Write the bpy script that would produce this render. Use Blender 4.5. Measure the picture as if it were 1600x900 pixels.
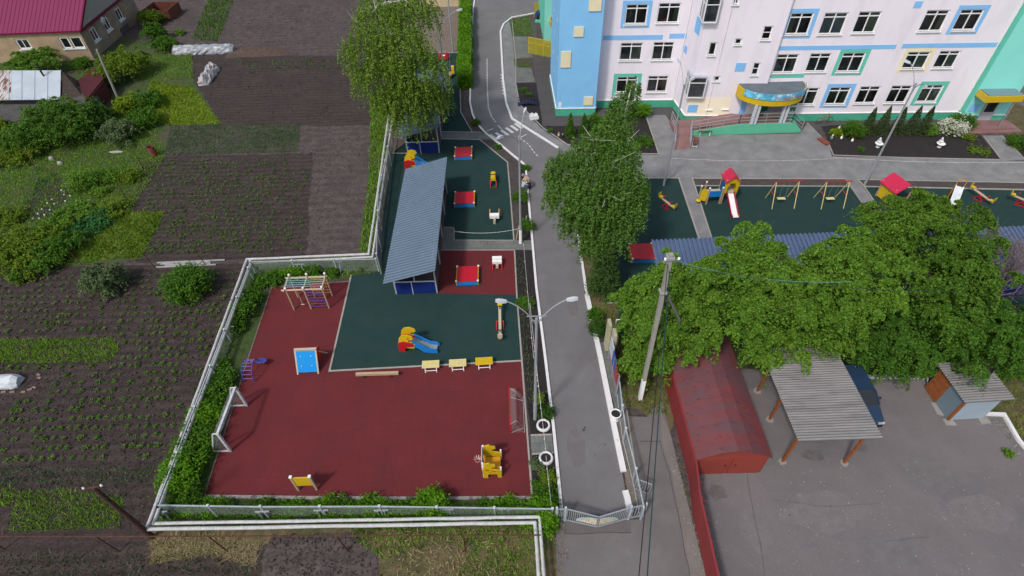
import bpy, math, random
import numpy as np
from mathutils import Vector, Matrix
R = math.radians
random.seed(7); RNG = np.random.default_rng(11)
S = bpy.context.scene
for o in list(bpy.data.objects): bpy.data.objects.remove(o)
COL = S.collection

# ---------------------------------------------------------------- camera
# survey of the place: the drone hovers 28 m up, X = east, Y = north
F, PPX, PPY, H = 885.0, 800.0, 450.0, 28.0
_D = Vector((26.0, -865.0, -F)).normalized()
_Z = -_D
_f = Vector((0, 0, -1)); _Y = (_f - _D * _f.dot(_D)).normalized(); _X = _Y.cross(_Z)
def _ray(x, y):
    r = Vector((x - PPX, PPY - y, -F)); return Vector((r.dot(_X), r.dot(_Y), r.dot(_Z)))
def G(x, y, z=0.0):
    r = _ray(x, y); t = (z - H) / r.z; return Vector((r.x * t, r.y * t, z))
def onY(x, y, Y):
    r = _ray(x, y); t = Y / r.y; return Vector((r.x * t, Y, H + r.z * t))
cam = bpy.data.cameras.new('camera'); cam.sensor_width = 36; cam.lens = 36 * F / 1600
cam.clip_end = 2000; cam.clip_start = 0.3
co = bpy.data.objects.new('camera', cam); COL.objects.link(co)
co.location = (0, 0, H)
M3 = Matrix(((_X.x, _X.y, _X.z), (_Y.x, _Y.y, _Y.z), (_Z.x, _Z.y, _Z.z)))
co.rotation_euler = M3.to_euler()
S.camera = co
S.render.resolution_x = 1024; S.render.resolution_y = 576

# ---------------------------------------------------------------- light
sv = Vector((-0.50, -0.62, 1.0)).normalized()           # towards the sun
w = bpy.data.worlds.new('World'); S.world = w; w.use_nodes = True
nt = w.node_tree; nt.nodes.clear()
sky = nt.nodes.new('ShaderNodeTexSky'); sky.sky_type = 'NISHITA'; sky.sun_disc = False
sky.sun_elevation = math.asin(sv.z); sky.sun_rotation = math.atan2(sv.x, sv.y)
sky.air_density = 1.0; sky.dust_density = 3.0; sky.ozone_density = 1.0
bg = nt.nodes.new('ShaderNodeBackground'); bg.inputs[1].default_value = 0.13
hs = nt.nodes.new('ShaderNodeHueSaturation'); hs.inputs['Saturation'].default_value = 0.62
ow = nt.nodes.new('ShaderNodeOutputWorld')
nt.links.new(sky.outputs[0], hs.inputs['Color']); nt.links.new(hs.outputs[0], bg.inputs[0]); nt.links.new(bg.outputs[0], ow.inputs[0])
sl = bpy.data.lights.new('sun', 'SUN'); sl.energy = 1.9; sl.angle = R(6); sl.color = (1.0, 0.955, 0.90)
so = bpy.data.objects.new('sun', sl); COL.objects.link(so)
so.rotation_euler = (-sv).to_track_quat('-Z', 'Y').to_euler()
S.view_settings.view_transform = 'Standard'; S.view_settings.look = 'None'
S.view_settings.exposure = 0.25; S.view_settings.gamma = 1
S.render.engine = 'CYCLES'
S.cycles.max_bounces = 5; S.cycles.transparent_max_bounces = 12

# ---------------------------------------------------------------- materials
def _mix(nt, a, b, fac):
    m = nt.nodes.new('ShaderNodeMix'); m.data_type = 'RGBA'
    for s, v in ((6, a), (7, b)):
        if isinstance(v, tuple): m.inputs[s].default_value = v
        else: nt.links.new(v, m.inputs[s])
    if isinstance(fac, float): m.inputs[0].default_value = fac
    else: nt.links.new(fac, m.inputs[0])
    return m.outputs[2]
def c4(c, k=1.0): return (min(c[0] * k, 0.88), min(c[1] * k, 0.88), min(c[2] * k, 0.88), 1)
MATS = {}
KA = 0.76            # albedo survey factor: colours below were noted under the photograph's light
def mat(name, col, rough=0.8, var=0.15, scale=3.0, col2=None, patch=None, fine=None, bump=0.0, bscale=20.0,
        metal=0.0, spec=0.3, stretch=None, island=False, furrow=None, tile=None):
    """procedural surface: base colour, soft noise variation, larger patches, fine grain, bump"""
    if name in MATS: return MATS[name]
    sc_ = lambda c: tuple(v * KA for v in c)
    col = sc_(col); patch = (sc_(patch[0]), *patch[1:]) if patch else None; fine = (sc_(fine[0]), *fine[1:]) if fine else None
    m = bpy.data.materials.new(name); m.use_nodes = True; nt = m.node_tree
    b = nt.nodes['Principled BSDF']; b.inputs['Roughness'].default_value = rough
    b.inputs['Metallic'].default_value = metal; b.inputs['Specular IOR Level'].default_value = spec
    tc = nt.nodes.new('ShaderNodeTexCoord'); vec = tc.outputs['Object']
    if stretch:
        mp = nt.nodes.new('ShaderNodeMapping'); mp.inputs['Scale'].default_value = stretch
        nt.links.new(vec, mp.inputs[0]); vec = mp.outputs[0]
    def noise(sc, det=5.0, rgh=0.6):
        n = nt.nodes.new('ShaderNodeTexNoise'); n.inputs['Scale'].default_value = sc
        n.inputs['Detail'].default_value = det; n.inputs['Roughness'].default_value = rgh
        nt.links.new(vec, n.inputs['Vector']); return n.outputs[0]
    def ramp(src, a, b_):
        r = nt.nodes.new('ShaderNodeMapRange'); r.inputs[1].default_value = a; r.inputs[2].default_value = b_
        nt.links.new(src, r.inputs[0]); return r.outputs[0]
    out = _mix(nt, c4(col, 1 - var), c4(col, 1 + var), ramp(noise(scale), 0.32, 0.68))
    if island:
        gi = nt.nodes.new('ShaderNodeNewGeometry')
        out = _mix(nt, out, c4(col2 or col, 1.0), ramp(gi.outputs['Random Per Island'], 0.2, 1.3))
    if patch:                                   # (colour, scale, lo, hi)
        out = _mix(nt, out, c4(patch[0]), ramp(noise(patch[1], 6.0, 0.62), patch[2], patch[3]))
    if fine:                                    # (colour, scale, lo, hi)
        out = _mix(nt, out, c4(fine[0]), ramp(noise(fine[1], 3.0, 0.7), fine[2], fine[3]))
    def times(src, lo, hi, a=0.0, b_=1.0):
        r = nt.nodes.new('ShaderNodeMapRange'); r.inputs[1].default_value = a; r.inputs[2].default_value = b_; r.inputs[3].default_value = lo; r.inputs[4].default_value = hi; nt.links.new(src, r.inputs[0])
        v = nt.nodes.new('ShaderNodeVectorMath'); v.operation = 'SCALE'; nt.links.new(out, v.inputs[0]); nt.links.new(r.outputs[0], v.inputs['Scale']); return v.outputs[0]
    if furrow:                                  # (scale, low, high): rows left by hoe and plough
        wv = nt.nodes.new('ShaderNodeTexWave'); wv.bands_direction = 'Y'; wv.inputs['Scale'].default_value = furrow[0]; wv.inputs['Distortion'].default_value = 3.5; wv.inputs['Detail'].default_value = 3; wv.inputs['Detail Scale'].default_value = 0.6
        nt.links.new(tc.outputs['Object'], wv.inputs['Vector']); out = times(wv.outputs['Fac'], furrow[1], furrow[2])
    if tile:                                    # (size, seam darkness): square tiles laid edge to edge
        bt = nt.nodes.new('ShaderNodeTexBrick'); bt.offset = 0.0; bt.inputs['Scale'].default_value = 1.0; bt.inputs['Brick Width'].default_value = tile[0]; bt.inputs['Row Height'].default_value = tile[0]; bt.inputs['Mortar Size'].default_value = 0.012
        bt.inputs['Color1'].default_value = (1, 1, 1, 1); bt.inputs['Color2'].default_value = (0.9, 0.9, 0.9, 1); bt.inputs['Mortar'].default_value = (0, 0, 0, 1); nt.links.new(tc.outputs['Object'], bt.inputs[0]); out = times(bt.outputs[0], tile[1], 1.0)
    nt.links.new(out, b.inputs['Base Color'])
    if bump:
        bp = nt.nodes.new('ShaderNodeBump'); bp.inputs['Strength'].default_value = bump; bp.inputs['Distance'].default_value = 0.06
        nt.links.new(noise(bscale, 6.0, 0.7), bp.inputs['Height']); nt.links.new(bp.outputs[0], b.inputs['Normal'])
    MATS[name] = m; return m
def leafmat(name, col, col2, trans=0.35, clump=0.5):
    if name in MATS: return MATS[name]
    m = bpy.data.materials.new(name); m.use_nodes = True; nt = m.node_tree
    b = nt.nodes['Principled BSDF']; b.inputs['Roughness'].default_value = 0.55; b.inputs['Specular IOR Level'].default_value = 0.12
    gi = nt.nodes.new('ShaderNodeNewGeometry'); tc = nt.nodes.new('ShaderNodeTexCoord')
    n = nt.nodes.new('ShaderNodeTexNoise'); n.inputs['Scale'].default_value = clump; n.inputs['Detail'].default_value = 4
    nt.links.new(tc.outputs['Object'], n.inputs['Vector'])
    a = nt.nodes.new('ShaderNodeMath'); a.operation = 'ADD'; nt.links.new(gi.outputs['Random Per Island'], a.inputs[0]); nt.links.new(n.outputs[0], a.inputs[1])
    r = nt.nodes.new('ShaderNodeMapRange'); r.inputs[1].default_value = 0.4; r.inputs[2].default_value = 1.6; nt.links.new(a.outputs[0], r.inputs[0])
    c = _mix(nt, c4(col), c4(col2), r.outputs[0]); nt.links.new(c, b.inputs['Base Color'])
    t = nt.nodes.new('ShaderNodeBsdfTranslucent'); nt.links.new(c, t.inputs[0])
    ms = nt.nodes.new('ShaderNodeMixShader'); ms.inputs[0].default_value = trans
    nt.links.new(b.outputs[0], ms.inputs[1]); nt.links.new(t.outputs[0], ms.inputs[2])
    nt.links.new(ms.outputs[0], nt.nodes['Material Output'].inputs[0])
    MATS[name] = m; return m
def meshmat(name, col, open_=0.75, cell=None):
    """wire netting too fine to see: partly transparent surface"""
    if name in MATS: return MATS[name]
    m = bpy.data.materials.new(name); m.use_nodes = True; nt = m.node_tree
    b = nt.nodes['Principled BSDF']; b.inputs['Base Color'].default_value = c4(col); b.inputs['Roughness'].default_value = 0.6
    t = nt.nodes.new('ShaderNodeBsdfTransparent'); ms = nt.nodes.new('ShaderNodeMixShader'); ms.inputs[0].default_value = open_
    nt.links.new(b.outputs[0], ms.inputs[1]); nt.links.new(t.outputs[0], ms.inputs[2])
    nt.links.new(ms.outputs[0], nt.nodes['Material Output'].inputs[0]); MATS[name] = m; return m
def glassmat(name='window_glass', tint=(0.66, 0.70, 0.70), clear=0.72):
    if name in MATS: return MATS[name]
    m = bpy.data.materials.new(name); m.use_nodes = True; nt = m.node_tree; nt.nodes.remove(nt.nodes['Principled BSDF'])
    g = nt.nodes.new('ShaderNodeBsdfGlossy'); g.inputs['Roughness'].default_value = 0.04; g.inputs[0].default_value = (0.8, 0.85, 0.9, 1)
    t = nt.nodes.new('ShaderNodeBsdfTransparent'); t.inputs[0].default_value = c4(tint)
    f = nt.nodes.new('ShaderNodeFresnel'); f.inputs[0].default_value = 2.2
    ms = nt.nodes.new('ShaderNodeMixShader')
    nt.links.new(f.outputs[0], ms.inputs[0]); nt.links.new(t.outputs[0], ms.inputs[1]); nt.links.new(g.outputs[0], ms.inputs[2])
    nt.links.new(ms.outputs[0], nt.nodes['Material Output'].inputs[0]); MATS[name] = m; return m
def brickmat(name, c1, c2, mortar, sc=1.0, w=0.25, h=0.12, ms=0.01, flat=False, bump=0.2, mapping=None):
    """blocks or pavers; flat = laid on the ground"""
    if name in MATS: return MATS[name]
    c1, c2, mortar = [tuple(v * KA for v in c) for c in (c1, c2, mortar)]
    m = bpy.data.materials.new(name); m.use_nodes = True; nt = m.node_tree
    b = nt.nodes['Principled BSDF']; b.inputs['Roughness'].default_value = 0.88
    tc = nt.nodes.new('ShaderNodeTexCoord'); mp = nt.nodes.new('ShaderNodeMapping')
    nt.links.new(tc.outputs['Object'], mp.inputs[0])
    if not flat: mp.inputs['Rotation'].default_value = (R(90), 0, 0) if mapping is None else mapping
    br = nt.nodes.new('ShaderNodeTexBrick'); nt.links.new(mp.outputs[0], br.inputs[0])
    br.inputs['Scale'].default_value = sc; br.inputs['Brick Width'].default_value = w; br.inputs['Row Height'].default_value = h
    br.inputs['Mortar Size'].default_value = ms; br.inputs['Color1'].default_value = c4(c1); br.inputs['Color2'].default_value = c4(c2); br.inputs['Mortar'].default_value = c4(mortar)
    n = nt.nodes.new('ShaderNodeTexNoise'); n.inputs['Scale'].default_value = 0.9; n.inputs['Detail'].default_value = 6; nt.links.new(tc.outputs['Object'], n.inputs['Vector'])
    r = nt.nodes.new('ShaderNodeMapRange'); r.inputs[1].default_value = .3; r.inputs[2].default_value = .7; r.inputs[3].default_value = 0.8; r.inputs[4].default_value = 1.15; nt.links.new(n.outputs[0], r.inputs[0])
    mm = nt.nodes.new('ShaderNodeVectorMath'); mm.operation = 'SCALE'; nt.links.new(br.outputs[0], mm.inputs[0]); nt.links.new(r.outputs[0], mm.inputs['Scale'])
    nt.links.new(mm.outputs[0], b.inputs['Base Color']); MATS[name] = m; return m

def srgb(r, g, b, k=1.0):
    f = lambda v: ((v / 255 + 0.055) / 1.055) ** 2.4 if v > 10 else v / 255 / 12.92
    return (f(r) * k, f(g) * k, f(b) * k)
# ground
SOIL = mat('soil_dark', (0.061, 0.044, 0.040), 0.95, 0.35, 1.6, patch=((0.080, 0.059, 0.053), 0.35, 0.45, 0.70), fine=((0.024, 0.019, 0.020), 5.0, 0.50, 0.66), bump=1.0, bscale=5.0, stretch=(1, 1.9, 1), furrow=(0.5, 0.82, 1.12))
SOIL2 = mat('soil_light', (0.112, 0.089, 0.083), 0.95, 0.30, 1.4, patch=((0.078, 0.062, 0.062), 0.3, 0.48, 0.70), fine=((0.050, 0.039, 0.040), 5.5, 0.49, 0.66), bump=1.0, bscale=6.0, furrow=(0.35, 0.9, 1.06))
SOILP = mat('soil_path', (0.085, 0.07, 0.068), 0.95, 0.2, 2.0, fine=((0.045, 0.036, 0.036), 10, 0.52, 0.72), bump=0.7, bscale=12)
BED = mat('bed_soil', (0.030, 0.025, 0.026), 0.95, 0.3, 4.0, fine=((0.06, 0.052, 0.05), 14, 0.56, 0.75), bump=0.9, bscale=16)
SANDY = mat('sandy_ground', (0.215, 0.17, 0.14), 0.95, 0.12, 1.5, patch=((0.12, 0.13, 0.07), 0.9, 0.58, 0.75), fine=((0.12, 0.095, 0.08), 10, 0.55, 0.75), bump=0.5)
LAWN = mat('lawn', (0.060, 0.105, 0.024), 0.95, 0.35, 1.8, patch=((0.10, 0.082, 0.055), 0.4, 0.46, 0.64), fine=((0.03, 0.055, 0.015), 8, 0.5, 0.7), bump=0.8, bscale=9)
LAWN2 = mat('lawn_yellow', (0.13, 0.19, 0.022), 0.95, 0.25, 2.5, fine=((0.05, 0.07, 0.012), 9, 0.5, 0.7), bump=0.8, bscale=9)
DRY = mat('dry_grass_ground', (0.155, 0.125, 0.06), 0.95, 0.3, 2.0, patch=((0.06, 0.085, 0.025), 0.55, 0.48, 0.66), fine=((0.08, 0.065, 0.035), 9, 0.5, 0.7), bump=0.9, bscale=9)
ASPH = mat('asphalt_grey', (0.190, 0.183, 0.190), 0.9, 0.07, 0.6, patch=((0.225, 0.22, 0.222), 0.28, 0.5, 0.72), fine=((0.125, 0.118, 0.118), 22, 0.55, 0.75), bump=0.25, bscale=60)
ASPH2 = mat('asphalt_lot', (0.190, 0.172, 0.176), 0.92, 0.08, 0.45, patch=((0.150, 0.140, 0.150), 0.22, 0.5, 0.7), fine=((0.29, 0.275, 0.27), 9, 0.60, 0.78), bump=0.35, bscale=40)
ASPH3 = mat('asphalt_dark', (0.095, 0.088, 0.092), 0.92, 0.1, 1.0, fine=((0.13, 0.12, 0.12), 18, 0.58, 0.75), bump=0.3, bscale=40)
REDR = mat('red_rubber', srgb(115, 49, 52), 0.92, 0.07, 0.5, patch=(srgb(103, 48, 52), 0.6, 0.42, 0.75), fine=(srgb(88, 38, 44), 26, 0.52, 0.75), bump=0.15, bscale=60, spec=0.15, tile=(0.5, 0.88))
GRNR = mat('green_rubber', srgb(40, 68, 66), 0.92, 0.08, 0.5, patch=(srgb(50, 70, 66), 0.7, 0.45, 0.75), fine=(srgb(30, 50, 50), 26, 0.5, 0.75), bump=0.15, bscale=60, spec=0.15)
PAVE = brickmat('grey_pavers', srgb(146, 145, 146), srgb(136, 136, 138), srgb(110, 110, 110), 1.0, 0.30, 0.15, 0.012, flat=True)
PAVE2 = brickmat('dark_pavers', srgb(112, 116, 114), srgb(120, 122, 118), srgb(92, 94, 92), 1.0, 0.5, 0.5, 0.015, flat=True)
CONC = mat('concrete', (0.33, 0.32, 0.30), 0.9, 0.1, 2.0, fine=((0.22, 0.21, 0.2), 14, 0.55, 0.78), bump=0.2)
KERB = mat('kerb_white', (0.86, 0.85, 0.86), 0.8, 0.06, 2.0, fine=((0.42, 0.41, 0.40), 5, 0.62, 0.8))
KERBG = mat('kerb_grey', (0.40, 0.38, 0.35), 0.85, 0.1, 2.0, fine=((0.25, 0.24, 0.22), 8, 0.55, 0.8))
PAINT = mat('road_paint', (0.70, 0.70, 0.70), 0.8, 0.08, 3.0, fine=((0.30, 0.29, 0.29), 10, 0.55, 0.75))
# objects
def paint(name, c, rough=0.45, var=0.05): return mat(name, c, rough, var, 3.0, spec=0.4)
WHITE = paint('white_paint', (1.02, 1.02, 1.02)); GREYM = paint('grey_metal', (0.36, 0.38, 0.40), 0.4); GALV = mat('galvanised', (0.42, 0.45, 0.48), 0.45, 0.08, 2, metal=0.2)
YEL = paint('yellow_paint', (0.72, 0.50, 0.012)); REDP = paint('red_paint', (0.55, 0.012, 0.022)); CRIM = paint('crimson_lid', (0.60, 0.008, 0.030)); BLUE = paint('bright_blue', (0.012, 0.24, 0.68))
NAVY = mat('navy_sheet', (0.010, 0.028, 0.19), 0.5, 0.15, 1.5); BLACKM = paint('black_metal', (0.02, 0.02, 0.022)); WOOD = mat('light_wood', (0.52, 0.38, 0.24), 0.7, 0.12, 6, stretch=(1, 1, 4))
WOODP = mat('pale_wood', (0.60, 0.50, 0.36), 0.7, 0.1, 6); PURP = paint('violet_paint', (0.06, 0.07, 0.36)); PINK = paint('pink_roof', (0.62, 0.02, 0.08)); ORNG = paint('orange_yellow', (0.72, 0.33, 0.015))
PALEY = mat('pale_yellow_slats', (0.78, 0.68, 0.30), 0.6, 0.1, 12); RUST = mat('rust_brown', (0.10, 0.042, 0.026), 0.8, 0.3, 4, fine=((0.18, 0.07, 0.03), 8, 0.55, 0.75)); DRED = mat('dark_red_sheet', (0.085, 0.012, 0.014), 0.7, 0.2, 3)
ROOFB = mat('roof_blue_grey', srgb(112, 132, 152), 0.55, 0.06, 0.8, spec=0.25); ROOFB2 = mat('roof_dull_blue', srgb(92, 112, 146), 0.55, 0.1, 0.8)
SLATE = mat('asbestos_sheet', (0.27, 0.26, 0.26), 0.9, 0.14, 1.0, patch=((0.18, 0.17, 0.175), 0.8, 0.48, 0.7), fine=((0.36, 0.35, 0.34), 10, 0.58, 0.76), bump=0.2, stretch=(0.5, 3, 1))
GREDR = mat('garage_roof_red', srgb(130, 66, 68), 0.75, 0.12, 0.8, patch=(srgb(106, 76, 82), 0.55, 0.38, 0.60), fine=(srgb(84, 52, 56), 3.5, 0.58, 0.74), stretch=(0.7, 1.6, 1))
GREDW = mat('garage_wall_red', srgb(152, 66, 56), 0.65, 0.08, 1.5); FRED = mat('fence_wall_red', srgb(142, 54, 56), 0.65, 0.08, 1.0)
ORBR = mat('orange_brown_steel', (0.33, 0.105, 0.035), 0.6, 0.15, 4); GBLU = mat('grey_blue_sheet', srgb(120, 140, 152), 0.55, 0.06, 1); GBLU2 = mat('pale_blue_sheet', srgb(168, 186, 200), 0.5, 0.05, 1)
MAGR = mat('magenta_roof', srgb(132, 38, 84), 0.45, 0.04, 0.6); MAGR2 = mat('magenta_trim', srgb(120, 18, 62), 0.5, 0.05, 1); DARK = mat('dark_inside', (0.42, 0.40, 0.40), 0.9, 0.5, 1.3)
FILM = mat('plastic_film', (0.34, 0.37, 0.40), 0.25, 0.18, 2.5, fine=((0.60, 0.62, 0.66), 5, 0.56, 0.72), bump=0.9, bscale=5, spec=0.6); FILMW = mat('white_film', (0.50, 0.47, 0.48), 0.35, 0.12, 2.5, bump=0.8, bscale=4)
PIPEW = mat('pipe_wrap_white', (0.60, 0.60, 0.60), 0.6, 0.14, 3, fine=((0.34, 0.34, 0.34), 7, 0.58, 0.78), bump=0.4, bscale=6)
RAMPP = brickmat('pink_pavers', srgb(160, 118, 116), srgb(146, 108, 108), srgb(120, 92, 92), 1.0, 0.2, 0.1, 0.01, flat=True)
CRACK = mat('crack_filler', (0.085, 0.08, 0.08), 0.9, 0.2, 3)
BARK = mat('bark_brown', (0.09, 0.07, 0.055), 0.9, 0.3, 4, bump=0.6); BIRCH = mat('birch_bark', (0.62, 0.60, 0.56), 0.8, 0.12, 3, fine=((0.05, 0.045, 0.04), 2.2, 0.60, 0.66), stretch=(1, 1, 2.2)); TWIG = mat('grey_twig', (0.20, 0.16, 0.17), 0.9, 0.25, 5)
NET = meshmat('netting', (0.50, 0.51, 0.51), 0.86); CHAIN = meshmat('chain_link', (0.33, 0.37, 0.36), 0.72); CHAIN2 = meshmat('chain_link_dense', (0.36, 0.40, 0.36), 0.55)
GLASS = glassmat(); CARG = paint('car_glass', (0.03, 0.034, 0.042), 0.08); CARB = paint('car_blue', (0.024, 0.052, 0.105), 0.3); RUB = paint('tyre_rubber', (0.02, 0.02, 0.02), 0.85)
# leaves
L_BRIGHT = leafmat('leaf_bright', (0.056, 0.146, 0.016), (0.185, 0.330, 0.034)); L_MID = leafmat('leaf_mid', (0.034, 0.105, 0.010), (0.105, 0.225, 0.018)); L_DARK = leafmat('leaf_dark', (0.022, 0.065, 0.012), (0.065, 0.145, 0.02))
L_BIRCHC = leafmat('leaf_birch', (0.05, 0.125, 0.02), (0.145, 0.27, 0.045)); L_BIRCHL = leafmat('leaf_birch_left', (0.080, 0.155, 0.018), (0.22, 0.34, 0.045)); L_YEL = leafmat('leaf_yellow', (0.12, 0.20, 0.012), (0.27, 0.38, 0.02))
L_GREY = leafmat('leaf_silver', (0.07, 0.11, 0.045), (0.17, 0.24, 0.10)); L_CON = leafmat('needle_green', (0.03, 0.075, 0.018), (0.075, 0.135, 0.03), 0.2); L_HEDGE = leafmat('leaf_hedge', (0.06, 0.17, 0.008), (0.15, 0.33, 0.012))
L_THUJA = leafmat('thuja_green', (0.03, 0.055, 0.016), (0.07, 0.10, 0.03), 0.15); PETALW = leafmat('petal_white', (0.5, 0.52, 0.42), (0.75, 0.75, 0.65)); L_CROP = leafmat('leaf_crop', (0.06, 0.12, 0.02), (0.14, 0.23, 0.045)); L_GRASS = leafmat('grass_blade', (0.10, 0.21, 0.020), (0.24, 0.40, 0.045), 0.4)
L_DULL = leafmat('leaf_dull', (0.07, 0.10, 0.05), (0.12, 0.155, 0.075)); L_SEED = leafmat('leaf_seedling', (0.06, 0.12, 0.045), (0.12, 0.20, 0.075)); STRAW = leafmat('straw', (0.16, 0.13, 0.06), (0.36, 0.30, 0.16), 0.1); L_OLIVE = leafmat('leaf_olive', (0.07, 0.14, 0.012), (0.19, 0.28, 0.022)); L_TEAL = leafmat('leaf_teal', (0.03, 0.12, 0.03), (0.07, 0.22, 0.06))

# ---------------------------------------------------------------- mesh helpers
class MB:
    def __init__(s): s.v = []; s.f = []; s.m = []
    def add(s, vs, fs, m=0):
        k = len(s.v); s.v += [tuple(v) for v in vs]; s.f += [tuple(i + k for i in f) for f in fs]; s.m += [m] * len(fs); return s
    def box(s, x0, x1, y0, y1, z0, z1, m=0):
        return s.add([(x0, y0, z0), (x1, y0, z0), (x1, y1, z0), (x0, y1, z0), (x0, y0, z1), (x1, y0, z1), (x1, y1, z1), (x0, y1, z1)],
                     [(0, 3, 2, 1), (4, 5, 6, 7), (0, 1, 5, 4), (1, 2, 6, 5), (2, 3, 7, 6), (3, 0, 4, 7)], m)
    def cbox(s, c, d, m=0):
        return s.box(c[0] - d[0] / 2, c[0] + d[0] / 2, c[1] - d[1] / 2, c[1] + d[1] / 2, c[2] - d[2] / 2, c[2] + d[2] / 2, m)
    def beam(s, p, q, w, h=None, m=0, up=(0, 0, 1)):
        p, q = Vector(p), Vector(q); h = h or w; d = (q - p).normalized(); up = Vector(up)
        if abs(d.dot(up)) > 0.98: up = Vector((0, 1, 0))
        a = d.cross(up).normalized() * w / 2; b = a.cross(d).normalized() * h / 2
        vs = [e + i * a + j * b for e in (p, q) for i, j in ((-1, -1), (1, -1), (1, 1), (-1, 1))]
        return s.add(vs, [(0, 1, 2, 3), (7, 6, 5, 4), (0, 4, 5, 1), (1, 5, 6, 2), (2, 6, 7, 3), (3, 7, 4, 0)], m)
    def tube(s, pts, r, n=8, m=0, cap=True):
        pts = [Vector(p) for p in pts]; rs = r if isinstance(r, (list, tuple)) else [r] * len(pts)
        vs = []; N = len(pts)
        for i, p in enumerate(pts):
            d = (pts[min(i + 1, N - 1)] - pts[max(i - 1, 0)]).normalized()
            u = Vector((0, 0, 1)) if abs(d.z) < 0.9 else Vector((1, 0, 0))
            a = d.cross(u).normalized(); b = a.cross(d)
            for k in range(n):
                t = 2 * math.pi * k / n; vs.append(p + (a * math.cos(t) + b * math.sin(t)) * rs[i])
        fs = [(i * n + k, i * n + (k + 1) % n, (i + 1) * n + (k + 1) % n, (i + 1) * n + k) for i in range(N - 1) for k in range(n)]
        if cap: fs += [tuple(range(n - 1, -1, -1)), tuple((N - 1) * n + k for k in range(n))]
        return s.add(vs, fs, m)
    def prism(s, poly, z0, z1, m=0):
        n = len(poly); vs = [(p[0], p[1], z0) for p in poly] + [(p[0], p[1], z1) for p in poly]
        return s.add(vs, [tuple(range(n - 1, -1, -1)), tuple(range(n, 2 * n))] + [(i, (i + 1) % n, n + (i + 1) % n, n + i) for i in range(n)], m)
    def plate(s, poly, o, u, v, t, m=0):
        """outline poly in the (u,v) plane at o, thickness t along u x v"""
        o, u, v = Vector(o), Vector(u).normalized(), Vector(v).normalized(); nn = u.cross(v) * t; n = len(poly)
        vs = [o + u * a + v * b for a, b in poly] + [o + u * a + v * b + nn for a, b in poly]
        return s.add(vs, [tuple(range(n - 1, -1, -1)), tuple(range(n, 2 * n))] + [(i, (i + 1) % n, n + (i + 1) % n, n + i) for i in range(n)], m)
    def lathe(s, prof, c=(0, 0, 0), n=20, m=0):
        vs = []; P = len(prof)
        for r, z in prof:
            for k in range(n):
                t = 2 * math.pi * k / n; vs.append((c[0] + r * math.cos(t), c[1] + r * math.sin(t), c[2] + z))
        return s.add(vs, [(i * n + k, i * n + (k + 1) % n, (i + 1) * n + (k + 1) % n, (i + 1) * n + k) for i in range(P - 1) for k in range(n)], m)
    def ball(s, c, r, n=10, m=0, sc=(1, 1, 1)):
        vs = []; K = n // 2 + 1
        for i in range(K + 1):
            ph = math.pi * i / K
            for k in range(n):
                t = 2 * math.pi * k / n
                vs.append((c[0] + r * sc[0] * math.sin(ph) * math.cos(t), c[1] + r * sc[1] * math.sin(ph) * math.sin(t), c[2] + r * sc[2] * math.cos(ph)))
        return s.add(vs, [(i * n + k, (i + 1) * n + k, (i + 1) * n + (k + 1) % n, i * n + (k + 1) % n) for i in range(K) for k in range(n)], m)
    def mesh(s, name, mats):
        me = bpy.data.meshes.new(name); me.from_pydata(s.v, [], s.f); me.update()
        for x in (mats if isinstance(mats, (list, tuple)) else [mats]): me.materials.append(x)
        if any(s.m): me.polygons.foreach_set('material_index', s.m)
        return me
    def build(s, name, mats, parent=None, label=None, smooth=False):
        me = s.mesh(name, mats)
        if smooth: me.polygons.foreach_set('use_smooth', [True] * len(me.polygons))
        o = bpy.data.objects.new(name, me); COL.objects.link(o)
        if parent is not None: o.parent = parent
        if label: o['label'] = label
        return o
def thing(name, label, cat, loc=(0, 0, 0), rz=0.0, group=None):
    o = bpy.data.objects.new(name, None); o.empty_display_size = 0.3; COL.objects.link(o)
    o.location = Vector(loc); o.rotation_euler = (0, 0, rz); o['label'] = label; o['category'] = cat
    if group: o['group'] = group
    return o
def tag(o, label, cat, group=None, kind=None):
    if label: o['label'] = label
    if cat: o['category'] = cat
    if group: o['group'] = group
    if kind: o['kind'] = kind
    return o
def dup(root, loc, rz=None, label=None):
    def cp(o, par):
        c = o.copy(); COL.objects.link(c); c.parent = par
        for ch in o.children: cp(ch, c)
        return c
    r = cp(root, None); r.location = Vector(loc)
    if rz is not None: r.rotation_euler = (0, 0, rz)
    if label: r['label'] = label
    return r
def jitter(pts, amp, step):
    out = []
    for i in range(len(pts)):
        a, b = Vector(pts[i][:2]), Vector(pts[(i + 1) % len(pts)][:2]); n = max(1, int((b - a).length / step))
        for k in range(n):
            p = a.lerp(b, k / n); out.append((p.x + random.uniform(-amp, amp), p.y + random.uniform(-amp, amp)))
    return out
def sheet(name, px, z, m, jit=0.0, kind='structure', step=0.5, world=False, label=None):
    pts = [tuple(p) for p in px] if world else [tuple(G(*p)[:2]) for p in px]
    if jit: pts = jitter(pts, jit, step)
    me = bpy.data.meshes.new(name)
    # thin slab: top at z, so neighbouring surfaces read as laid material
    import mathutils.geometry as mg
    tri = mg.tessellate_polygon([[Vector((p[0], p[1], 0)) for p in pts]])
    me.from_pydata([(p[0], p[1], z) for p in pts], [], [tuple(t) for t in tri]); me.update()
    if me.polygons and sum(p.normal.z for p in me.polygons) < 0: me.flip_normals()
    me.materials.append(m)
    o = bpy.data.objects.new(name, me); COL.objects.link(o); o['kind'] = kind
    if label: o['label'] = label
    return o
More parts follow.
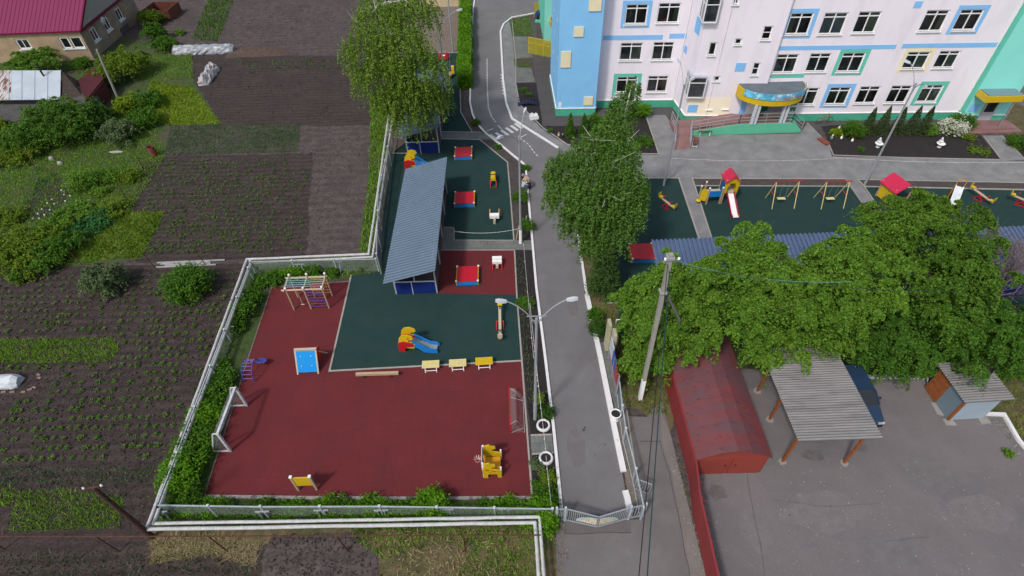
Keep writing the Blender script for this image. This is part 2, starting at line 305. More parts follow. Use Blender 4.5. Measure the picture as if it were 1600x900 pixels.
def strip(name, px, width, h, m, z0=0.0, close=False, kind='structure', world=False, parent=None):
    """kerb: a low bar following a polyline on the ground, mitred at its corners"""
    P = [Vector(p[:2]) for p in (px if world else [G(*q) for q in px])]; b = MB(); n = len(P); L = []; Rr = []
    for i in range(n):
        d0 = (P[i] - P[i - 1]).normalized() if (i > 0 or close) else (P[1] - P[0]).normalized()
        d1 = (P[(i + 1) % n] - P[i]).normalized() if (i < n - 1 or close) else d0
        d = (d0 + d1).normalized(); nn = Vector((-d.y, d.x)); k = width / 2 / max(0.4, nn.dot(Vector((-d0.y, d0.x))))
        L.append(P[i] + nn * k); Rr.append(P[i] - nn * k)
    for i in range(n if close else n - 1):
        j = (i + 1) % n
        b.prism([Rr[i], Rr[j], L[j], L[i]], z0, z0 + h)
    o = b.build(name, m, parent)
    if kind: o['kind'] = kind
    return o
def np_mesh(name, V, faces_n, m, parent=None):
    """V (N,k,3): N separate k-gons"""
    N, k, _ = V.shape; me = bpy.data.meshes.new(name)
    me.vertices.add(N * k); me.vertices.foreach_set('co', V.reshape(-1).astype(np.float32))
    me.loops.add(N * k); me.loops.foreach_set('vertex_index', np.arange(N * k, dtype=np.int32))
    me.polygons.add(N); me.polygons.foreach_set('loop_start', np.arange(0, N * k, k, dtype=np.int32)); me.polygons.foreach_set('loop_total', np.full(N, k, dtype=np.int32))
    me.update(calc_edges=True); me.materials.append(m)
    o = bpy.data.objects.new(name, me); COL.objects.link(o)
    if parent is not None: o.parent = parent
    return o
def leaf_quads(C, size, up=0.35, asp=0.6):
    """C (N,3) leaf centres -> diamond leaves"""
    N = len(C); n = RNG.normal(size=(N, 3)); n[:, 2] = np.abs(n[:, 2]) + up * 2; n /= np.linalg.norm(n, axis=1)[:, None]
    a = np.cross(n, RNG.normal(size=(N, 3))); a /= np.linalg.norm(a, axis=1)[:, None] + 1e-9; b = np.cross(n, a)
    s = size * RNG.uniform(0.65, 1.3, (N, 1)); V = np.stack([C + a * s, C + b * s * asp, C - a * s, C - b * s * asp], 1); return V
def in_poly(P, poly):
    x, y = P[:, 0], P[:, 1]; ins = np.zeros(len(P), bool); n = len(poly)
    for i in range(n):
        x0, y0 = poly[i][0], poly[i][1]; x1, y1 = poly[(i + 1) % n][0], poly[(i + 1) % n][1]
        c = ((y0 > y) != (y1 > y)) & (x < (x1 - x0) * (y - y0) / (y1 - y0 + 1e-12) + x0); ins ^= c
    return ins
def scatter(poly, n):
    poly = np.array([p[:2] for p in poly]); lo, hi = poly.min(0), poly.max(0); out = []
    while sum(len(a) for a in out) < n:
        P = RNG.uniform(lo, hi, (n * 2, 2)); out.append(P[in_poly(P, poly)])
    return np.concatenate(out)[:n]
def grass(name, px, dens, h, m, label=None, w=0.035, clump=0.0, lean=0.5):
    poly = [G(*p) for p in px]; A = 0
    for i in range(len(poly)): a, b = poly[i], poly[(i + 1) % len(poly)]; A += a.x * b.y - b.x * a.y
    n = int(abs(A) / 2 * dens); P = scatter(poly, n)
    if clump: P += RNG.normal(size=P.shape) * clump * 0.3
    ph = np.sin(P[:, 0] * 1.7 + 3 * np.sin(P[:, 1] * 0.9)) * np.cos(P[:, 1] * 2.1 + P[:, 0]); hh = h * RNG.uniform(0.5, 1.3, n) * (1 + 0.35 * ph)
    t = RNG.uniform(0, 2 * np.pi, n); d = np.stack([np.cos(t), np.sin(t)], 1) * w; l = RNG.normal(size=(n, 2)) * lean * h
    V = np.zeros((n, 3, 3)); V[:, 0, :2] = P - d; V[:, 1, :2] = P + d; V[:, 2, :2] = P + l; V[:, :2, 2] = 0.0; V[:, 2, 2] = hh
    o = np_mesh(name, V, 3, m); o['kind'] = 'stuff'
    if label: o['label'] = label
    return o
def blob_points(blobs, n, clumps=60, sig=0.16, shell=0.75, flat=1.0):
    """leaf centres gathered in clumps through and around ellipsoids [(cx,cy,cz,rx,ry,rz)]"""
    vol = np.array([b[3] * b[4] * b[5] for b in blobs]) ** 0.67; vol /= vol.sum(); out = []
    for b, f in zip(blobs, vol):
        k = max(6, int(clumps * f * len(blobs))); d = RNG.normal(size=(k, 3)); d /= np.linalg.norm(d, axis=1)[:, None]
        r = RNG.uniform(0, 1, (k, 1)) ** (0.33 * (1 - shell) + 0.02); r = np.where(RNG.uniform(size=(k, 1)) < shell, RNG.uniform(0.72, 1.04, (k, 1)), RNG.uniform(0.2, 0.8, (k, 1)))
        cc = np.array(b[:3]) + d * r * np.array(b[3:6]); nl = int(n * f) // k + 1
        s = sig * (b[3] + b[4] + b[5]) / 3 * RNG.uniform(0.6, 1.35, (k, 1, 1))
        q = cc[:, None, :] + RNG.normal(size=(k, nl, 3)) * s * np.array([1, 1, 0.75]); out.append(q.reshape(-1, 3))
    C = np.concatenate(out); return C[C[:, 2] > 0.03]
def trunk_mb(h, r, limbs, lean=(0, 0), n=8):
    b = MB(); top = Vector((lean[0], lean[1], h)); pts = [Vector((0, 0, -0.1))]
    for i in range(1, 7): f = i / 6; pts.append(Vector((lean[0] * f + random.uniform(-.05, .05), lean[1] * f + random.uniform(-.05, .05), h * f)))
    b.tube(pts, [r * (1.25 if i == 0 else 1 - 0.8 * i / 6) for i in range(7)], n)
    for (f, dx, dy, dz) in limbs:
        p = Vector((lean[0] * f, lean[1] * f, h * f)); q = p + Vector((dx, dy, dz)); mid = p.lerp(q, 0.5) + Vector((0, 0, 0.12 * dz))
        b.tube([p, mid, q], [r * 0.5 * (1 - 0.6 * f) + 0.02, r * 0.28, 0.015], 6)
        for _ in range(3):
            s = p.lerp(q, random.uniform(.4, .9)); e = s + Vector((random.uniform(-1, 1), random.uniform(-1, 1), random.uniform(-.1, .9))) * 0.4 * (q - p).length
            b.tube([s, e], [r * 0.14, 0.008], 5)
    return b
def tree(name, label, cat, base, blobs, n, leaf, size, trunk_h, trunk_r, bark=None, group=None, clumps=70, sig=0.16, limbs=8, lean=(0, 0), up=0.2, asp=0.6, shell=0.75):
    """blobs relative to the base"""
    t = thing(name, label, cat, base, 0, group)
    if trunk_h:
        mx = max(b[3] for b in blobs); mz = max(b[2] for b in blobs); L = []
        for i in range(limbs):
            b_ = blobs[i % len(blobs)]; f = random.uniform(0.35, 0.95); a = random.uniform(0, 6.283); rr = random.uniform(.5, .85)
            q = Vector((b_[0] + b_[3] * rr * math.cos(a), b_[1] + b_[4] * rr * math.sin(a), b_[2] + b_[5] * random.uniform(-.3, .6)))
            p = Vector((lean[0] * f, lean[1] * f, trunk_h * f)); L.append((f, *(q - p)))
        trunk_mb(trunk_h, trunk_r, L, lean).build('trunk', bark or BARK, t)
    C = blob_points(blobs, n, clumps, sig, shell)
    np_mesh('crown', leaf_quads(C, size, up, asp), 4, leaf, t)
    return t
def bush(label, px, r, h, leaf, n=900, size=0.07, name='bush', cat='bush', group=None, ry=None, z=0, clumps=26, sig=0.22, blobs=None):
    base = G(*px); ry = ry or r
    bl = blobs or [(0, 0, h * 0.5, r, ry, h * 0.5), (r * .3, -ry * .2, h * .55, r * .6, ry * .6, h * .42), (-r * .35, ry * .25, h * .45, r * .6, ry * .6, h * .42)]
    t = thing(name, label, cat, base, 0, group); b = MB()
    for i in range(5):
        a = random.uniform(0, 6.28); b.tube([(0, 0, -0.03), (r * .3 * math.cos(a), ry * .3 * math.sin(a), h * .4), (r * .6 * math.cos(a), ry * .6 * math.sin(a), h * .75)], [0.03, 0.02, 0.006], 5)
    b.build('stem', BARK, t)
    C = blob_points(bl, n, clumps, sig, 0.8); np_mesh('foliage', leaf_quads(C, size), 4, leaf, t); return t
def corr(x0, x1, y0, y1, zf, pitch, amp, along='y', th=0.01, prof='sin'):
    """corrugated sheet; waves repeat along `along`; zf(x,y) = base height"""
    b = MB(); L = (y1 - y0) if along == 'y' else (x1 - x0); k = max(2, int(L / pitch)) * 4; vs = []
    for i in range(k + 1):
        t = i / k; wv = (amp, 0.0, -amp, 0.0)[i % 4] if prof == 'sin' else (amp, amp, -amp, -amp)[i % 4]
        if prof != 'sin': t = min(1.0, (i - i % 4 + (0.0, 1.9, 2.15, 3.75)[i % 4]) / k)
        for j in (0, 1):
            x, y = ((x0, x1)[j], y0 + L * t) if along == 'y' else (x0 + L * t, (y0, y1)[j]); vs.append((x, y, zf(x, y) + wv))
    n = len(vs); b.add(vs + [(v[0], v[1], v[2] - th - 0.004) for v in vs], [(2 * i, 2 * i + 1, 2 * i + 3, 2 * i + 2) for i in range(k)] + [(n + 2 * i, n + 2 * i + 2, n + 2 * i + 3, n + 2 * i + 1) for i in range(k)]
          + [(2 * i, 2 * i + 2, n + 2 * i + 2, n + 2 * i) for i in range(k)] + [(2 * i + 1, n + 2 * i + 1, n + 2 * i + 3, 2 * i + 3) for i in range(k)])
    return b
#@@PARTS@@
# ================================================================ the ground
def rect(x0, x1, y0, y1): return [(x0, y0), (x1, y0), (x1, y1), (x0, y1)]
sheet('ground', rect(-420, 420, -60, 620), 0.0, SOIL2, world=True)
# garden plots, left of the pipeline
sheet('garden_soil', [(-140, 415), (150, 416), (392, 412), (236, 822), (228, 832), (-60, 900), (-260, 960)], 0.004, SOIL, 0.06)
sheet('garden_soil', [(222, 244), (490, 240), (478, 402), (212, 410), (190, 330)], 0.004, SOIL, 0.12)
sheet('garden_soil', [(262, 82), (540, 88), (596, 120), (592, 196), (470, 196), (270, 196), (300, 140)], 0.004, SOIL, 0.15)
sheet('garden_soil', [(60, 280), (122, 276), (82, 346), (30, 348)], 0.016, mat('onion_soil', (0.042, 0.032, 0.034), 0.95, 0.3, 3, bump=0.9, bscale=9), 0.05)
sheet('garden_path', [(-260, 838), (400, 832), (560, 830), (620, 960), (-300, 960)], 0.006, SOIL, 0.08)
sheet('lawn', [(-160, 60), (250, 62), (300, 80), (300, 120), (345, 193), (262, 196), (258, 245), (225, 250), (205, 330), (200, 408), (150, 416), (-170, 420)], 0.008, LAWN, 0.18)
sheet('lawn', [(236, 128), (300, 136), (345, 193), (262, 196), (215, 180)], 0.012, LAWN2, 0.15)
sheet('lawn', [(186, 330), (258, 331), (220, 404), (110, 406)], 0.012, LAWN2, 0.1)
sheet('lawn', [(582, 150), (608, 150), (604, 260), (584, 398), (561, 394), (578, 262)], 0.008, LAWN, 0.12)
sheet('lawn', [(392, 408), (590, 398), (600, 428), (546, 436), (425, 448), (372, 600), (318, 780), (862, 780), (866, 818), (236, 824)], 0.008, LAWN, 0.08)
sheet('dry_verge', [(236, 826), (560, 818), (850, 812), (880, 815), (892, 960), (610, 960), (590, 860), (400, 850), (236, 880)], 0.010, DRY, 0.15)
sheet('garden_soil', [(424, 836), (560, 832), (590, 868), (600, 960), (400, 960), (412, 870)], 0.014, SOIL2, 0.12)
sheet('sandy_yard', [(640, -30), (724, -30), (727, 83), (655, 83)], 0.008, SANDY, 0.05)
sheet('soil_strip', [(600, 196), (640, 196), (644, 240), (612, 240)], 0.010, SANDY, 0.05)
# the lawn and planting on the right of the road
sheet('lawn', [(900, 360), (960, 360), (985, 470), (1060, 540), (1046, 690), (1016, 655), (1000, 640), (972, 640), (950, 545), (922, 470)], 0.010, DRY, 0.12)
sheet('lawn', [(930, 500), (1700, 470), (1760, 640), (1600, 700), (1560, 600), (1400, 592), (1030, 570)], 0.006, LAWN, 0.1)
sheet('dry_verge', [(1455, 592), (1700, 592), (1760, 780), (1640, 780), (1592, 690), (1568, 650), (1530, 640)], 0.010, DRY, 0.1)
# asphalt
road_px = [(875, 812), (865, 675), (851, 560), (838, 450), (830, 380), (820, 260), (801, 243), (781, 226), (760, 210), (745, 194), (737, 178), (733, 160), (735, 92), (738, 22), (745, -40),
           (930, -60), (900, 14), (842, 20), (800, 28), (787, 38), (782, 50), (786, 125), (791, 162), (800, 186), (826, 204), (858, 224), (880, 236), (892, 300), (903, 365), (915, 450), (938, 560), (961, 676), (985, 812)]
sheet('road', road_px, 0.012, ASPH)
sheet('road', [(868, 812), (1003, 812), (990, 740), (975, 650), (1012, 652), (1018, 640), (1035, 628), (1047, 675), (1104, 902), (1120, 990), (872, 990)], 0.013, mat('asphalt_lane', (0.18, 0.165, 0.165), 0.92, 0.08, 0.5, patch=((0.215, 0.20, 0.2), 0.25, 0.5, 0.7), fine=((0.13, 0.12, 0.12), 18, 0.55, 0.75), bump=0.3, bscale=40))
sheet('road_patch', [(872, 806), (984, 806), (986, 833), (872, 833)], 0.018, mat('asphalt_patch', (0.15, 0.135, 0.135), 0.92, 0.1, 0.9, fine=((0.10, 0.09, 0.09), 18, 0.55, 0.75)), 0.02)
sheet('road_patch', [(1032, 640), (1046, 676), (1103, 902), (1112, 990), (1086, 990), (1078, 900), (1050, 740), (1034, 690)], 0.018, mat('asphalt_edge', (0.215, 0.195, 0.185), 0.92, 0.12, 0.7, fine=((0.15, 0.135, 0.13), 14, 0.55, 0.75)), 0.02)
sheet('parking_lot', [(1044, 566), (1330, 590), (1470, 590), (1512, 640), (1568, 649), (1592, 692), (1680, 790), (1800, 1000), (1118, 1000), (1100, 880), (1080, 740)], 0.016, ASPH2)
sheet('asphalt_apron', [(838, 60), (862, 60), (872, 150), (930, 150), (1060, 150), (1064, 182), (1040, 182), (1008, 182), (935, 197), (848, 197), (832, 92), (826, 30), (840, 22)], 0.014, ASPH3)
sheet('asphalt_apron', [(1250, 180), (1512, 176), (1512, 200), (1275, 203)], 0.014, ASPH3)
sheet('asphalt_apron', [(1505, 180), (1600, 130), (1700, 120), (1700, 235), (1600, 240), (1590, 208), (1568, 190)], 0.010, ASPH2)
sheet('lawn', [(1568, 205), (1582, 160), (1640, 180), (1720, 240), (1640, 260), (1600, 246)], 0.022, DRY, 0.1)
# cracks
def crack(px, wd=0.035, m=None, z=0.030):
    P = []
    for i in range(len(px) - 1):
        a, b = G(*px[i]), G(*px[i + 1]); n = max(2, int((b - a).length / 0.4))
        for k in range(n): P.append(a.lerp(b, k / n) + Vector((random.uniform(-.03, .03), random.uniform(-.03, .03), 0)))
    P.append(G(*px[-1])); strip('crack', P, wd, 0.002, m or CRACK, z, world=True)
crack([(1030, 690), (1046, 740), (1060, 810), (1078, 900), (1090, 960)], 0.022)
crack([(1160, 700), (1175, 790), (1190, 860), (1200, 960)], 0.02)
crack([(1000, 690), (1032, 690)], 0.05, z=0.022); crack([(880, 834), (985, 832)], 0.04, z=0.022)
crack([(1205, 780), (1290, 792), (1380, 786)], 0.008); crack([(1380, 846), (1450, 840)], 0.008)
# paving
sheet('pavement', [(787, 40), (800, 30), (806, 60), (812, 130), (806, 132), (812, 165), (850, 202), (886, 226), (950, 242), (1030, 242), (1009, 180), (1040, 180), (1056, 205), (1078, 212), (1250, 209), (1262, 191), (1294, 224), (1300, 245), (1420, 247), (1545, 250), (1720, 256), (1720, 300), (1600, 286), (1345, 282), (1320, 280), (975, 279), (905, 275), (892, 262), (880, 236), (858, 222), (826, 203), (803, 186), (792, 162), (787, 125), (783, 50)], 0.020, PAVE)
sheet('pavement', [(1061, 279), (1081, 279), (1116, 385), (1096, 385)], 0.028, PAVE)
sheet('pavement', [(1320, 280), (1339, 280), (1378, 333), (1420, 392), (1398, 392), (1361, 337)], 0.028, PAVE)
sheet('pavement', [(1536, 212), (1566, 212), (1600, 250), (1564, 251)], 0.026, PAVE)
sheet('pavement', [(800, 57), (826, 57), (832, 90), (803, 92)], 0.024, PAVE2)
sheet('pavement', [(804, 106), (830, 106), (836, 128), (806, 130)], 0.024, PAVE2)
sheet('lawn', [(796, 33), (826, 24), (834, 56), (800, 57)], 0.026, LAWN, 0.04)
sheet('lawn', [(803, 92), (827, 92), (830, 105), (804, 105)], 0.026, LAWN, 0.03)
sheet('pavement', [(688, 206), (752, 207), (774, 219), (748, 218), (688, 217)], 0.026, PAVE2)
sheet('pavement', [(688, 356), (709.5, 356), (710, 376), (830, 376), (832, 391), (686, 391)], 0.030, PAVE2)
sheet('pavement', [(829, 681), (862, 680), (865, 708), (831, 710)], 0.028, PAVE2)
sheet('pavement', [(936, 536), (955, 533), (979, 641), (962, 642), (946, 580)], 0.024, PAVE2)
sheet('sandy_verge', [(959, 642), (978, 641), (998, 760), (996, 788), (986, 800), (974, 720)], 0.022, SANDY, 0.05)
# planting beds
sheet('soil_strip', [(720, 143), (736, 146), (738, 182), (760, 212), (782, 228), (806, 248), (822, 262), (833, 380), (803, 378), (797, 300), (793, 254), (750, 219), (738, 207), (719, 176)], 0.010, SOILP, 0.02)
sheet('flower_bed', [(812, 256), (821, 262), (832, 378), (810, 378)], 0.016, BED, 0.04)
sheet('flower_bed', [(804, 391), (833, 391), (839, 450), (852, 560), (865, 678), (829, 680), (818, 564), (807, 461)], 0.016, BED, 0.03)
sheet('flower_bed', [(831, 710), (867, 708), (873, 760), (876, 800), (835, 795)], 0.016, BED, 0.03)
sheet('flower_bed', [(806, 130), (838, 130), (848, 197), (878, 222), (846, 201), (813, 165)], 0.022, BED, 0.03)
sheet('flower_bed', [(850, 197), (925, 197), (960, 178), (1008, 182), (1030, 241), (950, 241), (886, 225)], 0.022, BED, 0.04)
sheet('flower_bed', [(1284, 198), (1300, 196), (1505, 194), (1532, 212), (1562, 248), (1420, 246), (1302, 242)], 0.024, BED, 0.05)
sheet('flower_bed', [(1566, 212), (1610, 210), (1660, 240), (1660, 256), (1602, 250)], 0.026, BED, 0.05)
sheet('soil_strip', [(1083, 280), (1320, 281), (1330, 291), (1085, 290)], 0.026, SOILP, 0.02)
sheet('soil_strip', [(1342, 281), (1660, 288), (1660, 298), (1352, 292)], 0.026, SOILP, 0.02)
# rubber play surfaces
sheet('rubber_surface_green', [(640, 82), (727, 83), (719, 140), (720, 176), (738, 207), (620, 208)], 0.020, GRNR)
sheet('rubber_surface_green', [(612, 240), (640, 217), (748, 218), (793, 254), (797, 300), (803, 377), (804, 392), (808, 461), (815, 565), (515, 580), (549, 431), (598, 424), (594, 400), (602, 320)], 0.020, GRNR)
sheet('rubber_surface_red', [(687, 391), (804, 391), (808, 461), (686, 459)], 0.026, REDR)
sheet('rubber_surface_red', [(320, 773), (352, 674), (425, 450), (545, 440), (515, 580), (815, 565), (824, 680), (831, 776), (600, 777)], 0.020, REDR)
sheet('rubber_surface_green', [(968, 279), (1061, 279), (1085, 291), (1330, 292), (1600, 297), (1760, 302), (1800, 480), (1000, 526), (968, 526), (966, 474), (946, 474), (940, 380)], 0.018, GRNR)
# kerbs
strip('kerb', [(878, 806), (865.5, 675), (852, 560), (838, 450), (832, 380), (821, 259), (801, 243), (781, 226), (760, 210), (745, 194), (738, 178), (734.5, 160), (736, 92), (739, 20), (744, -20)], 0.16, 0.12, KERB)
strip('kerb', [(917, 462), (915, 450), (903, 368)], 0.17, 0.12, KERB)
strip('kerb', [(974, 738), (961, 676), (938, 560), (920, 476), (917, 462)], 0.30, 0.14, KERB)
strip('kerb', [(984, 802), (980, 780), (976.5, 768)], 0.30, 0.16, KERB)
strip('kerb', [(903, 15), (842, 20), (800, 28), (787, 38), (782, 50), (786, 125), (791, 162), (800, 186), (826, 203), (858, 223), (872, 232)], 0.20, 0.12, KERB)
strip('kerb', [(812, 164), (849, 201), (886, 226), (950, 241), (1029, 241), (1009, 181)], 0.09, 0.05, KERBG, 0.02)
strip('kerb', [(800, 34), (806, 92), (806, 130), (812, 164)], 0.09, 0.05, KERBG, 0.02)
strip('edging', [(728, 84), (719, 140), (720, 176), (738, 207)], 0.09, 0.05, KERBG, 0.012)
strip('edging', [(655, 82), (728, 83)], 0.12, 0.05, KERBG, 0.022)
strip('edging', [(749, 218), (793, 254), (797, 300), (803, 376)], 0.10, 0.05, KERBG, 0.012)
strip('edging', [(804, 392), (807.5, 461), (815.5, 565), (824, 680), (831.5, 777)], 0.10, 0.05, KERBG, 0.012)
strip('edging', [(549, 430), (515, 580), (815, 564)], 0.11, 0.03, KERBG, 0.014)
strip('edging', [(546, 440), (425, 449), (384, 573), (352, 674), (320, 773)], 0.08, 0.04, mat('edging_dull', (0.20, 0.15, 0.12), 0.9, 0.2, 4), 0.012)
strip('edging', [(320, 776), (480, 778), (640, 779), (832, 778)], 0.16, 0.05, mat('edging_cracked', (0.34, 0.31, 0.30), 0.9, 0.25, 5, fine=((0.12, 0.11, 0.10), 3, 0.5, 0.62)), 0.010)
strip('edging', [(612, 240), (644, 240)], 0.09, 0.04, KERBG, 0.022)
strip('edging', [(688, 391.3), (804, 391.3)], 0.07, 0.03, KERBG, 0.024); strip('edging', [(709.6, 357), (709.8, 375.6), (802, 376)], 0.06, 0.03, KERBG, 0.024); strip('edging', [(688, 355.5), (709, 355.8)], 0.06, 0.03, KERBG, 0.024)
strip('edging', [(688, 206), (752, 207)], 0.08, 0.03, KERBG, 0.022); strip('edging', [(688, 217.5), (749, 218.5)], 0.08, 0.03, KERBG, 0.022)
strip('edging', [(829, 680.5), (862, 679.5)], 0.09, 0.04, KERBG, 0.018); strip('edging', [(831, 710), (865, 708)], 0.09, 0.04, KERBG, 0.018)
strip('edging', [(968, 278.6), (1060.5, 278.6), (1096, 385)], 0.12, 0.04, KERBG, 0.016); strip('edging', [(1320, 280), (1081.5, 279.2), (1085.5, 290.5), (1116, 385)], 0.10, 0.04, KERBG, 0.016)
strip('edging', [(1086, 290.6), (1328, 291.6), (1319.5, 280), (1361, 337), (1398, 392)], 0.10, 0.04, KERBG, 0.016); strip('edging', [(1339.5, 280), (1350, 292), (1378, 333), (1420, 392)], 0.10, 0.04, KERBG, 0.016)
strip('edging', [(1351, 292), (1600, 297), (1700, 300)], 0.13, 0.05, KERBG, 0.016); strip('edging', [(1340, 281), (1600, 286), (1720, 290)], 0.08, 0.04, KERBG, 0.016)
strip('edging', [(948, 474), (967, 474), (967, 462)], 0.12, 0.05, KERBG, 0.016)
strip('edging', [(1294, 224), (1302, 243), (1420, 247), (1562, 250)], 0.08, 0.05, KERBG, 0.018); strip('edging', [(1536, 213), (1564, 250)], 0.08, 0.05, KERBG, 0.022); strip('edging', [(1566, 213), (1601, 250)], 0.08, 0.05, KERBG, 0.022)
strip('kerb', [(1352, 590), (1388, 590), (1389, 590), (1443, 591)], 0.20, 0.16, KERB, 0.012)
strip('kerb', [(1538, 648), (1567, 649), (1590, 689), (1640, 745)], 0.18, 0.16, KERB, 0.012)
strip('edging', [(979, 641), (997, 760)], 0.07, 0.04, KERBG, 0.016)
# painted markings
def mark(px, z=0.020): sheet('road_marking', px, z, PAINT)
for x, y in ((771, 214.5), (780, 211.5), (788.5, 207.5), (796, 203.8), (803.5, 200.2), (810, 197)):
    mark([(x - 7.5, y - 3.2), (x - 3.5, y - 4.8), (x + 7.5, y + 3.0), (x + 3.8, y + 4.8)])
def dashes(px, n, wd=0.09, frac=0.6):
    P = [G(*p) for p in px]; seg = [(P[i + 1] - P[i]).length for i in range(len(P) - 1)]; T = sum(seg); mb = MB()
    def at(s):
        for i, L in enumerate(seg):
            if s <= L or i == len(seg) - 1: return P[i].lerp(P[i + 1], s / L)
            s -= L
    for k in range(n):
        a, b = at(T * k / n), at(T * (k + frac) / n); d = (b - a).normalized(); nn = Vector((-d.y, d.x, 0)) * wd / 2
        mb.add([a - nn, b - nn, b + nn, a + nn], [(0, 1, 2, 3)])
    for i in range(len(mb.v)): mb.v[i] = (mb.v[i][0], mb.v[i][1], 0.0205)
    o = mb.build('road_marking', PAINT); o['kind'] = 'structure'
dashes([(761, 92), (761.5, 140), (763, 168), (768, 182), (775, 192)], 38, 0.12, 0.6); dashes([(778, 196), (784, 202)], 1, 0.1, 1.0); dashes([(812, 216), (826, 226), (836, 240), (842, 246)], 7, 0.1, 0.6)
dashes([(761, 205), (771, 201)], 1, 0.1, 1.0); dashes([(813, 215), (823, 210)], 1, 0.1, 1.0)
zz = []
for i in range(15): zz.append((781.5 + i * 0.28 + (0 if i % 2 else 4.5), 115 + i * 2.4))
strip('road_marking', zz, 0.07, 0.002, PAINT, 0.018)
# older repairs, oil stains and worn areas on the yard and road
for (x, y, rx, ry, k) in ((1290, 800, 2.2, 1.0, 0), (1450, 740, 1.4, .9, 1), (1180, 830, .8, 1.2, 0), (1400, 860, 1.6, .7, 1), (1530, 800, 1.5, 1.0, 0), (1270, 712, .5, .35, 2), (1345, 700, .35, .3, 2), (1120, 770, .5, .4, 2), (900, 700, .5, 1.3, 1), (930, 560, .4, .9, 1), (895, 480, .4, .8, 1)):
    c = G(x, y); m_ = (mat('asphalt_worn', (0.200, 0.182, 0.186), 0.92, 0.1, 2.0, fine=((0.14, 0.13, 0.13), 14, 0.52, 0.75)), mat('asphalt_repair', (0.176, 0.162, 0.166), 0.92, 0.1, 2.0, fine=((0.24, 0.23, 0.22), 14, 0.6, 0.78)), mat('oil_stain', (0.145, 0.132, 0.134), 0.6, 0.2, 3))[k]
    sheet('road_stain', [(c.x + rx * random.uniform(.75, 1.2) * math.cos(a), c.y + ry * random.uniform(.75, 1.2) * math.sin(a)) for a in np.linspace(0, 6.0, 18)], 0.0185 if x > 1000 else 0.0145, m_, world=True)
# gravel and weeds along the edges of the yard
E_ = []
for px_ in ([(1090, 745), (1108, 850), (1128, 960)], [(1345, 592), (1440, 594), (1500, 640)], [(1530, 660), (1570, 665), (1600, 710)], [(978, 700), (990, 770), (1000, 800)], [(1050, 700), (1078, 800), (1100, 895)]):
    for i in range(len(px_) - 1):
        for _ in range(130): q = G(*px_[i]).lerp(G(*px_[i + 1]), random.random()); E_.append((q.x + random.gauss(0, .22), q.y + random.gauss(0, .18), .03))
for _ in range(500): q = G(random.uniform(1110, 1600), random.uniform(720, 900)); E_.append((q.x, q.y, .028))
o = np_mesh('gravel', leaf_quads(np.array(E_), 0.028, 0.4, 0.8), 4, mat('gravel_grit', (0.34, 0.32, 0.30), 0.95, 0.5, 5)); o['kind'] = 'stuff'
for px_ in ([(1352, 592), (1440, 592), (1445, 598), (1352, 598)], [(1532, 652), (1562, 656), (1586, 694), (1578, 696), (1556, 662), (1530, 660)], [(1046, 690), (1052, 690), (1104, 890), (1098, 890)], [(1100, 830), (1106, 830), (1130, 930), (1122, 930)]): grass('weeds', px_, 45, .1, L_GRASS, None, .03)
# stains on the lane and lot
for (x, y, r) in ((912, 672, .09), (914, 668, .07), (945, 695, .05), (930, 712, .04), (1234, 805, .05)):
    c = G(x, y); sheet('road_stain', [(c.x + r * random.uniform(.7, 1.2) * math.cos(a), c.y + r * random.uniform(.7, 1.2) * math.sin(a)) for a in np.linspace(0, 5.6, 8)], 0.0215 if x < 1000 else 0.022, CRACK, world=True)

# low growth nobody could count
grass('grass', [(0, 530), (178, 528), (188, 548), (172, 566), (0, 569), (-60, 569), (-60, 530)], 240, 0.17, L_GRASS, 'green grassy strip across the dark vegetable plot', 0.03)
grass('grass', [(580, 150), (606, 150), (603, 260), (583, 396), (562, 393), (577, 262)], 80, 0.28, L_GRASS, 'strip of grass between the ploughed soil and the pipeline', 0.05)
grass('grass', [(395, 410), (588, 400), (598, 425), (546, 434), (425, 447)], 60, 0.22, L_GRASS, 'weedy grass between the pipeline corner and the play courts', 0.05)
grass('weeds', [(-60, 864), (290, 862), (400, 880), (420, 960), (-120, 960)], 45, 0.16, L_DULL, 'dull green weeds along the bottom edge of the garden', 0.04)
grass('crop_leaves', [(30, 768), (100, 764), (195, 776), (188, 826), (10, 832)], 230, 0.17, L_GRASS, 'dense green bed of crops beside the leaning brown pole', 0.028)
grass('crop_leaves', [(-30, 764), (28, 764), (18, 792), (-40, 795)], 120, 0.22, L_GRASS, 'small green crop bed at the left edge', 0.045)
grass('crop_leaves', [(-60, 731), (243, 729), (238, 754), (-60, 758)], 110, 0.12, L_SEED, 'thin dull green strip of seedlings above the crop bed', 0.035)
grass('crop_leaves', [(-60, 758), (238, 756), (200, 775), (100, 764), (-60, 764)], 25, 0.14, L_DULL, None, 0.035)
grass('crop_leaves', [(266, 196), (470, 195), (465, 238), (258, 243)], 190, 0.11, L_SEED, 'faint green rectangle of seedlings in the upper plot', 0.03)
grass('ground_cover', [(236, 128), (300, 136), (345, 193), (262, 196), (222, 182)], 90, 0.18, L_YEL, 'yellow-green ground cover beside the dark plot', 0.07)
grass('ground_cover', [(186, 330), (258, 331), (220, 404), (110, 406)], 110, 0.22, L_OLIVE, 'olive-green leafy patch at the corner of the dark plot', 0.05)
grass('grass', [(-60, 140), (240, 190), (258, 245), (205, 330), (185, 330), (150, 414), (-80, 418)], 75, 0.17, L_GRASS, 'rough grass around the shrubs', 0.04)
grass('grass', [(10, 350), (90, 270), (60, 280), (50, 300), (20, 345)], 60, 0.22, L_TEAL, None, 0.05)
grass('dry_grass', [(236, 840), (330, 836), (405, 848), (400, 885), (330, 868), (236, 872)], 420, 0.13, STRAW, 'heap of pale dry straw below the pipe corner', 0.018, lean=1.6)
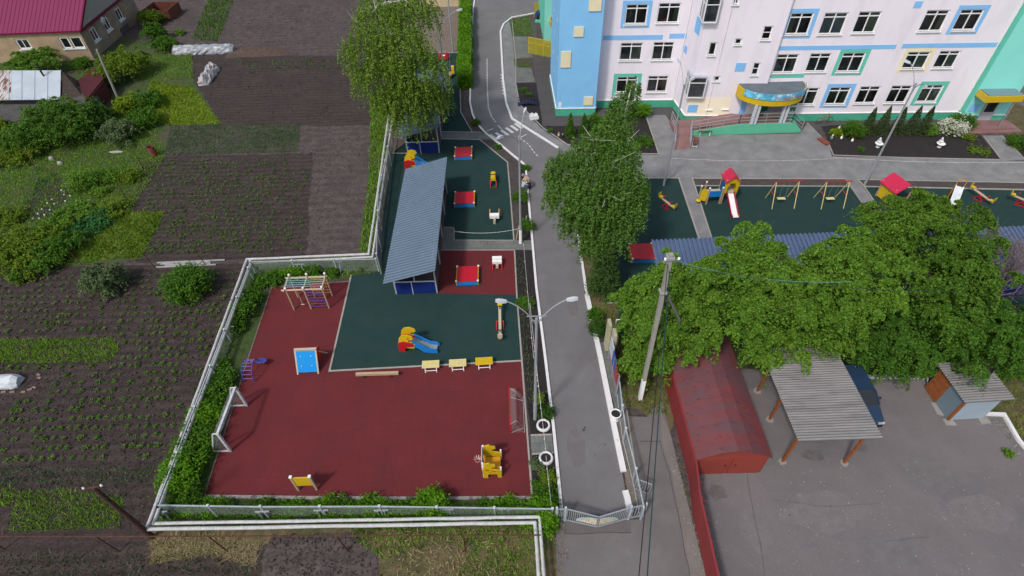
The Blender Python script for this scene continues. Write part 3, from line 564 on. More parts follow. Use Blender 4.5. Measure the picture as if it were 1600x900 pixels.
grass('dry_grass', [(600, 830), (760, 826), (800, 950), (620, 950)], 50, 0.18, STRAW, 'dry grass below the white pipes', 0.03, lean=0.9)
grass('grass', [(540, 826), (850, 818), (850, 950), (690, 950), (735, 862), (690, 846), (600, 875), (560, 850)], 110, 0.2, L_GRASS, 'green grass patches below the white pipes', 0.04)
grass('grass', [(866, 815), (884, 820), (892, 960), (862, 960)], 60, 0.14, STRAW, 'dry grass verge beside the lane', 0.03)
grass('grass', [(925, 480), (975, 480), (1040, 560), (1044, 650), (1018, 650), (1000, 640), (975, 635), (950, 545)], 70, 0.2, L_OLIVE, 'rough grass around the foot of the concrete pole', 0.04)
grass('grass', [(1480, 590), (1680, 590), (1700, 760), (1592, 688), (1568, 646), (1530, 640)], 40, 0.2, L_OLIVE, 'rough grass beside the kiosk', 0.04)
grass('grass', [(798, 34), (826, 25), (834, 55), (800, 56)], 60, 0.12, L_GRASS, 'small lawn beside the bend of the road', 0.05)
grass('crop_rows', [(300, 62), (326, 0), (366, 0), (340, 66)], 26, 0.3, L_MID, 'green rows of crops running away behind the film tunnel', 0.07)
grass('grass', [(170, 96), (300, 82), (303, 122), (236, 130)], 70, .17, L_GRASS, None, .045)
grass('weeds', [(370, 95), (560, 92), (560, 108), (370, 112)], 6, 0.25, L_MID, 'sparse weeds on the ploughed soil', 0.06)
grass('weeds', [(236, 828), (240, 815), (330, 560), (392, 420), (402, 430), (345, 600), (262, 822)], 40, 0.22, L_MID, 'weeds under the left run of the pipeline', 0.05)
# seedlings in the upper dark plot: too small and many to count
P = []
for r in range(26):
    yy = 252 + r * 5.7
    for k in range(46):
        x = 236 + k * 5.6 + random.uniform(-2, 2) - r * 0.6
        if random.random() < (0.6 if x < 430 else 0.25) and 226 - r * .2 < x < 480: P.append(G(x, yy + random.uniform(-1.4, 1.4)))
C = np.repeat(np.array(P), 7, 0); C += RNG.normal(size=C.shape) * 0.09; C[:, 2] = np.abs(C[:, 2]) + 0.06
o = np_mesh('seedlings', leaf_quads(C, 0.07), 4, L_MID); o['kind'] = 'stuff'; o['label'] = 'sparse green seedlings on the dark upper plot'
# clods and stones
C = np.concatenate([scatter([G(*p)[:2] for p in ((-60, 420), (380, 420), (236, 820), (-60, 840))], 2600), scatter([G(*p)[:2] for p in ((262, 0), (640, 0), (590, 190), (478, 400), (215, 405), (260, 245), (280, 90))], 3200), scatter([G(*p)[:2] for p in ((424, 836), (560, 832), (600, 900), (412, 900))], 400)])
C = np.concatenate([C, np.full((len(C), 1), 0.03)], 1)
o = np_mesh('soil_clods', leaf_quads(C, 0.075, 0.1, 0.8), 4, mat('clod', (0.075, 0.06, 0.058), 0.95, 0.5, 2)); o['kind'] = 'stuff'
# ================================================================ the kindergarten
KA = 1.0
PNK = mat('wall_pale_pink', srgb(230, 224, 232), 0.85, 0.02, 0.5, patch=(srgb(216, 210, 218), 0.9, 0.46, 0.78), bump=0.05, stretch=(1, 1, .3))
CREAM = mat('wall_cream', srgb(240, 230, 206), 0.85, 0.03, 0.6); SKYB = mat('wall_sky_blue', srgb(128, 188, 232), 0.8, 0.03, 0.5, patch=(srgb(134, 194, 236), 0.7, 0.45, 0.7), bump=0.05)
MINT = mat('wall_mint', srgb(136, 218, 206), 0.8, 0.03, 0.6); GRNP = mat('plinth_green', srgb(74, 168, 140), 0.8, 0.06, 0.8, patch=(srgb(60, 150, 122), 1.0, 0.5, 0.7)); GRNT = mat('trim_green', srgb(98, 190, 168), 0.8, 0.04, 1)
TRIMB = mat('trim_blue', srgb(128, 184, 232), 0.8, 0.04, 1); TRIMC = mat('trim_cream', srgb(232, 220, 182), 0.8, 0.04, 1); PANEL = mat('panel_cream', srgb(222, 212, 178), 0.8, 0.05, 2)
BLIND = mat('blind_pale_green', (0.55, 0.66, 0.5), 0.9, 0.15, 6, stretch=(5, 1, 1)); BLIND2 = mat('blind_grey', (0.7, 0.78, 0.8), 0.9, 0.1, 3); ROOFG = mat('bitumen_grey', srgb(92, 102, 110), 0.85, 0.12, 1.2)
K = thing('kindergarten_building', 'large pale pink kindergarten with blue and mint green wings behind the paved plaza', 'building', (0, 0, 0))
class Wall:
    """vertical wall plane from a to b (ground points, left to right seen from outside)"""
    def __init__(s, a, b): s.a = Vector((a[0], a[1], 0)); s.b = Vector((b[0], b[1], 0)); s.u = (s.b - s.a).normalized(); s.L = (s.b - s.a).length; s.n = Vector((s.u.y, -s.u.x, 0))
    def uz(s, x, y):
        r = _ray(x, y); o = Vector((0, 0, H)); t = (s.a - o).dot(s.n) / r.dot(s.n); p = o + r * t; return ((p - s.a).dot(s.u), p.z)
    def P(s, u, z, d=0.0): return s.a + s.u * u + Vector((0, 0, z)) + s.n * d
    def slab(s, mb, u0, u1, z0, z1, d0, d1, m=0):
        q = [s.P(u, z, d) for d in (d0, d1) for u, z in ((u0, z0), (u1, z0), (u1, z1), (u0, z1))]
        return mb.add(q, [(0, 3, 2, 1), (4, 5, 6, 7), (0, 1, 5, 4), (1, 2, 6, 5), (2, 3, 7, 6), (3, 0, 4, 7)], m)
def wall_with_holes(W, z0, z1, holes, m, name='wall', depth=0.28, parent=None):
    us = sorted({0.0, W.L, *[h[0] for h in holes], *[h[1] for h in holes]}); zs = sorted({z0, z1, *[h[2] for h in holes], *[h[3] for h in holes]}); mb = MB()
    for i in range(len(us) - 1):
        for j in range(len(zs) - 1):
            cu, cz = (us[i] + us[i + 1]) / 2, (zs[j] + zs[j + 1]) / 2
            if any(h[0] < cu < h[1] and h[2] < cz < h[3] for h in holes): continue
            mb.add([W.P(us[i], zs[j]), W.P(us[i + 1], zs[j]), W.P(us[i + 1], zs[j + 1]), W.P(us[i], zs[j + 1])], [(0, 1, 2, 3)])
    for h in holes:
        a, b, c, d = h[:4]; q = [W.P(u, z, e) for e in (0, -depth) for u, z in ((a, c), (b, c), (b, d), (a, d))]
        mb.add(q, [(0, 1, 5, 4), (1, 2, 6, 5), (2, 3, 7, 6), (3, 0, 4, 7)]); 
        e = depth + 0.4; q = [W.P(u, z, -k) for k in (depth, e) for u, z in ((a - .3, c - .2), (b + .3, c - .2), (b + .3, d + .2), (a - .3, d + .2))]
        mb.add(q, [(4, 5, 6, 7), (0, 1, 5, 4), (1, 2, 6, 5), (2, 3, 7, 6), (3, 0, 4, 7)], 1)
    return mb.build(name, [m, DARK], parent or K)
def window(W, h, style='double', blind=0, parent=None, sill=True, fw=0.10):
    u0, u1, z0, z1 = h[:4]; f = MB(); t = fw; d0, d1 = -0.14, -0.07; w = u1 - u0
    W.slab(f, u0, u1, z0, z0 + t, d0, d1); W.slab(f, u0, u1, z1 - t, z1, d0, d1); W.slab(f, u0, u0 + t, z0 + t, z1 - t, d0, d1); W.slab(f, u1 - t, u1, z0 + t, z1 - t, d0, d1)
    if style == 'double':
        zt = z0 + (z1 - z0) * 0.76; W.slab(f, u0 + t, u1 - t, zt, zt + 0.08, d0, d1 + .002); um = (u0 + u1) / 2; W.slab(f, um - 0.045, um + 0.045, z0 + t, z1 - t, d0, d1 + .004)
    elif style == 'cross':
        um = (u0 + u1) / 2; W.slab(f, um - 0.04, um + 0.04, z0 + t, z1 - t, d0, d1 + .004)
    elif style == 'transom':
        zt = z0 + (z1 - z0) * 0.5; W.slab(f, u0 + t, u1 - t, zt, zt + 0.05, d0, d1 + .002)
    wnd = f.build('window', WHITE, parent or K)
    g = MB(); g.add([W.P(u0 + t, z0 + t, -0.11), W.P(u1 - t, z0 + t, -0.11), W.P(u1 - t, z1 - t, -0.11), W.P(u0 + t, z1 - t, -0.11)], [(0, 1, 2, 3)]); g.build('pane', GLASS, wnd)
    if sill: s = MB(); W.slab(s, u0 - 0.06, u1 + 0.06, z0 - 0.05, z0 + 0.0, -0.14, 0.13); W.slab(s, u0 - .06, u1 + .06, z0 - 0.20, z0 - 0.05, 0.003, 0.03); s.build('sill', WHITE, wnd)
    if blind:
        b = MB(); a0, a1 = {1: (0.74, 0.98), 2: (0.02, 0.98), 3: (0.52, 0.98), 4: (0.05, 0.30)}[blind]
        b.add([W.P(u0 + w * a0, z0 + .1, -0.2), W.P(u0 + w * a1, z0 + .1, -0.2), W.P(u0 + w * a1, z1 - .1, -0.2), W.P(u0 + w * a0, z1 - .1, -0.2)], [(0, 1, 2, 3)]); b.build('curtain', BLIND2 if blind == 2 else BLIND, wnd)
    return wnd
def surround(W, h, m, g=0.32):
    u0, u1, z0, z1 = h[:4]; b = MB(); e = 0.012
    W.slab(b, u0 - g, u1 + g, z0 - g, z0, 0.0, e); W.slab(b, u0 - g, u1 + g, z1, z1 + g, 0.0, e); W.slab(b, u0 - g, u0, z0, z1, 0.0, e); W.slab(b, u1, u1 + g, z0, z1, 0.0, e); b.build('window_surround', m, K)
def panel(W, px, m, name='wall_panel', e=0.02):
    q = [W.uz(*p) for p in px]; u0, u1 = min(a[0] for a in q), max(a[0] for a in q); z0, z1 = min(a[1] for a in q), max(a[1] for a in q)
    if len(px) == 4: u0, u1 = (q[0][0] + q[3][0]) / 2, (q[1][0] + q[2][0]) / 2; z0, z1 = (q[2][1] + q[3][1]) / 2, (q[0][1] + q[1][1]) / 2
    b = MB(); W.slab(b, u0, u1, z0, z1, 0.0, e); return b.build(name, m, K)
HT = 14.2; PL = 0.75
def zz4(a): return [(1200 + x / 4, y / 4) for x, y in a]
def zz3(a): return [(800 + x / 4, y / 4) for x, y in a]
def hole(W, bl, br, t):
    """window from its bottom corners and the height of its top, measured on the wall"""
    a, b, c = W.uz(*bl), W.uz(*br), W.uz(*t); z = (a[1] + b[1]) / 2 + 0.16; return (a[0] + 0.06, b[0] - 0.06, z, c[1])
def plinth(W, u0=0, u1=None, m=None, h=PL):
    b = MB(); W.slab(b, u0, u1 or W.L, -0.1, h, 0.0, 0.05); b.build('plinth', m or GRNP, K); s = MB(); W.slab(s, u0, u1 or W.L, h + 0.002, h + 0.07, 0.0, 0.09); s.build('plinth_ledge', WHITE, K)
# corners
C0, C1 = G(1178, 189.5), G(1492, 186.4); D0 = G(1497.5, 191.3); D1 = G(1562, 191.0); B0, B1 = G(1068, 192), G(1180, 192.5); A0, A1 = G(929, 168), G(1051, 167); T0, T1 = G(869, 181), G(929, 180); T2 = Vector((T0.x - .1, 58.0, 0))
WC, WD, WB, WA, WT = Wall(C0, C1), Wall(D0, D1), Wall(B0, B1), Wall(A0, A1), Wall(T0, T1); WTL = Wall(T2, T0); WBL = Wall(A1, B0)
# --- main wing C
rowsC = [([(95, 228), (245, 228), (205, 80)], 'TRIMB', 4), ([(300, 228), (455, 228), (420, 78)], None, 2), ([(510, 220), (660, 218), (640, 71)], None, 3), ([(922, 210), (1075, 208), (1060, 62)], None, 1), ([(1132, 204), (1285, 201), (1270, 58)], 'TRIMB', 0),
         ([(15, 468), (160, 465), (130, 338)], None, 1), ([(218, 462), (358, 459), (330, 333)], None, 0), ([(415, 462), (565, 459), (540, 329)], 'GRNT', 0), ([(818, 442), (968, 440), (945, 323)], 'TRIMC', 3), ([(1012, 438), (1150, 436), (1140, 317)], None, 3),
         ([(145, 666), (285, 665), (270, 549)], None, 1), ([(340, 665), (478, 663), (450, 545)], 'TRIMB', 1), ([(525, 658), (660, 656), (640, 540)], None, 0), ([(715, 655), (852, 653), (830, 535)], None, 0), ([(908, 650), (1045, 648), (1020, 530)], 'GRNT', 1)]
HC = []
for q, tr, bl in rowsC:
    p = zz4(q); h = hole(WC, p[0], p[1], p[2]); HC.append((*h, tr, bl))
zr = HC[0][2] + 3.25
for h in HC[:5]: HC.append((h[0], h[1], h[2] + 3.25, h[3] + 3.25, None, 0))
wall_with_holes(WC, 0, HT, HC, PNK)
TR = dict(TRIMB=TRIMB, GRNT=GRNT, TRIMC=TRIMC)
for h in HC:
    window(WC, h, 'double', h[5])
    if h[4]: surround(WC, h, TR[h[4]])
plinth(WC)
panel(WC, zz4([(50, 288), (800, 280), (800, 303), (50, 316)]), TRIMB, 'stripe'); panel(WC, zz4([(840, 277), (1455, 262), (1430, 292), (835, 303)]), TRIMB, 'stripe')
panel(WC, zz4([(-60, 465), (225, 460), (225, 486), (-60, 486)]), GRNT, 'stripe')
panel(WC, zz4([(915, 8), (965, 8), (960, 50), (912, 50)]), TRIMB)
# --- wing D (mint)
hD = WD.uz(1524, 191)[0], WD.uz(1541, 191)[0]
wall_with_holes(WD, 0, HT, [], MINT); plinth(WD, 0, hD[0] - .05); plinth(WD, hD[1] + .05)
WDL = Wall(C1, D0); b = MB(); b.add([WDL.P(0, 0), WDL.P(WDL.L, 0), WDL.P(WDL.L, HT), WDL.P(0, HT)], [(0, 1, 2, 3)]); b.build('wall', GRNT, K)
plinth(WDL)
D2 = D1 + Vector((1.2, 13, 0)); WDR = Wall(D1, D2); b = MB(); b.add([WDR.P(0, 0), WDR.P(WDR.L, 0), WDR.P(WDR.L, HT), WDR.P(0, HT)], [(0, 1, 2, 3)]); b.build('wall', MINT, K)
panel(WD, [(1517, 163), (1530, 162), (1528, 174), (1512, 175)], TRIMB)
# --- block B with stair windows
def wB(q, st, bl=0):
    p = zz3(q); return (*hole(WB, p[0], p[1], p[2]), st, bl)
HB = [wB([(1365, 42), (1415, 42), (1400, -40)], 'cross'), wB([(1212, 360), (1268, 358), (1255, 265)], 'none'), wB([(1380, 292), (1433, 290), (1420, 240)], 'none'), wB([(1246, 520), (1298, 519), (1285, 475)], 'none'),
      wB([(1208, 695), (1250, 694), (1240, 655)], 'none'), wB([(1308, 692), (1352, 690), (1340, 650)], 'none'), wB([(1482, 482), (1535, 481), (1525, 392)], 'transom')]
HB.append((*hole(WB, (1186, 65.5), (1203, 65), (1197, 40.5)), 'transom', 0)); HB = [(max(h[0], .1), min(h[1], WB.L - .08), *h[2:]) for h in HB]
wall_with_holes(WB, 0, HT, HB, PNK); [window(WB, h, h[4], 0) for h in HB]; plinth(WB)
b = MB(); b.add([WBL.P(0, 0), WBL.P(WBL.L, 0), WBL.P(WBL.L, HT), WBL.P(0, HT)], [(0, 1, 2, 3)]); b.build('wall', PNK, K); plinth(WBL)
WBR = Wall(B1, C0); b = MB(); b.add([WBR.P(0, 0), WBR.P(WBR.L, 0), WBR.P(WBR.L, HT), WBR.P(0, HT)], [(0, 1, 2, 3)]); b.build('wall', PNK, K)
zc = WB.uz(1100, 152)[1]; b = MB(); WB.slab(b, 0.0, WB.uz(1143, 155)[0], PL + 0.075, zc, 0.0, 0.006); b.build('wall_panel', CREAM, K)
panel(WB, zz3([(1100, 656), (1163, 655), (1155, 702), (1097, 703)]), TRIMB); panel(WB, zz3([(1400, 394), (1462, 393), (1455, 447), (1393, 448)]), TRIMB); panel(WBL, zz3([(1150, 110), (1185, 100), (1175, 235), (1145, 200)]), TRIMB); panel(WBL, zz3([(1072, 285), (1095, 275), (1098, 330), (1078, 345)]), TRIMB)
for (lo, hi) in (((1094, 601), 475), ((1175, 134), -60)):                 # corner bays
    z0 = WB.uz(800 + lo[0] / 4, lo[1] / 4)[1]; z1 = z0 + (1.9 if hi > 0 else 2.1); u1 = WB.uz(800 + (lo[0] + 95) / 4, lo[1] / 4)[0]
    bay = MB(); bay.prism([WB.P(-.35, 0, .42), WB.P(u1, 0, .42), WB.P(u1, 0, 0.0), WB.P(.0, 0, 0.0), WB.P(-.35, 0, -1.15)], z0, z0 + .12); cp = MB(); cp.prism([WB.P(-.35, 0, .42), WB.P(u1, 0, .42), WB.P(u1, 0, 0.0), WB.P(.0, 0, 0.0), WB.P(-.35, 0, -1.15)], z1 + .002, z1 + .12)
    for p in ((-.32, .39), (u1 - .03, .39), (-.32, -.4), (-.32, -1.1), (u1 - .03, .04)): bay.beam(WB.P(p[0], z0 + .12, p[1]), WB.P(p[0], z1, p[1]), .09)
    bay.beam(WB.P(-.32, z0 + 1.45, .39), WB.P(u1, z0 + 1.45, .39), .06); bay.beam(WB.P(-.32, z0 + 1.45, .39), WB.P(-.32, z0 + 1.45, -1.1), .06)
    by = bay.build('bay_window', WHITE, K)
    g = MB(); g.add([WB.P(-.32, z0 + .12, .385), WB.P(u1, z0 + .12, .385), WB.P(u1, z1, .385), WB.P(-.32, z1, .385)], [(0, 1, 2, 3)]); g.add([WB.P(-.325, z0 + .12, -1.12), WB.P(-.325, z0 + .12, .385), WB.P(-.325, z1, .385), WB.P(-.325, z1, -1.12)], [(0, 1, 2, 3)]); g.build('pane', GLASS, by)
    g = MB(); WB.slab(g, 0.02, u1, z0 + .13, z1 - .01, 0.003, .03); g.build('interior', DARK, by); cp.build('bay_top', mat('bay_top_grey', srgb(170, 172, 180), .7), by)
# --- recessed wing A
def wA(q, tr, bl):
    p = zz3(q); return (*hole(WA, p[0], p[1], p[2]), tr, bl)
HA = [wA([(695, 165), (840, 163), (785, 26)], 'TRIMB', 0), wA([(893, 157), (1040, 155), (980, 18)], None, 1), wA([(662, 390), (808, 388), (745, 267)], None, 3), wA([(862, 387), (1000, 385), (950, 262)], None, 1), wA([(640, 590), (778, 588), (720, 480)], 'GRNT', 0), wA([(830, 587), (965, 585), (915, 474)], None, 1)]
HA += [(h[0], h[1], h[2] + 3.25, h[3] + 3.25, None, 0) for h in HA[:2]]; HA = [(max(h[0], .3), min(h[1], WA.L - .1), *h[2:]) for h in HA]
wall_with_holes(WA, 0, HT, HA, PNK); plinth(WA)
for h in HA:
    window(WA, h, 'double', h[5])
    if h[4]: surround(WA, h, TR[h[4]])
panel(WA, zz3([(570, 228), (943, 212), (943, 240), (570, 258)]), TRIMB, 'stripe'); panel(WA, zz3([(985, 211), (1100, 208), (1098, 238), (983, 241)]), TRIMB, 'stripe')
# --- blue tower
wall_with_holes(WT, 0, HT, [], SKYB); b = MB(); b.add([WTL.P(0, 0), WTL.P(WTL.L, 0), WTL.P(WTL.L, HT), WTL.P(0, HT)], [(0, 1, 2, 3)]); b.build('wall', SKYB, K)
WTR = Wall(T1, A0 + Vector((.02, 0, 0))); b = MB(); b.add([WTR.P(0, 0), WTR.P(WTR.L, 0), WTR.P(WTR.L, HT), WTR.P(0, HT)], [(0, 1, 2, 3)]); b.build('wall', SKYB, K)
plinth(WT); plinth(WTL); plinth(WTR)
for q in ([(482, -10), (560, -10), (558, 68), (480, 68)], [(388, 167), (449, 167), (446, 228), (384, 228)], [(307, 321), (369, 321), (365, 420), (303, 420)], [(450, 604), (506, 604), (503, 656), (447, 656)]):
    panel(WT, zz3(q), PANEL, 'wall_panel', 0.09)
panel(WT, zz3([(290, 640), (310, 640), (308, 668), (288, 668)]), PNK, 'wall_panel')
MOT = mat('motif_white', (0.75, 0.8, 0.85), 0.8, 0.02)
for (u, z, s) in ((.9, 2.2, .3), (1.6, 4.0, .42), (2.6, 6.3, .36), (1.2, 7.8, .4), (3.6, 3.0, .3), (4.6, 8.2, .4), (5.6, 5.2, .34)):   # white birds painted on the side wall
    b = MB(); b.plate([(0, 0), (s, .25 * s), (1.4 * s, s), (.9 * s, .7 * s), (.4 * s, 1.1 * s), (.35 * s, .5 * s)], WTL.P(u + .4, z, 0.004), WTL.u, (0, 0, 1), 0.004); b.build('wall_motif', MOT, K)
# --- mint side entrance behind the tower
E0 = G(850, 68); E1 = Vector((T2.x, E0.y, 0)); WE = Wall(E0, E1 + Vector((2, 0, 0))); E2 = G(841, 20); WE2 = Wall(E2, E0)
for W_, m_ in ((WE, MINT), (WE2, GRNT)):
    b = MB(); b.add([W_.P(0, 0), W_.P(W_.L, 0), W_.P(W_.L, HT), W_.P(0, HT)], [(0, 1, 2, 3)]); b.build('wall', m_, K)
b = MB(); WE.slab(b, 1.1, 2.3, 0.1, 2.2, .003, .05); b.build('door', mat('door_white', (0.6, 0.6, 0.62), 0.5, 0.05), K)
b = MB(); b.cbox(WE.P(1.7, 2.75, .75), (2.3, 1.5, .5)); cn = b.build('entrance_canopy', YEL, K); b = MB(); b.cbox(WE.P(1.7, 3.02, .72), (2.0, 1.3, .05)); b.build('canopy_roof', ROOFG, cn)
b = MB(); b.box(E0.x + .4, T2.x + .5, E0.y - 1.9, E0.y - .02, 0, .16); b.build('entrance_step', RAMPP, K)
for W_, u_ in ((WB, WB.L - .12), (WB, 1.9), (WC, WC.L - .15), (WA, WA.L - .15)): b = MB(); b.tube([W_.P(u_, .8, .07), W_.P(u_, HT, .07)], .022 if W_ is WB else .045, 6); b.build('drainpipe', PNK if W_ is WB else WHITE, K)
# --- roof
b = MB(); hull = [T0, T1, A0, A1, B0, B1, C0, C1, D0, D1, D2, Vector((D2.x, 66, 0)), Vector((E2.x, 74, 0)), E2, E0, Vector((T2.x - .0, E0.y, 0)), T2]
b.prism([(p.x, p.y) for p in hull], HT, HT + .25); b.build('roof', ROOFG, K)
# --- main entrance: deck, ramp, stairs, canopy
zd = 1.0
dk = [G(1078, 211), G(1232, 207.5), G(1252, 208)]
yf = [p.y for p in dk]; xR = dk[1].x
b = MB(); X0, X1, X2, X3 = dk[0].x, G(1150, 209).x, dk[1].x, dk[2].x; Yf = dk[1].y; Yb = B0.y - .06
b.prism([(X1, Yf), (X2, Yf), (X2, C0.y - .1), (X1, C0.y - .3)], 0, zd)
b.add([(X0, Yf + .05, 0), (X1, Yf, 0), (X1, Yb, 0), (X0, Yb, 0), (X0, Yf + .05, .38), (X1, Yf, zd), (X1, Yb, zd), (X0, Yb, .38)], [(0, 3, 2, 1), (4, 5, 6, 7), (0, 1, 5, 4), (1, 2, 6, 5), (2, 3, 7, 6), (3, 0, 4, 7)])
n = 5
for i in range(n): b.box(X2 + i * (X3 - X2) / n, X2 + (i + 1) * (X3 - X2) / n, Yf + .08, C0.y - .3, 0, zd * (1 - (i + 1) / (n + 1)))
b.add([(X2, Yf, 0), (X3, Yf, 0), (X2, Yf, zd), (X2, Yf + .08, 0), (X3, Yf + .08, 0), (X2, Yf + .08, zd)], [(0, 1, 2), (3, 5, 4), (1, 4, 5, 2), (0, 3, 4, 1), (0, 2, 5, 3)])
b.build('entrance_deck', mat('deck_green', srgb(92, 178, 146), 0.8, 0.04, 1), K)
b = MB(); b.add([(X0, Yf + .12, .385), (X1, Yf + .1, zd + .005), (X1, Yb, zd + .005), (X0, Yb, .385)], [(0, 1, 2, 3)]); b.add([(X1, Yf + .1, zd + .005), (X2, Yf + .1, zd + .005), (X2, C0.y - .12, zd + .005), (X1, C0.y - .32, zd + .005)], [(0, 1, 2, 3)]); b.build('deck_paving', RAMPP, K)
r0, r1 = G(1053, 234), G(1077, 233); b = MB(); b.add([(r0.x, r0.y, 0.03), (r1.x, r1.y, 0.03), (X0 + .02, Yf + .4, .38), (X0 - 1.45, Yf + .4, .38), (r0.x, r0.y, 0), (r1.x, r1.y, 0), (X0 + .02, Yf + .4, 0), (X0 - 1.45, Yf + .4, 0)], [(0, 1, 2, 3), (0, 4, 5, 1), (1, 5, 6, 2), (2, 6, 7, 3), (3, 7, 4, 0)]); b.box(X0 - 1.45, X0, Yf + .4, Yb, 0, .38); b.build('ramp', RAMPP, K)
def railing(pts, name='railing', h=0.95, parent=None, step=1.1, m=None):
    b = MB(); P_ = [Vector(p) for p in pts]
    for i in range(len(P_) - 1):
        a, c = P_[i], P_[i + 1]; L = (c - a).length; k = max(1, int(L / step))
        for z in (h, h * .62, h * .3): b.beam(a + Vector((0, 0, z)), c + Vector((0, 0, z)), 0.045)
        for j in range(k + 1): q = a.lerp(c, j / k); b.beam(q, q + Vector((0, 0, h)), 0.05)
    return b.build(name, m or GALV, parent or K)
railing([(X0, Yf + .2, .38), (X1, Yf + .15, zd), (X2, Yf + .15, zd), (X3, Yf + .1, .12)]); railing([(r0.x, r0.y, 0), (X0 - 1.4, Yf + .4, .38), (X0 - 1.4, Yb - .1, .38)]); railing([(r1.x, r1.y, 0), (X0 + .02, Yf + .4, .38)]); railing([(X2 + .1, Yf + 2.2, zd), (X3 - .1, Yf + 2.2, .12)], step=.8)
cx0, cx1 = onY(1153, 133, C0.y - .2), onY(1258, 124, C0.y - .2); zc0 = 2.9; b = MB(); arc = []; N = 28; Rx = (cx1.x - cx0.x) / 2; cx = (cx0.x + cx1.x) / 2; dep = 2.5; Y0 = C0.y - .12
for i in range(N + 1): t = math.pi * i / N; arc.append((cx - Rx * math.cos(t), Y0 - dep * math.sin(t) ** 0.8))
b.prism(arc, zc0, zc0 + 1.0); can = b.build('entrance_canopy', YEL, K)
b = MB(); b.prism([((x - cx) * .97 + cx, (y - Y0) * .97 + Y0 - .0) for x, y in arc], zc0 + 1.0, zc0 + 1.05); b.build('canopy_roof', ROOFG, can)
SGN = mat('sign_sky', (0.10, 0.42, 0.75), 0.6, 0.5, 1.6, patch=((0.75, 0.85, 0.92), 1.1, 0.52, 0.6), fine=((0.25, 0.6, 0.2), 2.2, 0.60, 0.66))
b = MB(); off = lambda p, k: ((p[0] - cx) * k + cx, (p[1] - Y0) * k + Y0)
for i in range(4, N - 1):
    p, q = off(arc[i], 1.012), off(arc[i + 1], 1.012); p2, q2 = off(arc[i], 1.03), off(arc[i + 1], 1.03)
    b.add([(*p2, zc0 + .56), (*q2, zc0 + .56), (*q2, zc0 + 1.12), (*p2, zc0 + 1.12), (*p, zc0 + .56), (*q, zc0 + .56), (*q, zc0 + 1.12), (*p, zc0 + 1.12)], [(0, 1, 2, 3), (3, 2, 6, 7), (4, 7, 6, 5), (0, 4, 5, 1)])
sg = b.build('sign', SGN, can)
def text_mesh(s, size, m, parent, fn, name='lettering', th=0.01):
    c = bpy.data.curves.new('t', 'FONT'); c.body = s; c.size = size; c.extrude = th; c.resolution_u = 3; o = bpy.data.objects.new('t', c); COL.objects.link(o)
    bpy.context.view_layer.update(); me = bpy.data.meshes.new_from_object(o.evaluated_get(bpy.context.evaluated_depsgraph_get())); bpy.data.objects.remove(o); bpy.data.curves.remove(c)
    xs = [v.co.x for v in me.vertices]; w_ = (min(xs), max(xs))
    for v in me.vertices: v.co = fn(v.co.x - (w_[0] + w_[1]) / 2, v.co.y, v.co.z)
    me.materials.clear(); me.materials.append(m); k = bpy.data.objects.new(name, me); COL.objects.link(k); k.parent = parent; return k
tot = sum(math.dist(arc[i], arc[i + 1]) for i in range(N))
def onarc(x, y, z):
    s = tot * 0.60 + x; acc = 0
    for i in range(N):
        L = math.dist(arc[i], arc[i + 1])
        if acc + L >= s or i == N - 1:
            f = (s - acc) / L; p = off((arc[i][0] * (1 - f) + arc[i + 1][0] * f, arc[i][1] * (1 - f) + arc[i + 1][1] * f), 1.035 + z * 0.004); return Vector((p[0], p[1], zc0 + .63 + y))
        acc += L
text_mesh('Зелёная гора', 0.40, mat('sign_red', (0.55, 0.02, 0.06), 0.6, 0.02), sg, onarc)
for px_ in ((1176, 193.5), (1221, 191)):
    c = G(px_[0], px_[1], zd); b = MB()
    for dx in (-.16, .16): b.cbox((c.x + dx, c.y, (zd + zc0) / 2), (.2, .26, zc0 - zd))
    b.build('column', mat('column_grey', (0.5, 0.53, 0.57), 0.6, 0.05), K)
def onwall(W, x0, x1, z0, z1, m, name, e=0.03, parent=None):
    b = MB(); W.slab(b, x0, x1, z0, z1, 0.003, e); return b.build(name, m, parent or K)
ub = WB.uz(1156, 170)[0]; onwall(WB, ub, WB.L - .02, zd, 3.6, TRIMB, 'entrance_surround', .03)
dr = onwall(WB, ub + .55, ub + 1.5, zd + .02, 3.0, WHITE, 'door', .07); onwall(WB, ub + .68, ub + 1.37, zd + 1.0, 2.85, CARG, 'door_glass', .08, dr)
uc = WC.uz(1190, 170)[0]; onwall(WC, .15, 3.5, zd, 3.3, mat('entrance_green', srgb(40, 120, 96), 0.7, 0.06), 'entrance_surround', .025)
dr = onwall(WC, .9, 2.8, zd + .02, 3.0, mat('door_grey', (0.35, 0.36, 0.38), 0.6, 0.05), 'door', .07); onwall(WC, 1.05, 2.65, zd + 1.0, 2.8, CARG, 'door_glass', .08, dr)
b = MB(); b.box(G(1183, 190).x, G(1220, 190).x, C0.y - 1.05, C0.y - .75, zd, zd + .45); pb = b.build('planter_shelf', mat('shelf', (0.4, 0.36, 0.3), 0.8), K)
b = MB()
for i in range(12): b.ball((G(1183, 190).x + .15 + i * .22, C0.y - .9 + random.uniform(-.05, .05), zd + .5), .08, 6)
b.build('flowers', PETALW, pb)
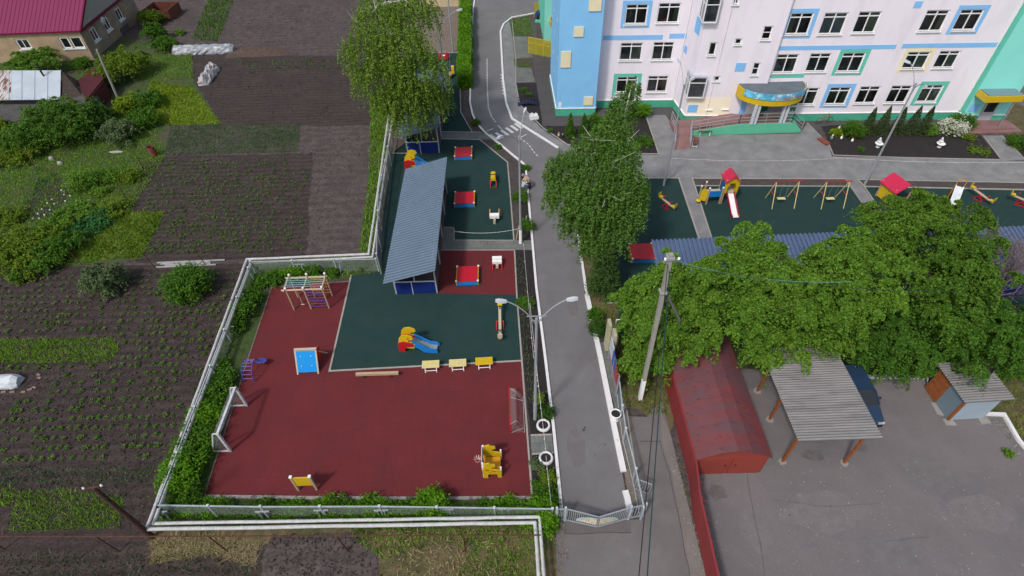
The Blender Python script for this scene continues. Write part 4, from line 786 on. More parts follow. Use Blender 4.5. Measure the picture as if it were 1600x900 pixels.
# --- side entrance D
b = MB(); zr0 = 2.75; cA, cB = onY(1534, 168, D0.y - 1.5), onY(1591, 167, D0.y - 1.5); cy0, cy1 = D0.y - 1.5, D0.y - .1
b.box(cA.x, cB.x, cy0, cy1, zr0, zr0 + .55); cn = b.build('entrance_canopy', YEL, K); c = corr(cA.x + .12, cB.x - .1, cy0 + .1, cy1 - .02, lambda x, y: zr0 + .58, 0.22, 0.02, 'x'); c.build('canopy_roof', mat('canopy_metal', srgb(105, 130, 140), 0.5, 0.1), cn)
b = MB(); b.beam((cB.x - .5, cy0 + .1, 0), (cB.x - .5, cy0 + .1, zr0), .06); b.beam((cA.x + .3, cy0 + .1, 0), (cA.x + .3, cy0 + .1, .8), .04); b.build('canopy_post', GREYM, K)
b = MB(); b.box(D0.x - .9, D1.x + .8, D0.y - 2.1, D0.y - .06, 0, .12); b.box(D0.x - .4, D1.x + .3, D0.y - 1.7, D0.y - .06, .12, .24); b.build('entrance_step', RAMPP, K)
dr = onwall(WD, hD[0] - .1, hD[1] + .1, .26, 2.5, mat('door_grey', (0.35, 0.36, 0.38)), 'door', .09); onwall(WD, hD[0] + .05, hD[0] + .6, 1.1, 2.3, CARG, 'door_glass', .10, dr); onwall(WD, hD[1] - .6, hD[1] - .05, 1.1, 2.3, CARG, 'door_glass', .10, dr)
KA = 0.76
# ================================================================ pavilions
def pavilion(name, label, x0, x1, y0, y1, zr, zl, over=0.35, yawroot=None, group='open play pavilions'):
    """open side faces +x (roof high), low closed side at x0"""
    t = thing(name, label, 'pavilion', (x0, y0, 0), 0, group); W_, L = x1 - x0, y1 - y0
    MBd = MB(); MBd.box(0.03, W_ - .05, 0.03, L - .03, 0.02, 0.14); MBd.build('floor', mat('deck_brown', (0.11, 0.085, 0.075), 0.8, 0.15, 1.2, stretch=(6, 1, 1)), t)
    b = MB(); zt = lambda x: zl + (zr - zl) * x / W_
    for y in (0.04, L * .25, L * .5, L * .75, L - .04):
        b.beam((W_ - .05, y, 0), (W_ - .05, y, zt(W_) - .08), .09); b.beam((0.05, y, 0), (0.05, y, zt(0) - .08), .09)
    for y in (0.04, L - .04): b.beam((W_ * .5, y, 0), (W_ * .5, y, zt(W_ * .5) - .08), .07); b.beam((0, y, zt(0) - .1), (W_, y, zt(W_) - .1), .09)
    b.beam((W_ - .05, 0, zt(W_) - .1), (W_ - .05, L, zt(W_) - .1), .09); b.build('frame', mat('frame_pale', (0.42, 0.46, 0.52), 0.5, 0.05), t)
    for y, yy in ((-0.01, 0.03), (L - .03, L + .01)):
        b = MB(); b.box(0.1, W_ - .1, y, yy, 0.05, 1.15)
        for i in range(1, 12): b.box(.1 + i * (W_ - .2) / 12 - .015, .1 + i * (W_ - .2) / 12 + .015, y - .012 if y < 0 else yy, y if y < 0 else yy + .012, .05, 1.15)
        b.build('end_panel', NAVY, t)
        b = MB(); b.beam((.05, (y + yy) / 2, 1.17), (W_ - .05, (y + yy) / 2, 1.17), .06); b.beam((W_ * .42, y - .02, 0.02), (W_ * .42, y - .02, 1.15), .05); b.build('rail', mat('rail_pale', (0.55, 0.6, 0.68), 0.5), t)
    b = MB(); b.box(0.0, .04, .05, L - .05, .05, zt(0) - .1); b.build('back_wall', NAVY, t)
    c = corr(-over, W_ + over * .7, -1.1, L + .5, lambda x, y: zt(x), 0.27, 0.055, 'y', .01, 'trap'); rf = c.build('roof', ROOFB, t)
    return t
pavilion('play_pavilion', 'long pavilion with blue-grey corrugated roof beside the two red sandpits on the green court', -8.0, -5.1, 27.1, 38.6, 3.05, 2.2)
pavilion('play_pavilion', 'blue-walled pavilion half hidden under the tall birch', -9.1, -6.15, 44.75, 55.5, 3.05, 2.3)
def pavilion_n(label, a, L, D, m):
    t = thing('play_pavilion', label, 'pavilion', a, R(1.0), 'open play pavilions'); zt = lambda y: 2.3 + .75 * y / D
    b = MB(); b.box(0, L, 0, D, .02, .14); b.build('floor', mat('deck_brown', (0.11, 0.085, 0.075)), t)
    b = MB()
    for i in range(6):
        for y in (.05, D - .05): b.beam((.05 + i * (L - .1) / 5, y, 0), (.05 + i * (L - .1) / 5, y, zt(y) - .08), .09)
    b.build('frame', mat('frame_pale', (0.42, 0.46, 0.52)), t)
    for x in (0, L - .04): b = MB(); b.box(x, x + .04, .1, D - .1, .05, 1.15); b.build('end_panel', NAVY, t)
    b = MB(); b.box(.1, L - .1, 0, .04, .05, 2.1); b.build('back_wall', NAVY, t)
    corr(-.5, L + .5, -.3, D + .3, lambda x, y: zt(y), .30, .055, 'x', .01, 'trap').build('roof', m, t); return t
pavilion_n('long pavilion with dull blue corrugated roof behind the bright green trees', (9.9, 24.9, 0), 13.4, 3.2, ROOFB2)
pavilion_n('dull blue roofed pavilion mostly hidden by the dark tree on the right', (25.6, 25.0, 0), 12.0, 3.2, ROOFB2)

# ================================================================ play equipment
def sandpit(px, s, label, ry=1.0):
    t = thing('covered_sandpit', label, 'sandpit', G(*px), 0, 'red covered sandpits'); a = s / 2
    b = MB(); b.box(-a - .12, a + .12, -a * ry - .12, a * ry + .12, .0, .05); b.build('rubber_edge', mat('edge_green', (0.02, 0.06, 0.05), 0.9), t)
    b = MB()
    for y in (-a * ry, a * ry - .05): b = MB(); b.box(-a + .05, a - .05, y, y + .05, .05, .32); b.build('front_board', BLUE, t)
    for x in (-a, a - .06): b = MB(); b.box(x, x + .06, -a * ry, a * ry, .05, .42); b.build('side_board', ORNG, t)
    b = MB(); b.box(-a + .08, a - .08, -a * ry + .02, a * ry - .02, .36, .41); b.box(-.015, .015, -a * ry + .02, a * ry - .02, .41, .418); b.build('lid', CRIM, t)
    for sx in (-a + .03, a - .03):
        for sy in (-a * ry + .04, a * ry - .04): b = MB(); b.cbox((sx, sy, .44), (.12, .12, .05)); b.build('corner_cap', WHITE, t)
    return t
sandpit((724.5, 243), 1.55, 'red-lidded sandpit nearest the blue pavilion wall, farthest up the green court', 1.0)
sandpit((726.5, 315), 1.62, 'red-lidded sandpit in the middle of the green court', 1.0)
sandpit((731, 434), 1.56, 'red-lidded sandpit on the small red court', 1.0)
sandpit((1002, 399), 1.7, 'red-lidded sandpit half hidden by the trees right of the road', 1.0)
def rider(px, label, kind):
    t = thing('spring_rider', label, 'rocking toy', G(*px), 0, 'small rocking toys'); b = MB()
    if kind == 'car':
        for x in (-.24, .24): b.beam((x, -.62, .12), (x, .15, .12), .05); b.beam((x, -.62, .12), (x, -.1, .5), .05)
        b.beam((-.24, -.62, .12), (.24, -.62, .12), .05); b.build('frame', REDP, t)
        for y, r, n in ((.62, .24, 'head'), (.12, .22, 'seat')):
            b = MB(); b.box(-.2, .2, y - r, y + r, .42, .66); b.box(-.14, .14, y - r * .8, y + r * .8, .66, .74); b.build(n, YEL, t)
        b = MB(); b.lathe([(.1, 0), (.1, .42), (0, .42)]); b.build('spring', BLACKM, t); b = MB(); b.beam((-.3, .36, .75), (.3, .36, .75), .04); b.build('handlebar', BLACKM, t)
    elif kind == 'cart':
        for x in (-.36, .36): b.beam((x, -.2, .45), (x, .62, .6), .07)
        b.build('handle', ORNG, t); b = MB(); b.box(-.36, .36, -.25, .12, .35, .62); b.build('seat', WHITE, t); b = MB(); b.box(-.08, .08, -.55, -.3, .3, .5); b.lathe([(.11, .0), (.11, .3), (0, .3)], (0, -.42, 0), 10); b.build('support', WOODP, t)
    elif kind == 'white':
        b.box(-.34, .34, .1, .34, .35, .62); b.box(-.34, .34, -.16, .04, .30, .52); b.build('seat', WHITE, t); b = MB()
        for x in (-.32, .32): b.beam((x, -.55, .06), (x, .35, .30), .06); b.beam((x, -.5, 0), (x, -.2, .4), .05)
        b.build('frame', REDP, t); b = MB(); b.box(-.09, .09, -.5, -.26, .2, .45); b.build('footrest', WOODP, t)
    elif kind == 'horse':
        b.box(-.16, .16, -.45, .35, .32, .5); b.build('seat', WOOD, t); b = MB(); b.plate([(-.1, .4), (.15, .4), (.25, .9), (.5, .85), (.55, 1.05), (.2, 1.2), (-.02, 1.1)], (0.15, .1, 0), (0, 1, 0), (0, 0, 1), .3); b.build('head', YEL, t)
        b = MB(); b.lathe([(.12, 0), (.12, .34), (0, .34)]); b.build('spring', REDP, t)
    else:
        b.plate([(-.5, .1), (.5, .1), (.62, .55), (.35, .8), (.1, .5), (-.2, .55), (-.4, .75), (-.65, .6)], (-.15, .2, 0), (1, 0, 0), (0, 0, 1), .08); b.plate([(-.5, .1), (.5, .1), (.62, .55), (.35, .8), (.1, .5), (-.2, .55), (-.4, .75), (-.65, .6)], (-.15, -.25, 0), (1, 0, 0), (0, 0, 1), .08); b.build('side_panel', REDP, t)
        b = MB(); b.box(-.35, .2, -.2, .2, .4, .5); b.build('seat', WHITE, t)
    return t
rider((771, 288), 'yellow rocking toy with a red frame at the edge of the green court', 'car')
rider((773, 344), 'rocking cart with two yellow handles and a white seat below the yellow toy', 'cart')
rider((777, 415), 'white-seated rocker with a red frame on the small red court', 'white')
rider((704, 121), 'yellow-headed brown rocking toy beside the clipped hedge', 'horse')
rider((696, 93), 'red rocking toy with white seat at the far edge of the green court', 'red')
def slide_animal(px, rz, label, full=True):
    t = thing('animal_slide', label, 'slide', G(*px), rz, 'small animal slides')
    head = [(-.55, .35), (.35, .35), (.42, .75), (.22, .95), (.05, .9), (.08, 1.12), (.28, 1.15), (.42, 1.32), (.35, 1.5), (.05, 1.62), (-.3, 1.52), (-.5, 1.25), (-.6, .8)]
    body = [(-.62, 0), (-.2, 0), (-.12, .5), (.4, .62), (.35, .9), (-.2, 1.0), (-.55, .85)]
    for y in (-.34, .28):
        b = MB(); b.plate([(a + .05, c) for a, c in head], (0, y + .06, 0), (1, 0, 0), (0, 0, 1), .05); pn = b.build('side_panel', YEL, t)
        b = MB(); b.plate(body, (0, y - .005, 0), (1, 0, 0), (0, 0, 1), .06); b.build('leg_panel', REDP, t)
        b = MB(); b.lathe([(0, 0), (.05, 0), (.05, .02), (0, .02)]); 
        for v in range(len(b.v)): q = b.v[v]; b.v[v] = (q[0] + .12, y - .004 + (.0 if y < 0 else .062) - q[2], q[1] + 1.3)
        b.build('eye', REDP, pn)
    b = MB()
    for i in range(3): b.box(-.62 + i * .12, -.45 + i * .12, -.28, .28, .2 + i * .22, .24 + i * .22)
    b.box(-.3, .3, -.28, .28, .82, .86); b.build('steps', REDP, t)
    prof = [(.28, .84), (.75, .52), (1.25, .22), (1.45, .17), (1.75, .15)]
    b = MB()
    for i in range(len(prof) - 1):
        (x0, z0), (x1, z1) = prof[i], prof[i + 1]; b.add([(x0, -.26, z0), (x1, -.26, z1), (x1, .26, z1), (x0, .26, z0), (x0, -.26, z0 - .03), (x1, -.26, z1 - .03), (x1, .26, z1 - .03), (x0, .26, z0 - .03)], [(0, 1, 2, 3), (7, 6, 5, 4), (0, 4, 5, 1), (2, 6, 7, 3)])
    b.build('chute', mat('steel_chute', (0.42, 0.44, 0.46), 0.3, 0.1, 3, metal=0.3), t)
    b = MB(); side = [(.25, .55), (.3, 1.08), (.8, .78), (1.3, .46), (1.72, .42), (1.85, .3), (1.85, .05), (1.3, .0), (.95, .05), (.75, .3)]
    b.plate(side, (0, -.26, 0), (1, 0, 0), (0, 0, 1), .05); b.plate(side, (0, .31, 0), (1, 0, 0), (0, 0, 1), .05); b.build('chute_side', BLUE, t); return t
slide_animal((641, 543), R(-8), 'yellow and red animal-headed slide with a blue chute on the green court')
slide_animal((645, 262), R(-8), 'yellow animal-headed slide peeping out behind the pavilion roof')
def seesaw(px, rz, L, label, tilt=.12, kind='long'):
    t = thing('seesaw', label, 'seesaw', G(*px), rz, 'seesaws'); b = MB(); h = .48
    b.beam((0, -L / 2, h - L / 2 * tilt), (0, L / 2, h + L / 2 * tilt), .17, .07); b.build('plank', WOODP, t)
    b = MB()
    for x in (-.22, .22): b.beam((x, -.38, 0), (x, 0, h), .05); b.beam((x, .38, 0), (x, 0, h), .05); b.beam((x, -.38, .04), (x, .38, .04), .05)
    b.beam((-.24, 0, h - .06), (.24, 0, h - .06), .06); b.build('stand', REDP, t)
    for s in (-1, 1):
        y = s * (L / 2 - .14); z = h + y * tilt; b = MB(); b.cbox((0, y, z + .09), (.3, .3, .06)); b.cbox((0, y + s * .15, z + .26), (.3, .04, .3)); b.build('seat', YEL if (s > 0 or kind != 'long') else WOODP, t)
        b = MB(); b.beam((-.16, y - s * .32, z + .3), (.16, y - s * .32, z + .3), .04); b.beam((0, y - s * .32, z), (0, y - s * .32, z + .3), .04); b.build('handle', BLACKM if kind == 'long' else REDP, t)
    return t
seesaw((781.5, 509), R(0), 2.7, 'long pale seesaw on the green court beside the double street lamp')
seesaw((1041, 324), R(38), 1.6, 'yellow-ended seesaw alone on the green court left of the paved path', .18, 'short')
seesaw((1529, 312), R(28), 1.9, 'seesaw with one yellow seat behind the trees, left of the pair at the right edge', .18, 'short')
seesaw((1594, 320), R(55), 1.9, 'yellow-seated seesaw cut by the right edge of the photo', .18, 'short')
# climbing frame
t = thing('climbing_gym', 'pale wooden climbing frame with monkey bars on the red court', 'climbing frame', G(460, 484), R(1))
FW, FD, FH = 2.35, 1.15, 2.0
for x, y, h in ((0, 0, FH), (1.15, 0, FH), (FW, 0, FH), (0, FD, FH + .12), (1.15, FD, FH + .12), (FW, FD, FH + .12)):
    b = MB(); b.tube([(x, y, 0), (x, y, h)], .055, 8); ps = b.build('post', WOOD, t); b = MB(); b.ball((x, y, h + .05), .08, 8); b.build('post_cap', WHITE, ps)
b = MB()
for y in (0, FD): b.tube([(-.3, y, FH - .12), (FW + .12, y, FH - .12)], .055, 8)
for x in (-.1, 1.15, FW): b.tube([(x, -.15, FH - .06), (x, FD + .1, FH - .06)], .05, 8)
b.build('top_beam', WOODP, t)
b = MB()
for i in range(1, 6): b.tube([(-.2, FD * i / 6, FH - .02), (FW, FD * i / 6, FH - .02)], .022, 6)
b.build('monkey_bars', mat('bar_blue_green', (0.25, 0.4, 0.45), 0.5), t)
b = MB()
for i in range(6): b.tube([(1.2, .0, .25 + i * .27), (FW, .0, .25 + i * .27)], .022, 6)
b.build('ladder_rungs', PURP, t)
b = MB()
for i in range(7): b.tube([(1.2 + i * .19, FD, .3), (1.2 + i * .19, FD, FH - .15)], .014, 5)
for i in range(6): b.tube([(1.2, FD, .35 + i * .28), (FW, FD, .35 + i * .28)], .014, 5)
b.build('rope_net', ORNG, t)
b = MB(); b.tube([(.55, .3, FH - .1), (.57, .25, .9), (.62, .15, .35)], .016, 5); b.beam((.5, .15, .33), (.74, .15, .33), .05); b.build('hanging_rope', WOODP, t)
b = MB()
for i in range(2): b.lathe([(.12, 0), (.14, .02), (.12, .04)], (1.6 + i * .4, FD * .6, FH - .5), 12)
b.build('ring', REDP, t)
# blue climbing board
p = G(482, 583); t = thing('climbing_board', 'sloping bright blue climbing board with four holds on the red court', 'climbing board', p, R(1)); w_ = .62; top = Vector((0, .75, 1.25)); lo = Vector((0, 0, .12))
d = (top - lo).normalized(); up = Vector((1, 0, 0)).cross(d).normalized()
b = MB(); q = [Vector((s * w_ * .93, 0, 0)) + e + up * k for k in (0, .04) for s, e in ((-1, lo), (1, lo), (1, top), (-1, top))]; b.add(q, [(0, 3, 2, 1), (4, 5, 6, 7), (0, 1, 5, 4), (1, 2, 6, 5), (2, 3, 7, 6), (3, 0, 4, 7)]); b.build('board', mat('board_azure', (0.0, 0.30, 0.80), 0.45, 0.04), t)
for s in (-1, 1): b = MB(); b.beam((s * w_, -.06, 0), Vector((s * w_, 0, 0)) + top + d * .12, .09); b.build('side_beam', WOODP, t)
b = MB(); b.beam(Vector((-w_ - .05, 0, 0)) + top + d * .08, Vector((w_ + .05, 0, 0)) + top + d * .08, .16, .1); b.build('top_rail', WOODP, t)
for s, f in ((-.5, .3), (.5, .3), (-.5, .75), (.5, .75)): b = MB(); b.ball(Vector((s * w_, 0, 0)) + lo.lerp(top, f) + up * .05, .03, 8); b.build('hold', WHITE, t)
b = MB(); b.plate([(0, .3), (.15, 1.35), (.5, 1.25), (.45, .6)], (w_ + .05, .62, 0), (0, 1, 0), (0, 0, 1), .04); b.build('side_panel', REDP, t); b = MB(); b.beam((w_ + .02, .75, 1.2), (w_ + .25, 1.5, 0), .08); b.beam((-w_ - .02, .75, 1.2), (-w_ - .02, 1.5, 0), .08); b.build('back_leg', WOODP, t)
# arched blue ladder
p = G(394, 597); t = thing('arched_ladder', 'small arched violet-blue climbing ladder near the goal', 'climbing ladder', p, 0); b = MB()
arcs = [(-.55 + .0 * a, .0 + 1.35 * (1 - math.cos(a)) / 2, 1.0 * math.sin(a)) for a in np.linspace(0, math.pi, 11)]
for x in (0, .62):
    b.tube([(x - .45, q[1], q[2]) for q in arcs], .03, 8)
b.build('side_rail', PURP, t); b = MB()
for q in arcs[1:-1]: b.tube([(-.45, q[1], q[2]), (.17, q[1], q[2])], .022, 6)
b.build('rung', mat('rung_lilac', (0.22, 0.16, 0.42), 0.5), t); b = MB(); b.ball((.35, 1.25, .45), .28, 12, 0, (1.2, .8, .15)); b.tube([(.17, 1.3, .3), (.35, 1.25, .42)], .03); b.build('disc', PURP, t)
# balance beam
p0, p1 = G(558, 590), G(624, 588); t = thing('balance_beam', 'pale wooden balance beam lying low on the red court', 'balance beam', (p0 + p1) / 2, math.atan2(p1.y - p0.y, p1.x - p0.x)); L = (p1 - p0).length
b = MB(); b.beam((-L / 2, 0, .34), (L / 2, 0, .34), .17, .17); b.build('beam', WOOD, t)
for x in (-L * .32, L * .32): b = MB(); b.beam((x, 0, 0), (x, 0, .26), .1); b.build('leg', BLACKM, t)
# benches by the court edge
for px_, m_, lb in (((674, 580), PALEY, 'faded yellow bench, left of the three in a row on the court edge'), ((716, 578), PALEY, 'faded yellow bench in the middle of the three in a row'), ((757, 575), YEL, 'bright yellow bench, right of the three in a row')):
    t = thing('bench', lb, 'bench', G(*px_), R(2), 'benches on the court edge'); b = MB()
    for i in range(5): b.box(-.52, .52, -.06 + i * .105, .03 + i * .105, .40 + i * .012, .435 + i * .012)
    b.build('seat', m_, t)
    for x in (-.34, .34): b = MB(); b.beam((x, -.10, 0), (x, -.02, .4), .045); b.beam((x, .4, 0), (x, .36, .42), .045); b.build('leg', WHITE, t)
    b = MB(); b.beam((-.34, -.08, .16), (.34, -.08, .16), .035); b.build('stretcher', WHITE, t)
# yellow throwing board
a, c = G(467, 766), G(495.5, 765); t = thing('throwing_board', 'bright yellow board between two pale posts at the bottom of the red court', 'play panel', a, math.atan2(c.y - a.y, c.x - a.x)); L = (c - a).length
for x in (0, L): b = MB(); b.beam((x, 0, 0), (x, 0, 1.45), .11); ps = b.build('post', WOOD, t); b = MB(); b.cbox((x, 0, 1.48), (.14, .14, .06)); b.build('post_cap', WHITE, ps)
b = MB(); b.box(.06, L - .06, -.03, .03, .55, 1.38); b.build('panel', YEL, t)
# giraffe climber with basketball hoop
p = G(757, 746); t = thing('giraffe_climber', 'yellow giraffe-shaped play stand with a basketball hoop on its left', 'play stand', p, 0)
gir = [(0, 0), (.2, 0), (.22, .42), (.68, .42), (.72, 0), (.9, 0), (.9, .72), (.82, .82), (.4, .95), (.42, 1.12), (.62, 1.22), (.6, 1.42), (.42, 1.48), (.3, 1.62), (.2, 1.55), (.06, 1.5), (.02, 1.2), (-.06, .9), (-.04, .4)]
GD = 1.0
for y in (0, GD):
    b = MB(); b.plate(gir, (0, y, 0), (1, 0, 0), (0, 0, 1), .05); gp = b.build('side_panel', YEL, t)
    if y == 0:
        for (x, z, r) in ((.22, .86, .09), (.12, .95, .06), (.55, .74, .08), (.42, .82, .05), (.75, .7, .05), (.35, .66, .04)):
            b = MB(); b.lathe([(0, 0), (r, 0), (r, .01)], n=10)
            for v in range(len(b.v)): q = b.v[v]; b.v[v] = (x + q[0], -.054 - q[2], z + q[1] * .55)
            b.build('spot', REDP, gp)
for x, y, h in ((-.02, .03, 1.5), (.88, .03, 1.0), (-.02, GD, 1.5), (.88, GD, 1.0)): b = MB(); b.beam((x, y, 0), (x, y, h), .08); b.build('post', WHITE, t)
b = MB(); b.box(-.09, -.06, .02, GD, .75, 1.5); b.build('backboard', mat('board_pale', (0.7, 0.68, 0.66), 0.5), t)
b = MB(); b.box(0.0, .86, .1, GD - .1, .44, .48); b.build('deck', ORNG, t)
rg = thing('basketball_hoop', 'small basketball hoop with white net beside the yellow giraffe stand', 'hoop', p + Vector((-.32, GD * .55, 1.05)), 0)
b = MB(); ring = [(.19 * math.cos(a), .19 * math.sin(a), 0) for a in np.linspace(0, 2 * math.pi, 17)]; b.tube(ring, .014, 5); b.beam((.18, 0, 0), (.23, 0, 0), .04); b.build('rim', REDP, rg); b = MB()
for i in range(10):
    a = i * .628; b.tube([(.19 * math.cos(a), .19 * math.sin(a), 0), (.10 * math.cos(a + .3), .10 * math.sin(a + .3), -.32)], .008, 4); b.tube([(.19 * math.cos(a), .19 * math.sin(a), 0), (.10 * math.cos(a - .3), .10 * math.sin(a - .3), -.32)], .008, 4)
b.build('net', WHITE, rg)
# goals
def goal(label, x, y0, y1, h, d, s, m, name='football_goal', r=.045, curved=False):
    t = thing(name, label, 'goal', (x, y0, 0), 0); L = y1 - y0; b = MB()
    for y in (0, L): b = MB(); b.beam((0, y, 0), (0, y, h), r * 2); b.build('post', m, t)
    b = MB(); b.beam((0, 0, h), (0, L, h), r * 2); b.build('crossbar', m, t); mb = MB()
    for y in (0, L):
        if curved: mb.tube([(0, y, h), (s * d * .45, y + (.25 if y == 0 else -.25), h * .95), (s * d, y + (.3 if y == 0 else -.3), .05), (0, y, .03)], r * .5, 6)
        else: mb.beam((0, y, .03), (s * d, y, .03), r * 1.3); mb.beam((s * d, y, .03), (s * .28, y, h - .02), r * 1.1); mb.beam((0, y, h - .02), (s * .28, y, h - .02), r)
    mb.beam((s * d, 0, .03), (s * d, L, .03), r); mb.build('back_frame', mat('frame_grey', (0.45, 0.46, 0.47), 0.5) if curved else m, t)
    nb = MB(); tx = .45 if curved else .28 / d
    A = [(0, h), (s * d * tx, h * .96), (s * d, .05)]
    for i in range(2):
        (xa, za), (xb, zb) = A[i], A[i + 1]; nb.add([(xa, 0.02, za), (xb, .02, zb), (xb, L - .02, zb), (xa, L - .02, za)], [(0, 1, 2, 3)])
    for y in (0.02, L - .02): nb.add([(0, y, h), (A[1][0], y, A[1][1]), (s * d, y, .05), (0, y, .05)], [(0, 1, 2, 3)])
    nb.build('net', NET, t); return t
goal('white football goal frame on the left edge of the red court', -15.6, 15.57, 18.46, 1.85, .95, -1, mat('goal_white', (0.62, 0.64, 0.66), 0.45), r=.06)
goal('small red-posted goal with a grey curved net on the right edge of the red court', -.33, 16.15, 18.5, .95, .78, 1, REDP, r=.03, curved=True)
# play tower right
p = G(1126, 318); t = thing('play_tower', 'play tower with pink roof, yellow arches and white slide on the right green court', 'play tower', p, R(2)); TW, TD = .95, .95
b = MB()
for x in (0, TW):
    for y in (0, TD): b = MB(); b.beam((x, y, 0), (x, y, 2.25), .09); b.build('post', WOOD, t)
b = MB(); b.box(0.03, TW - .03, .03, TD - .03, .95, 1.0); b.build('deck', WOODP, t)
b = MB(); b.add([(-.12, -.2, 2.1), (TW / 2, -.2, 2.65), (TW / 2, TD + .15, 2.65), (-.12, TD + .15, 2.1), (-.12, -.2, 2.06), (TW / 2, -.2, 2.6), (TW / 2, TD + .15, 2.6), (-.12, TD + .15, 2.06)], [(0, 1, 2, 3), (7, 6, 5, 4), (0, 4, 5, 1), (2, 6, 7, 3), (0, 3, 7, 4)])
b.add([(TW + .12, -.2, 2.1), (TW / 2 + .001, -.2, 2.65), (TW / 2 + .001, TD + .15, 2.65), (TW + .12, TD + .15, 2.1), (TW + .12, -.2, 2.06), (TW / 2 + .001, -.2, 2.6), (TW / 2 + .001, TD + .15, 2.6), (TW + .12, TD + .15, 2.06)], [(3, 2, 1, 0), (4, 5, 6, 7), (1, 5, 4, 0), (3, 7, 6, 2), (4, 7, 3, 0)]); b.build('roof', PINK, t)
for y in (-.03, TD): b = MB(); b.plate([(-.05, 1.05), (.12, 1.05), (.16, 1.6), (.3, 1.95), (.65, 1.95), (.8, 1.6), (.84, 1.05), (TW + .05, 1.05), (TW + .08, 2.08), (TW / 2, 2.6), (-.08, 2.08)], (0, y, 0), (1, 0, 0), (0, 0, 1), .04); b.build('gable_arch', YEL, t)
b = MB(); b.box(-.04, 0, .08, TD - .08, 1.02, 1.75); b.build('side_panel', mat('panel_deep_blue', (0.02, 0.10, 0.35), 0.5), t); b = MB(); b.box(TW - .02, TW + .02, .08, TD - .08, 1.02, 1.65); b.build('side_panel', YEL, t)
b = MB(); b.beam((.5, -.05, .98), (.5, -1.65, .16), .5, .04); b.beam((.5, -1.6, .16), (.5, -2.0, .14), .5, .04); b.build('chute', WHITE, t)
b = MB()
for x in (.22, .78): b.beam((x, -.02, 1.1), (x, -1.65, .26), .05, .2); b.beam((x, -1.6, .24), (x, -2.05, .2), .05, .22)
b.build('chute_side', mat('chute_crimson', (0.38, 0.01, 0.05), 0.45), t)
b = MB(); b.box(-1.15, -.05, .05, .75, .85, .9); b.build('bridge_deck', WOODP, t); b = MB(); b.box(-1.15, -.1, -.02, .03, .7, 1.25); b.build('side_panel', BLUE, t)
for x, y in ((-1.2, .0), (-.15, -.02), (-1.2, .85), (-1.75, .35)): b = MB(); b.beam((x, y, 0), (x, y, 1.5), .1); pp = b.build('post', WOOD, t); b = MB(); b.ball((x, y, 1.55), .08, 8); b.build('post_cap', WHITE, pp)
b = MB(); b.plate([(0, .25), (.55, .25), (.62, .8), (.5, 1.3), (.2, 1.35), (.0, .9)], (-1.75, .38, 0), (1, -.6, 0), (0, 0, 1), .04); b.build('side_panel', YEL, t)
b = MB(); b.ball((-1.85, .1, .35), .2, 10, 0, (1, 1, .4)); b.build('step', YEL, t)
# playhouse
p = G(1391, 311); t = thing('playhouse', 'little open playhouse with a pink roof and yellow side', 'playhouse', p, R(14)); w2 = .78
b = MB()
for x in (-w2, w2):
    for y in (-.7, .7): b = MB(); b.beam((x, y, 0), (x, y, 1.5), .09); b.build('post', WOOD, t)
b = MB()
for s in (-1, 1):
    q = [(s * (w2 + .2), -.95, 1.35), (0, -.95, 2.0), (0, .85, 2.0), (s * (w2 + .2), .85, 1.35)]; q += [(a, b_, c - .05) for a, b_, c in q]; k = .0015 * s; q = [(a + (k if a == 0 else 0), b_, c) for a, b_, c in q]
    b.add(q, [(0, 1, 2, 3), (7, 6, 5, 4), (0, 4, 5, 1), (2, 6, 7, 3), (0, 3, 7, 4)])
b.build('roof', PINK, t)
b = MB(); b.box(-w2 - .03, -w2 + .02, -.62, .62, .1, 1.3); b.build('side_wall', YEL, t); b = MB(); b.box(w2 - .6, w2 - .05, .66, .72, .1, 1.2); b.build('side_wall', mat('panel_deep_blue', (0.02, 0.10, 0.35)), t); b = MB(); b.box(w2 - .9, w2 - .2, .1, .3, .3, .42); b.build('seat', YEL, t)
b = MB(); b.box(-w2 + .05, w2 - .05, -.6, .6, .02, .08); b.build('floor', WOOD, t)
# swings
def swing(px, label):
    t = thing('swing', label, 'swing', G(*px), 0, 'swings on the right green court'); Lx = 1.75
    for x, s in ((0, -1), (Lx, 1)):
        for y, e in ((-.75, 0), (.75, 0)): b = MB(); b.tube([(x + s * .0, y, 0), (x, 0, 2.05)], .035, 6); b.build('leg', PALEY, t)
        b = MB(); b.beam((x, -.38, 1.0), (x, .38, 1.0), .045); b.build('brace', REDP, t)
    b = MB(); b.tube([(-.25, 0, 2.08), (Lx + .25, 0, 2.08)], .045, 8); b.build('top_beam', REDP, t)
    for x in (.62, 1.1): b = MB(); b.tube([(x, 0, 2.05), (x, 0, .5)], .008, 4); b.build('chain', GREYM, t)
    b = MB(); b.box(.55, 1.17, -.13, .13, .44, .49); b.build('seat', PALEY, t)
swing((1201, 318), 'swing with yellow legs next to the play tower'); swing((1277, 318), 'swing with yellow legs nearer the playhouse')
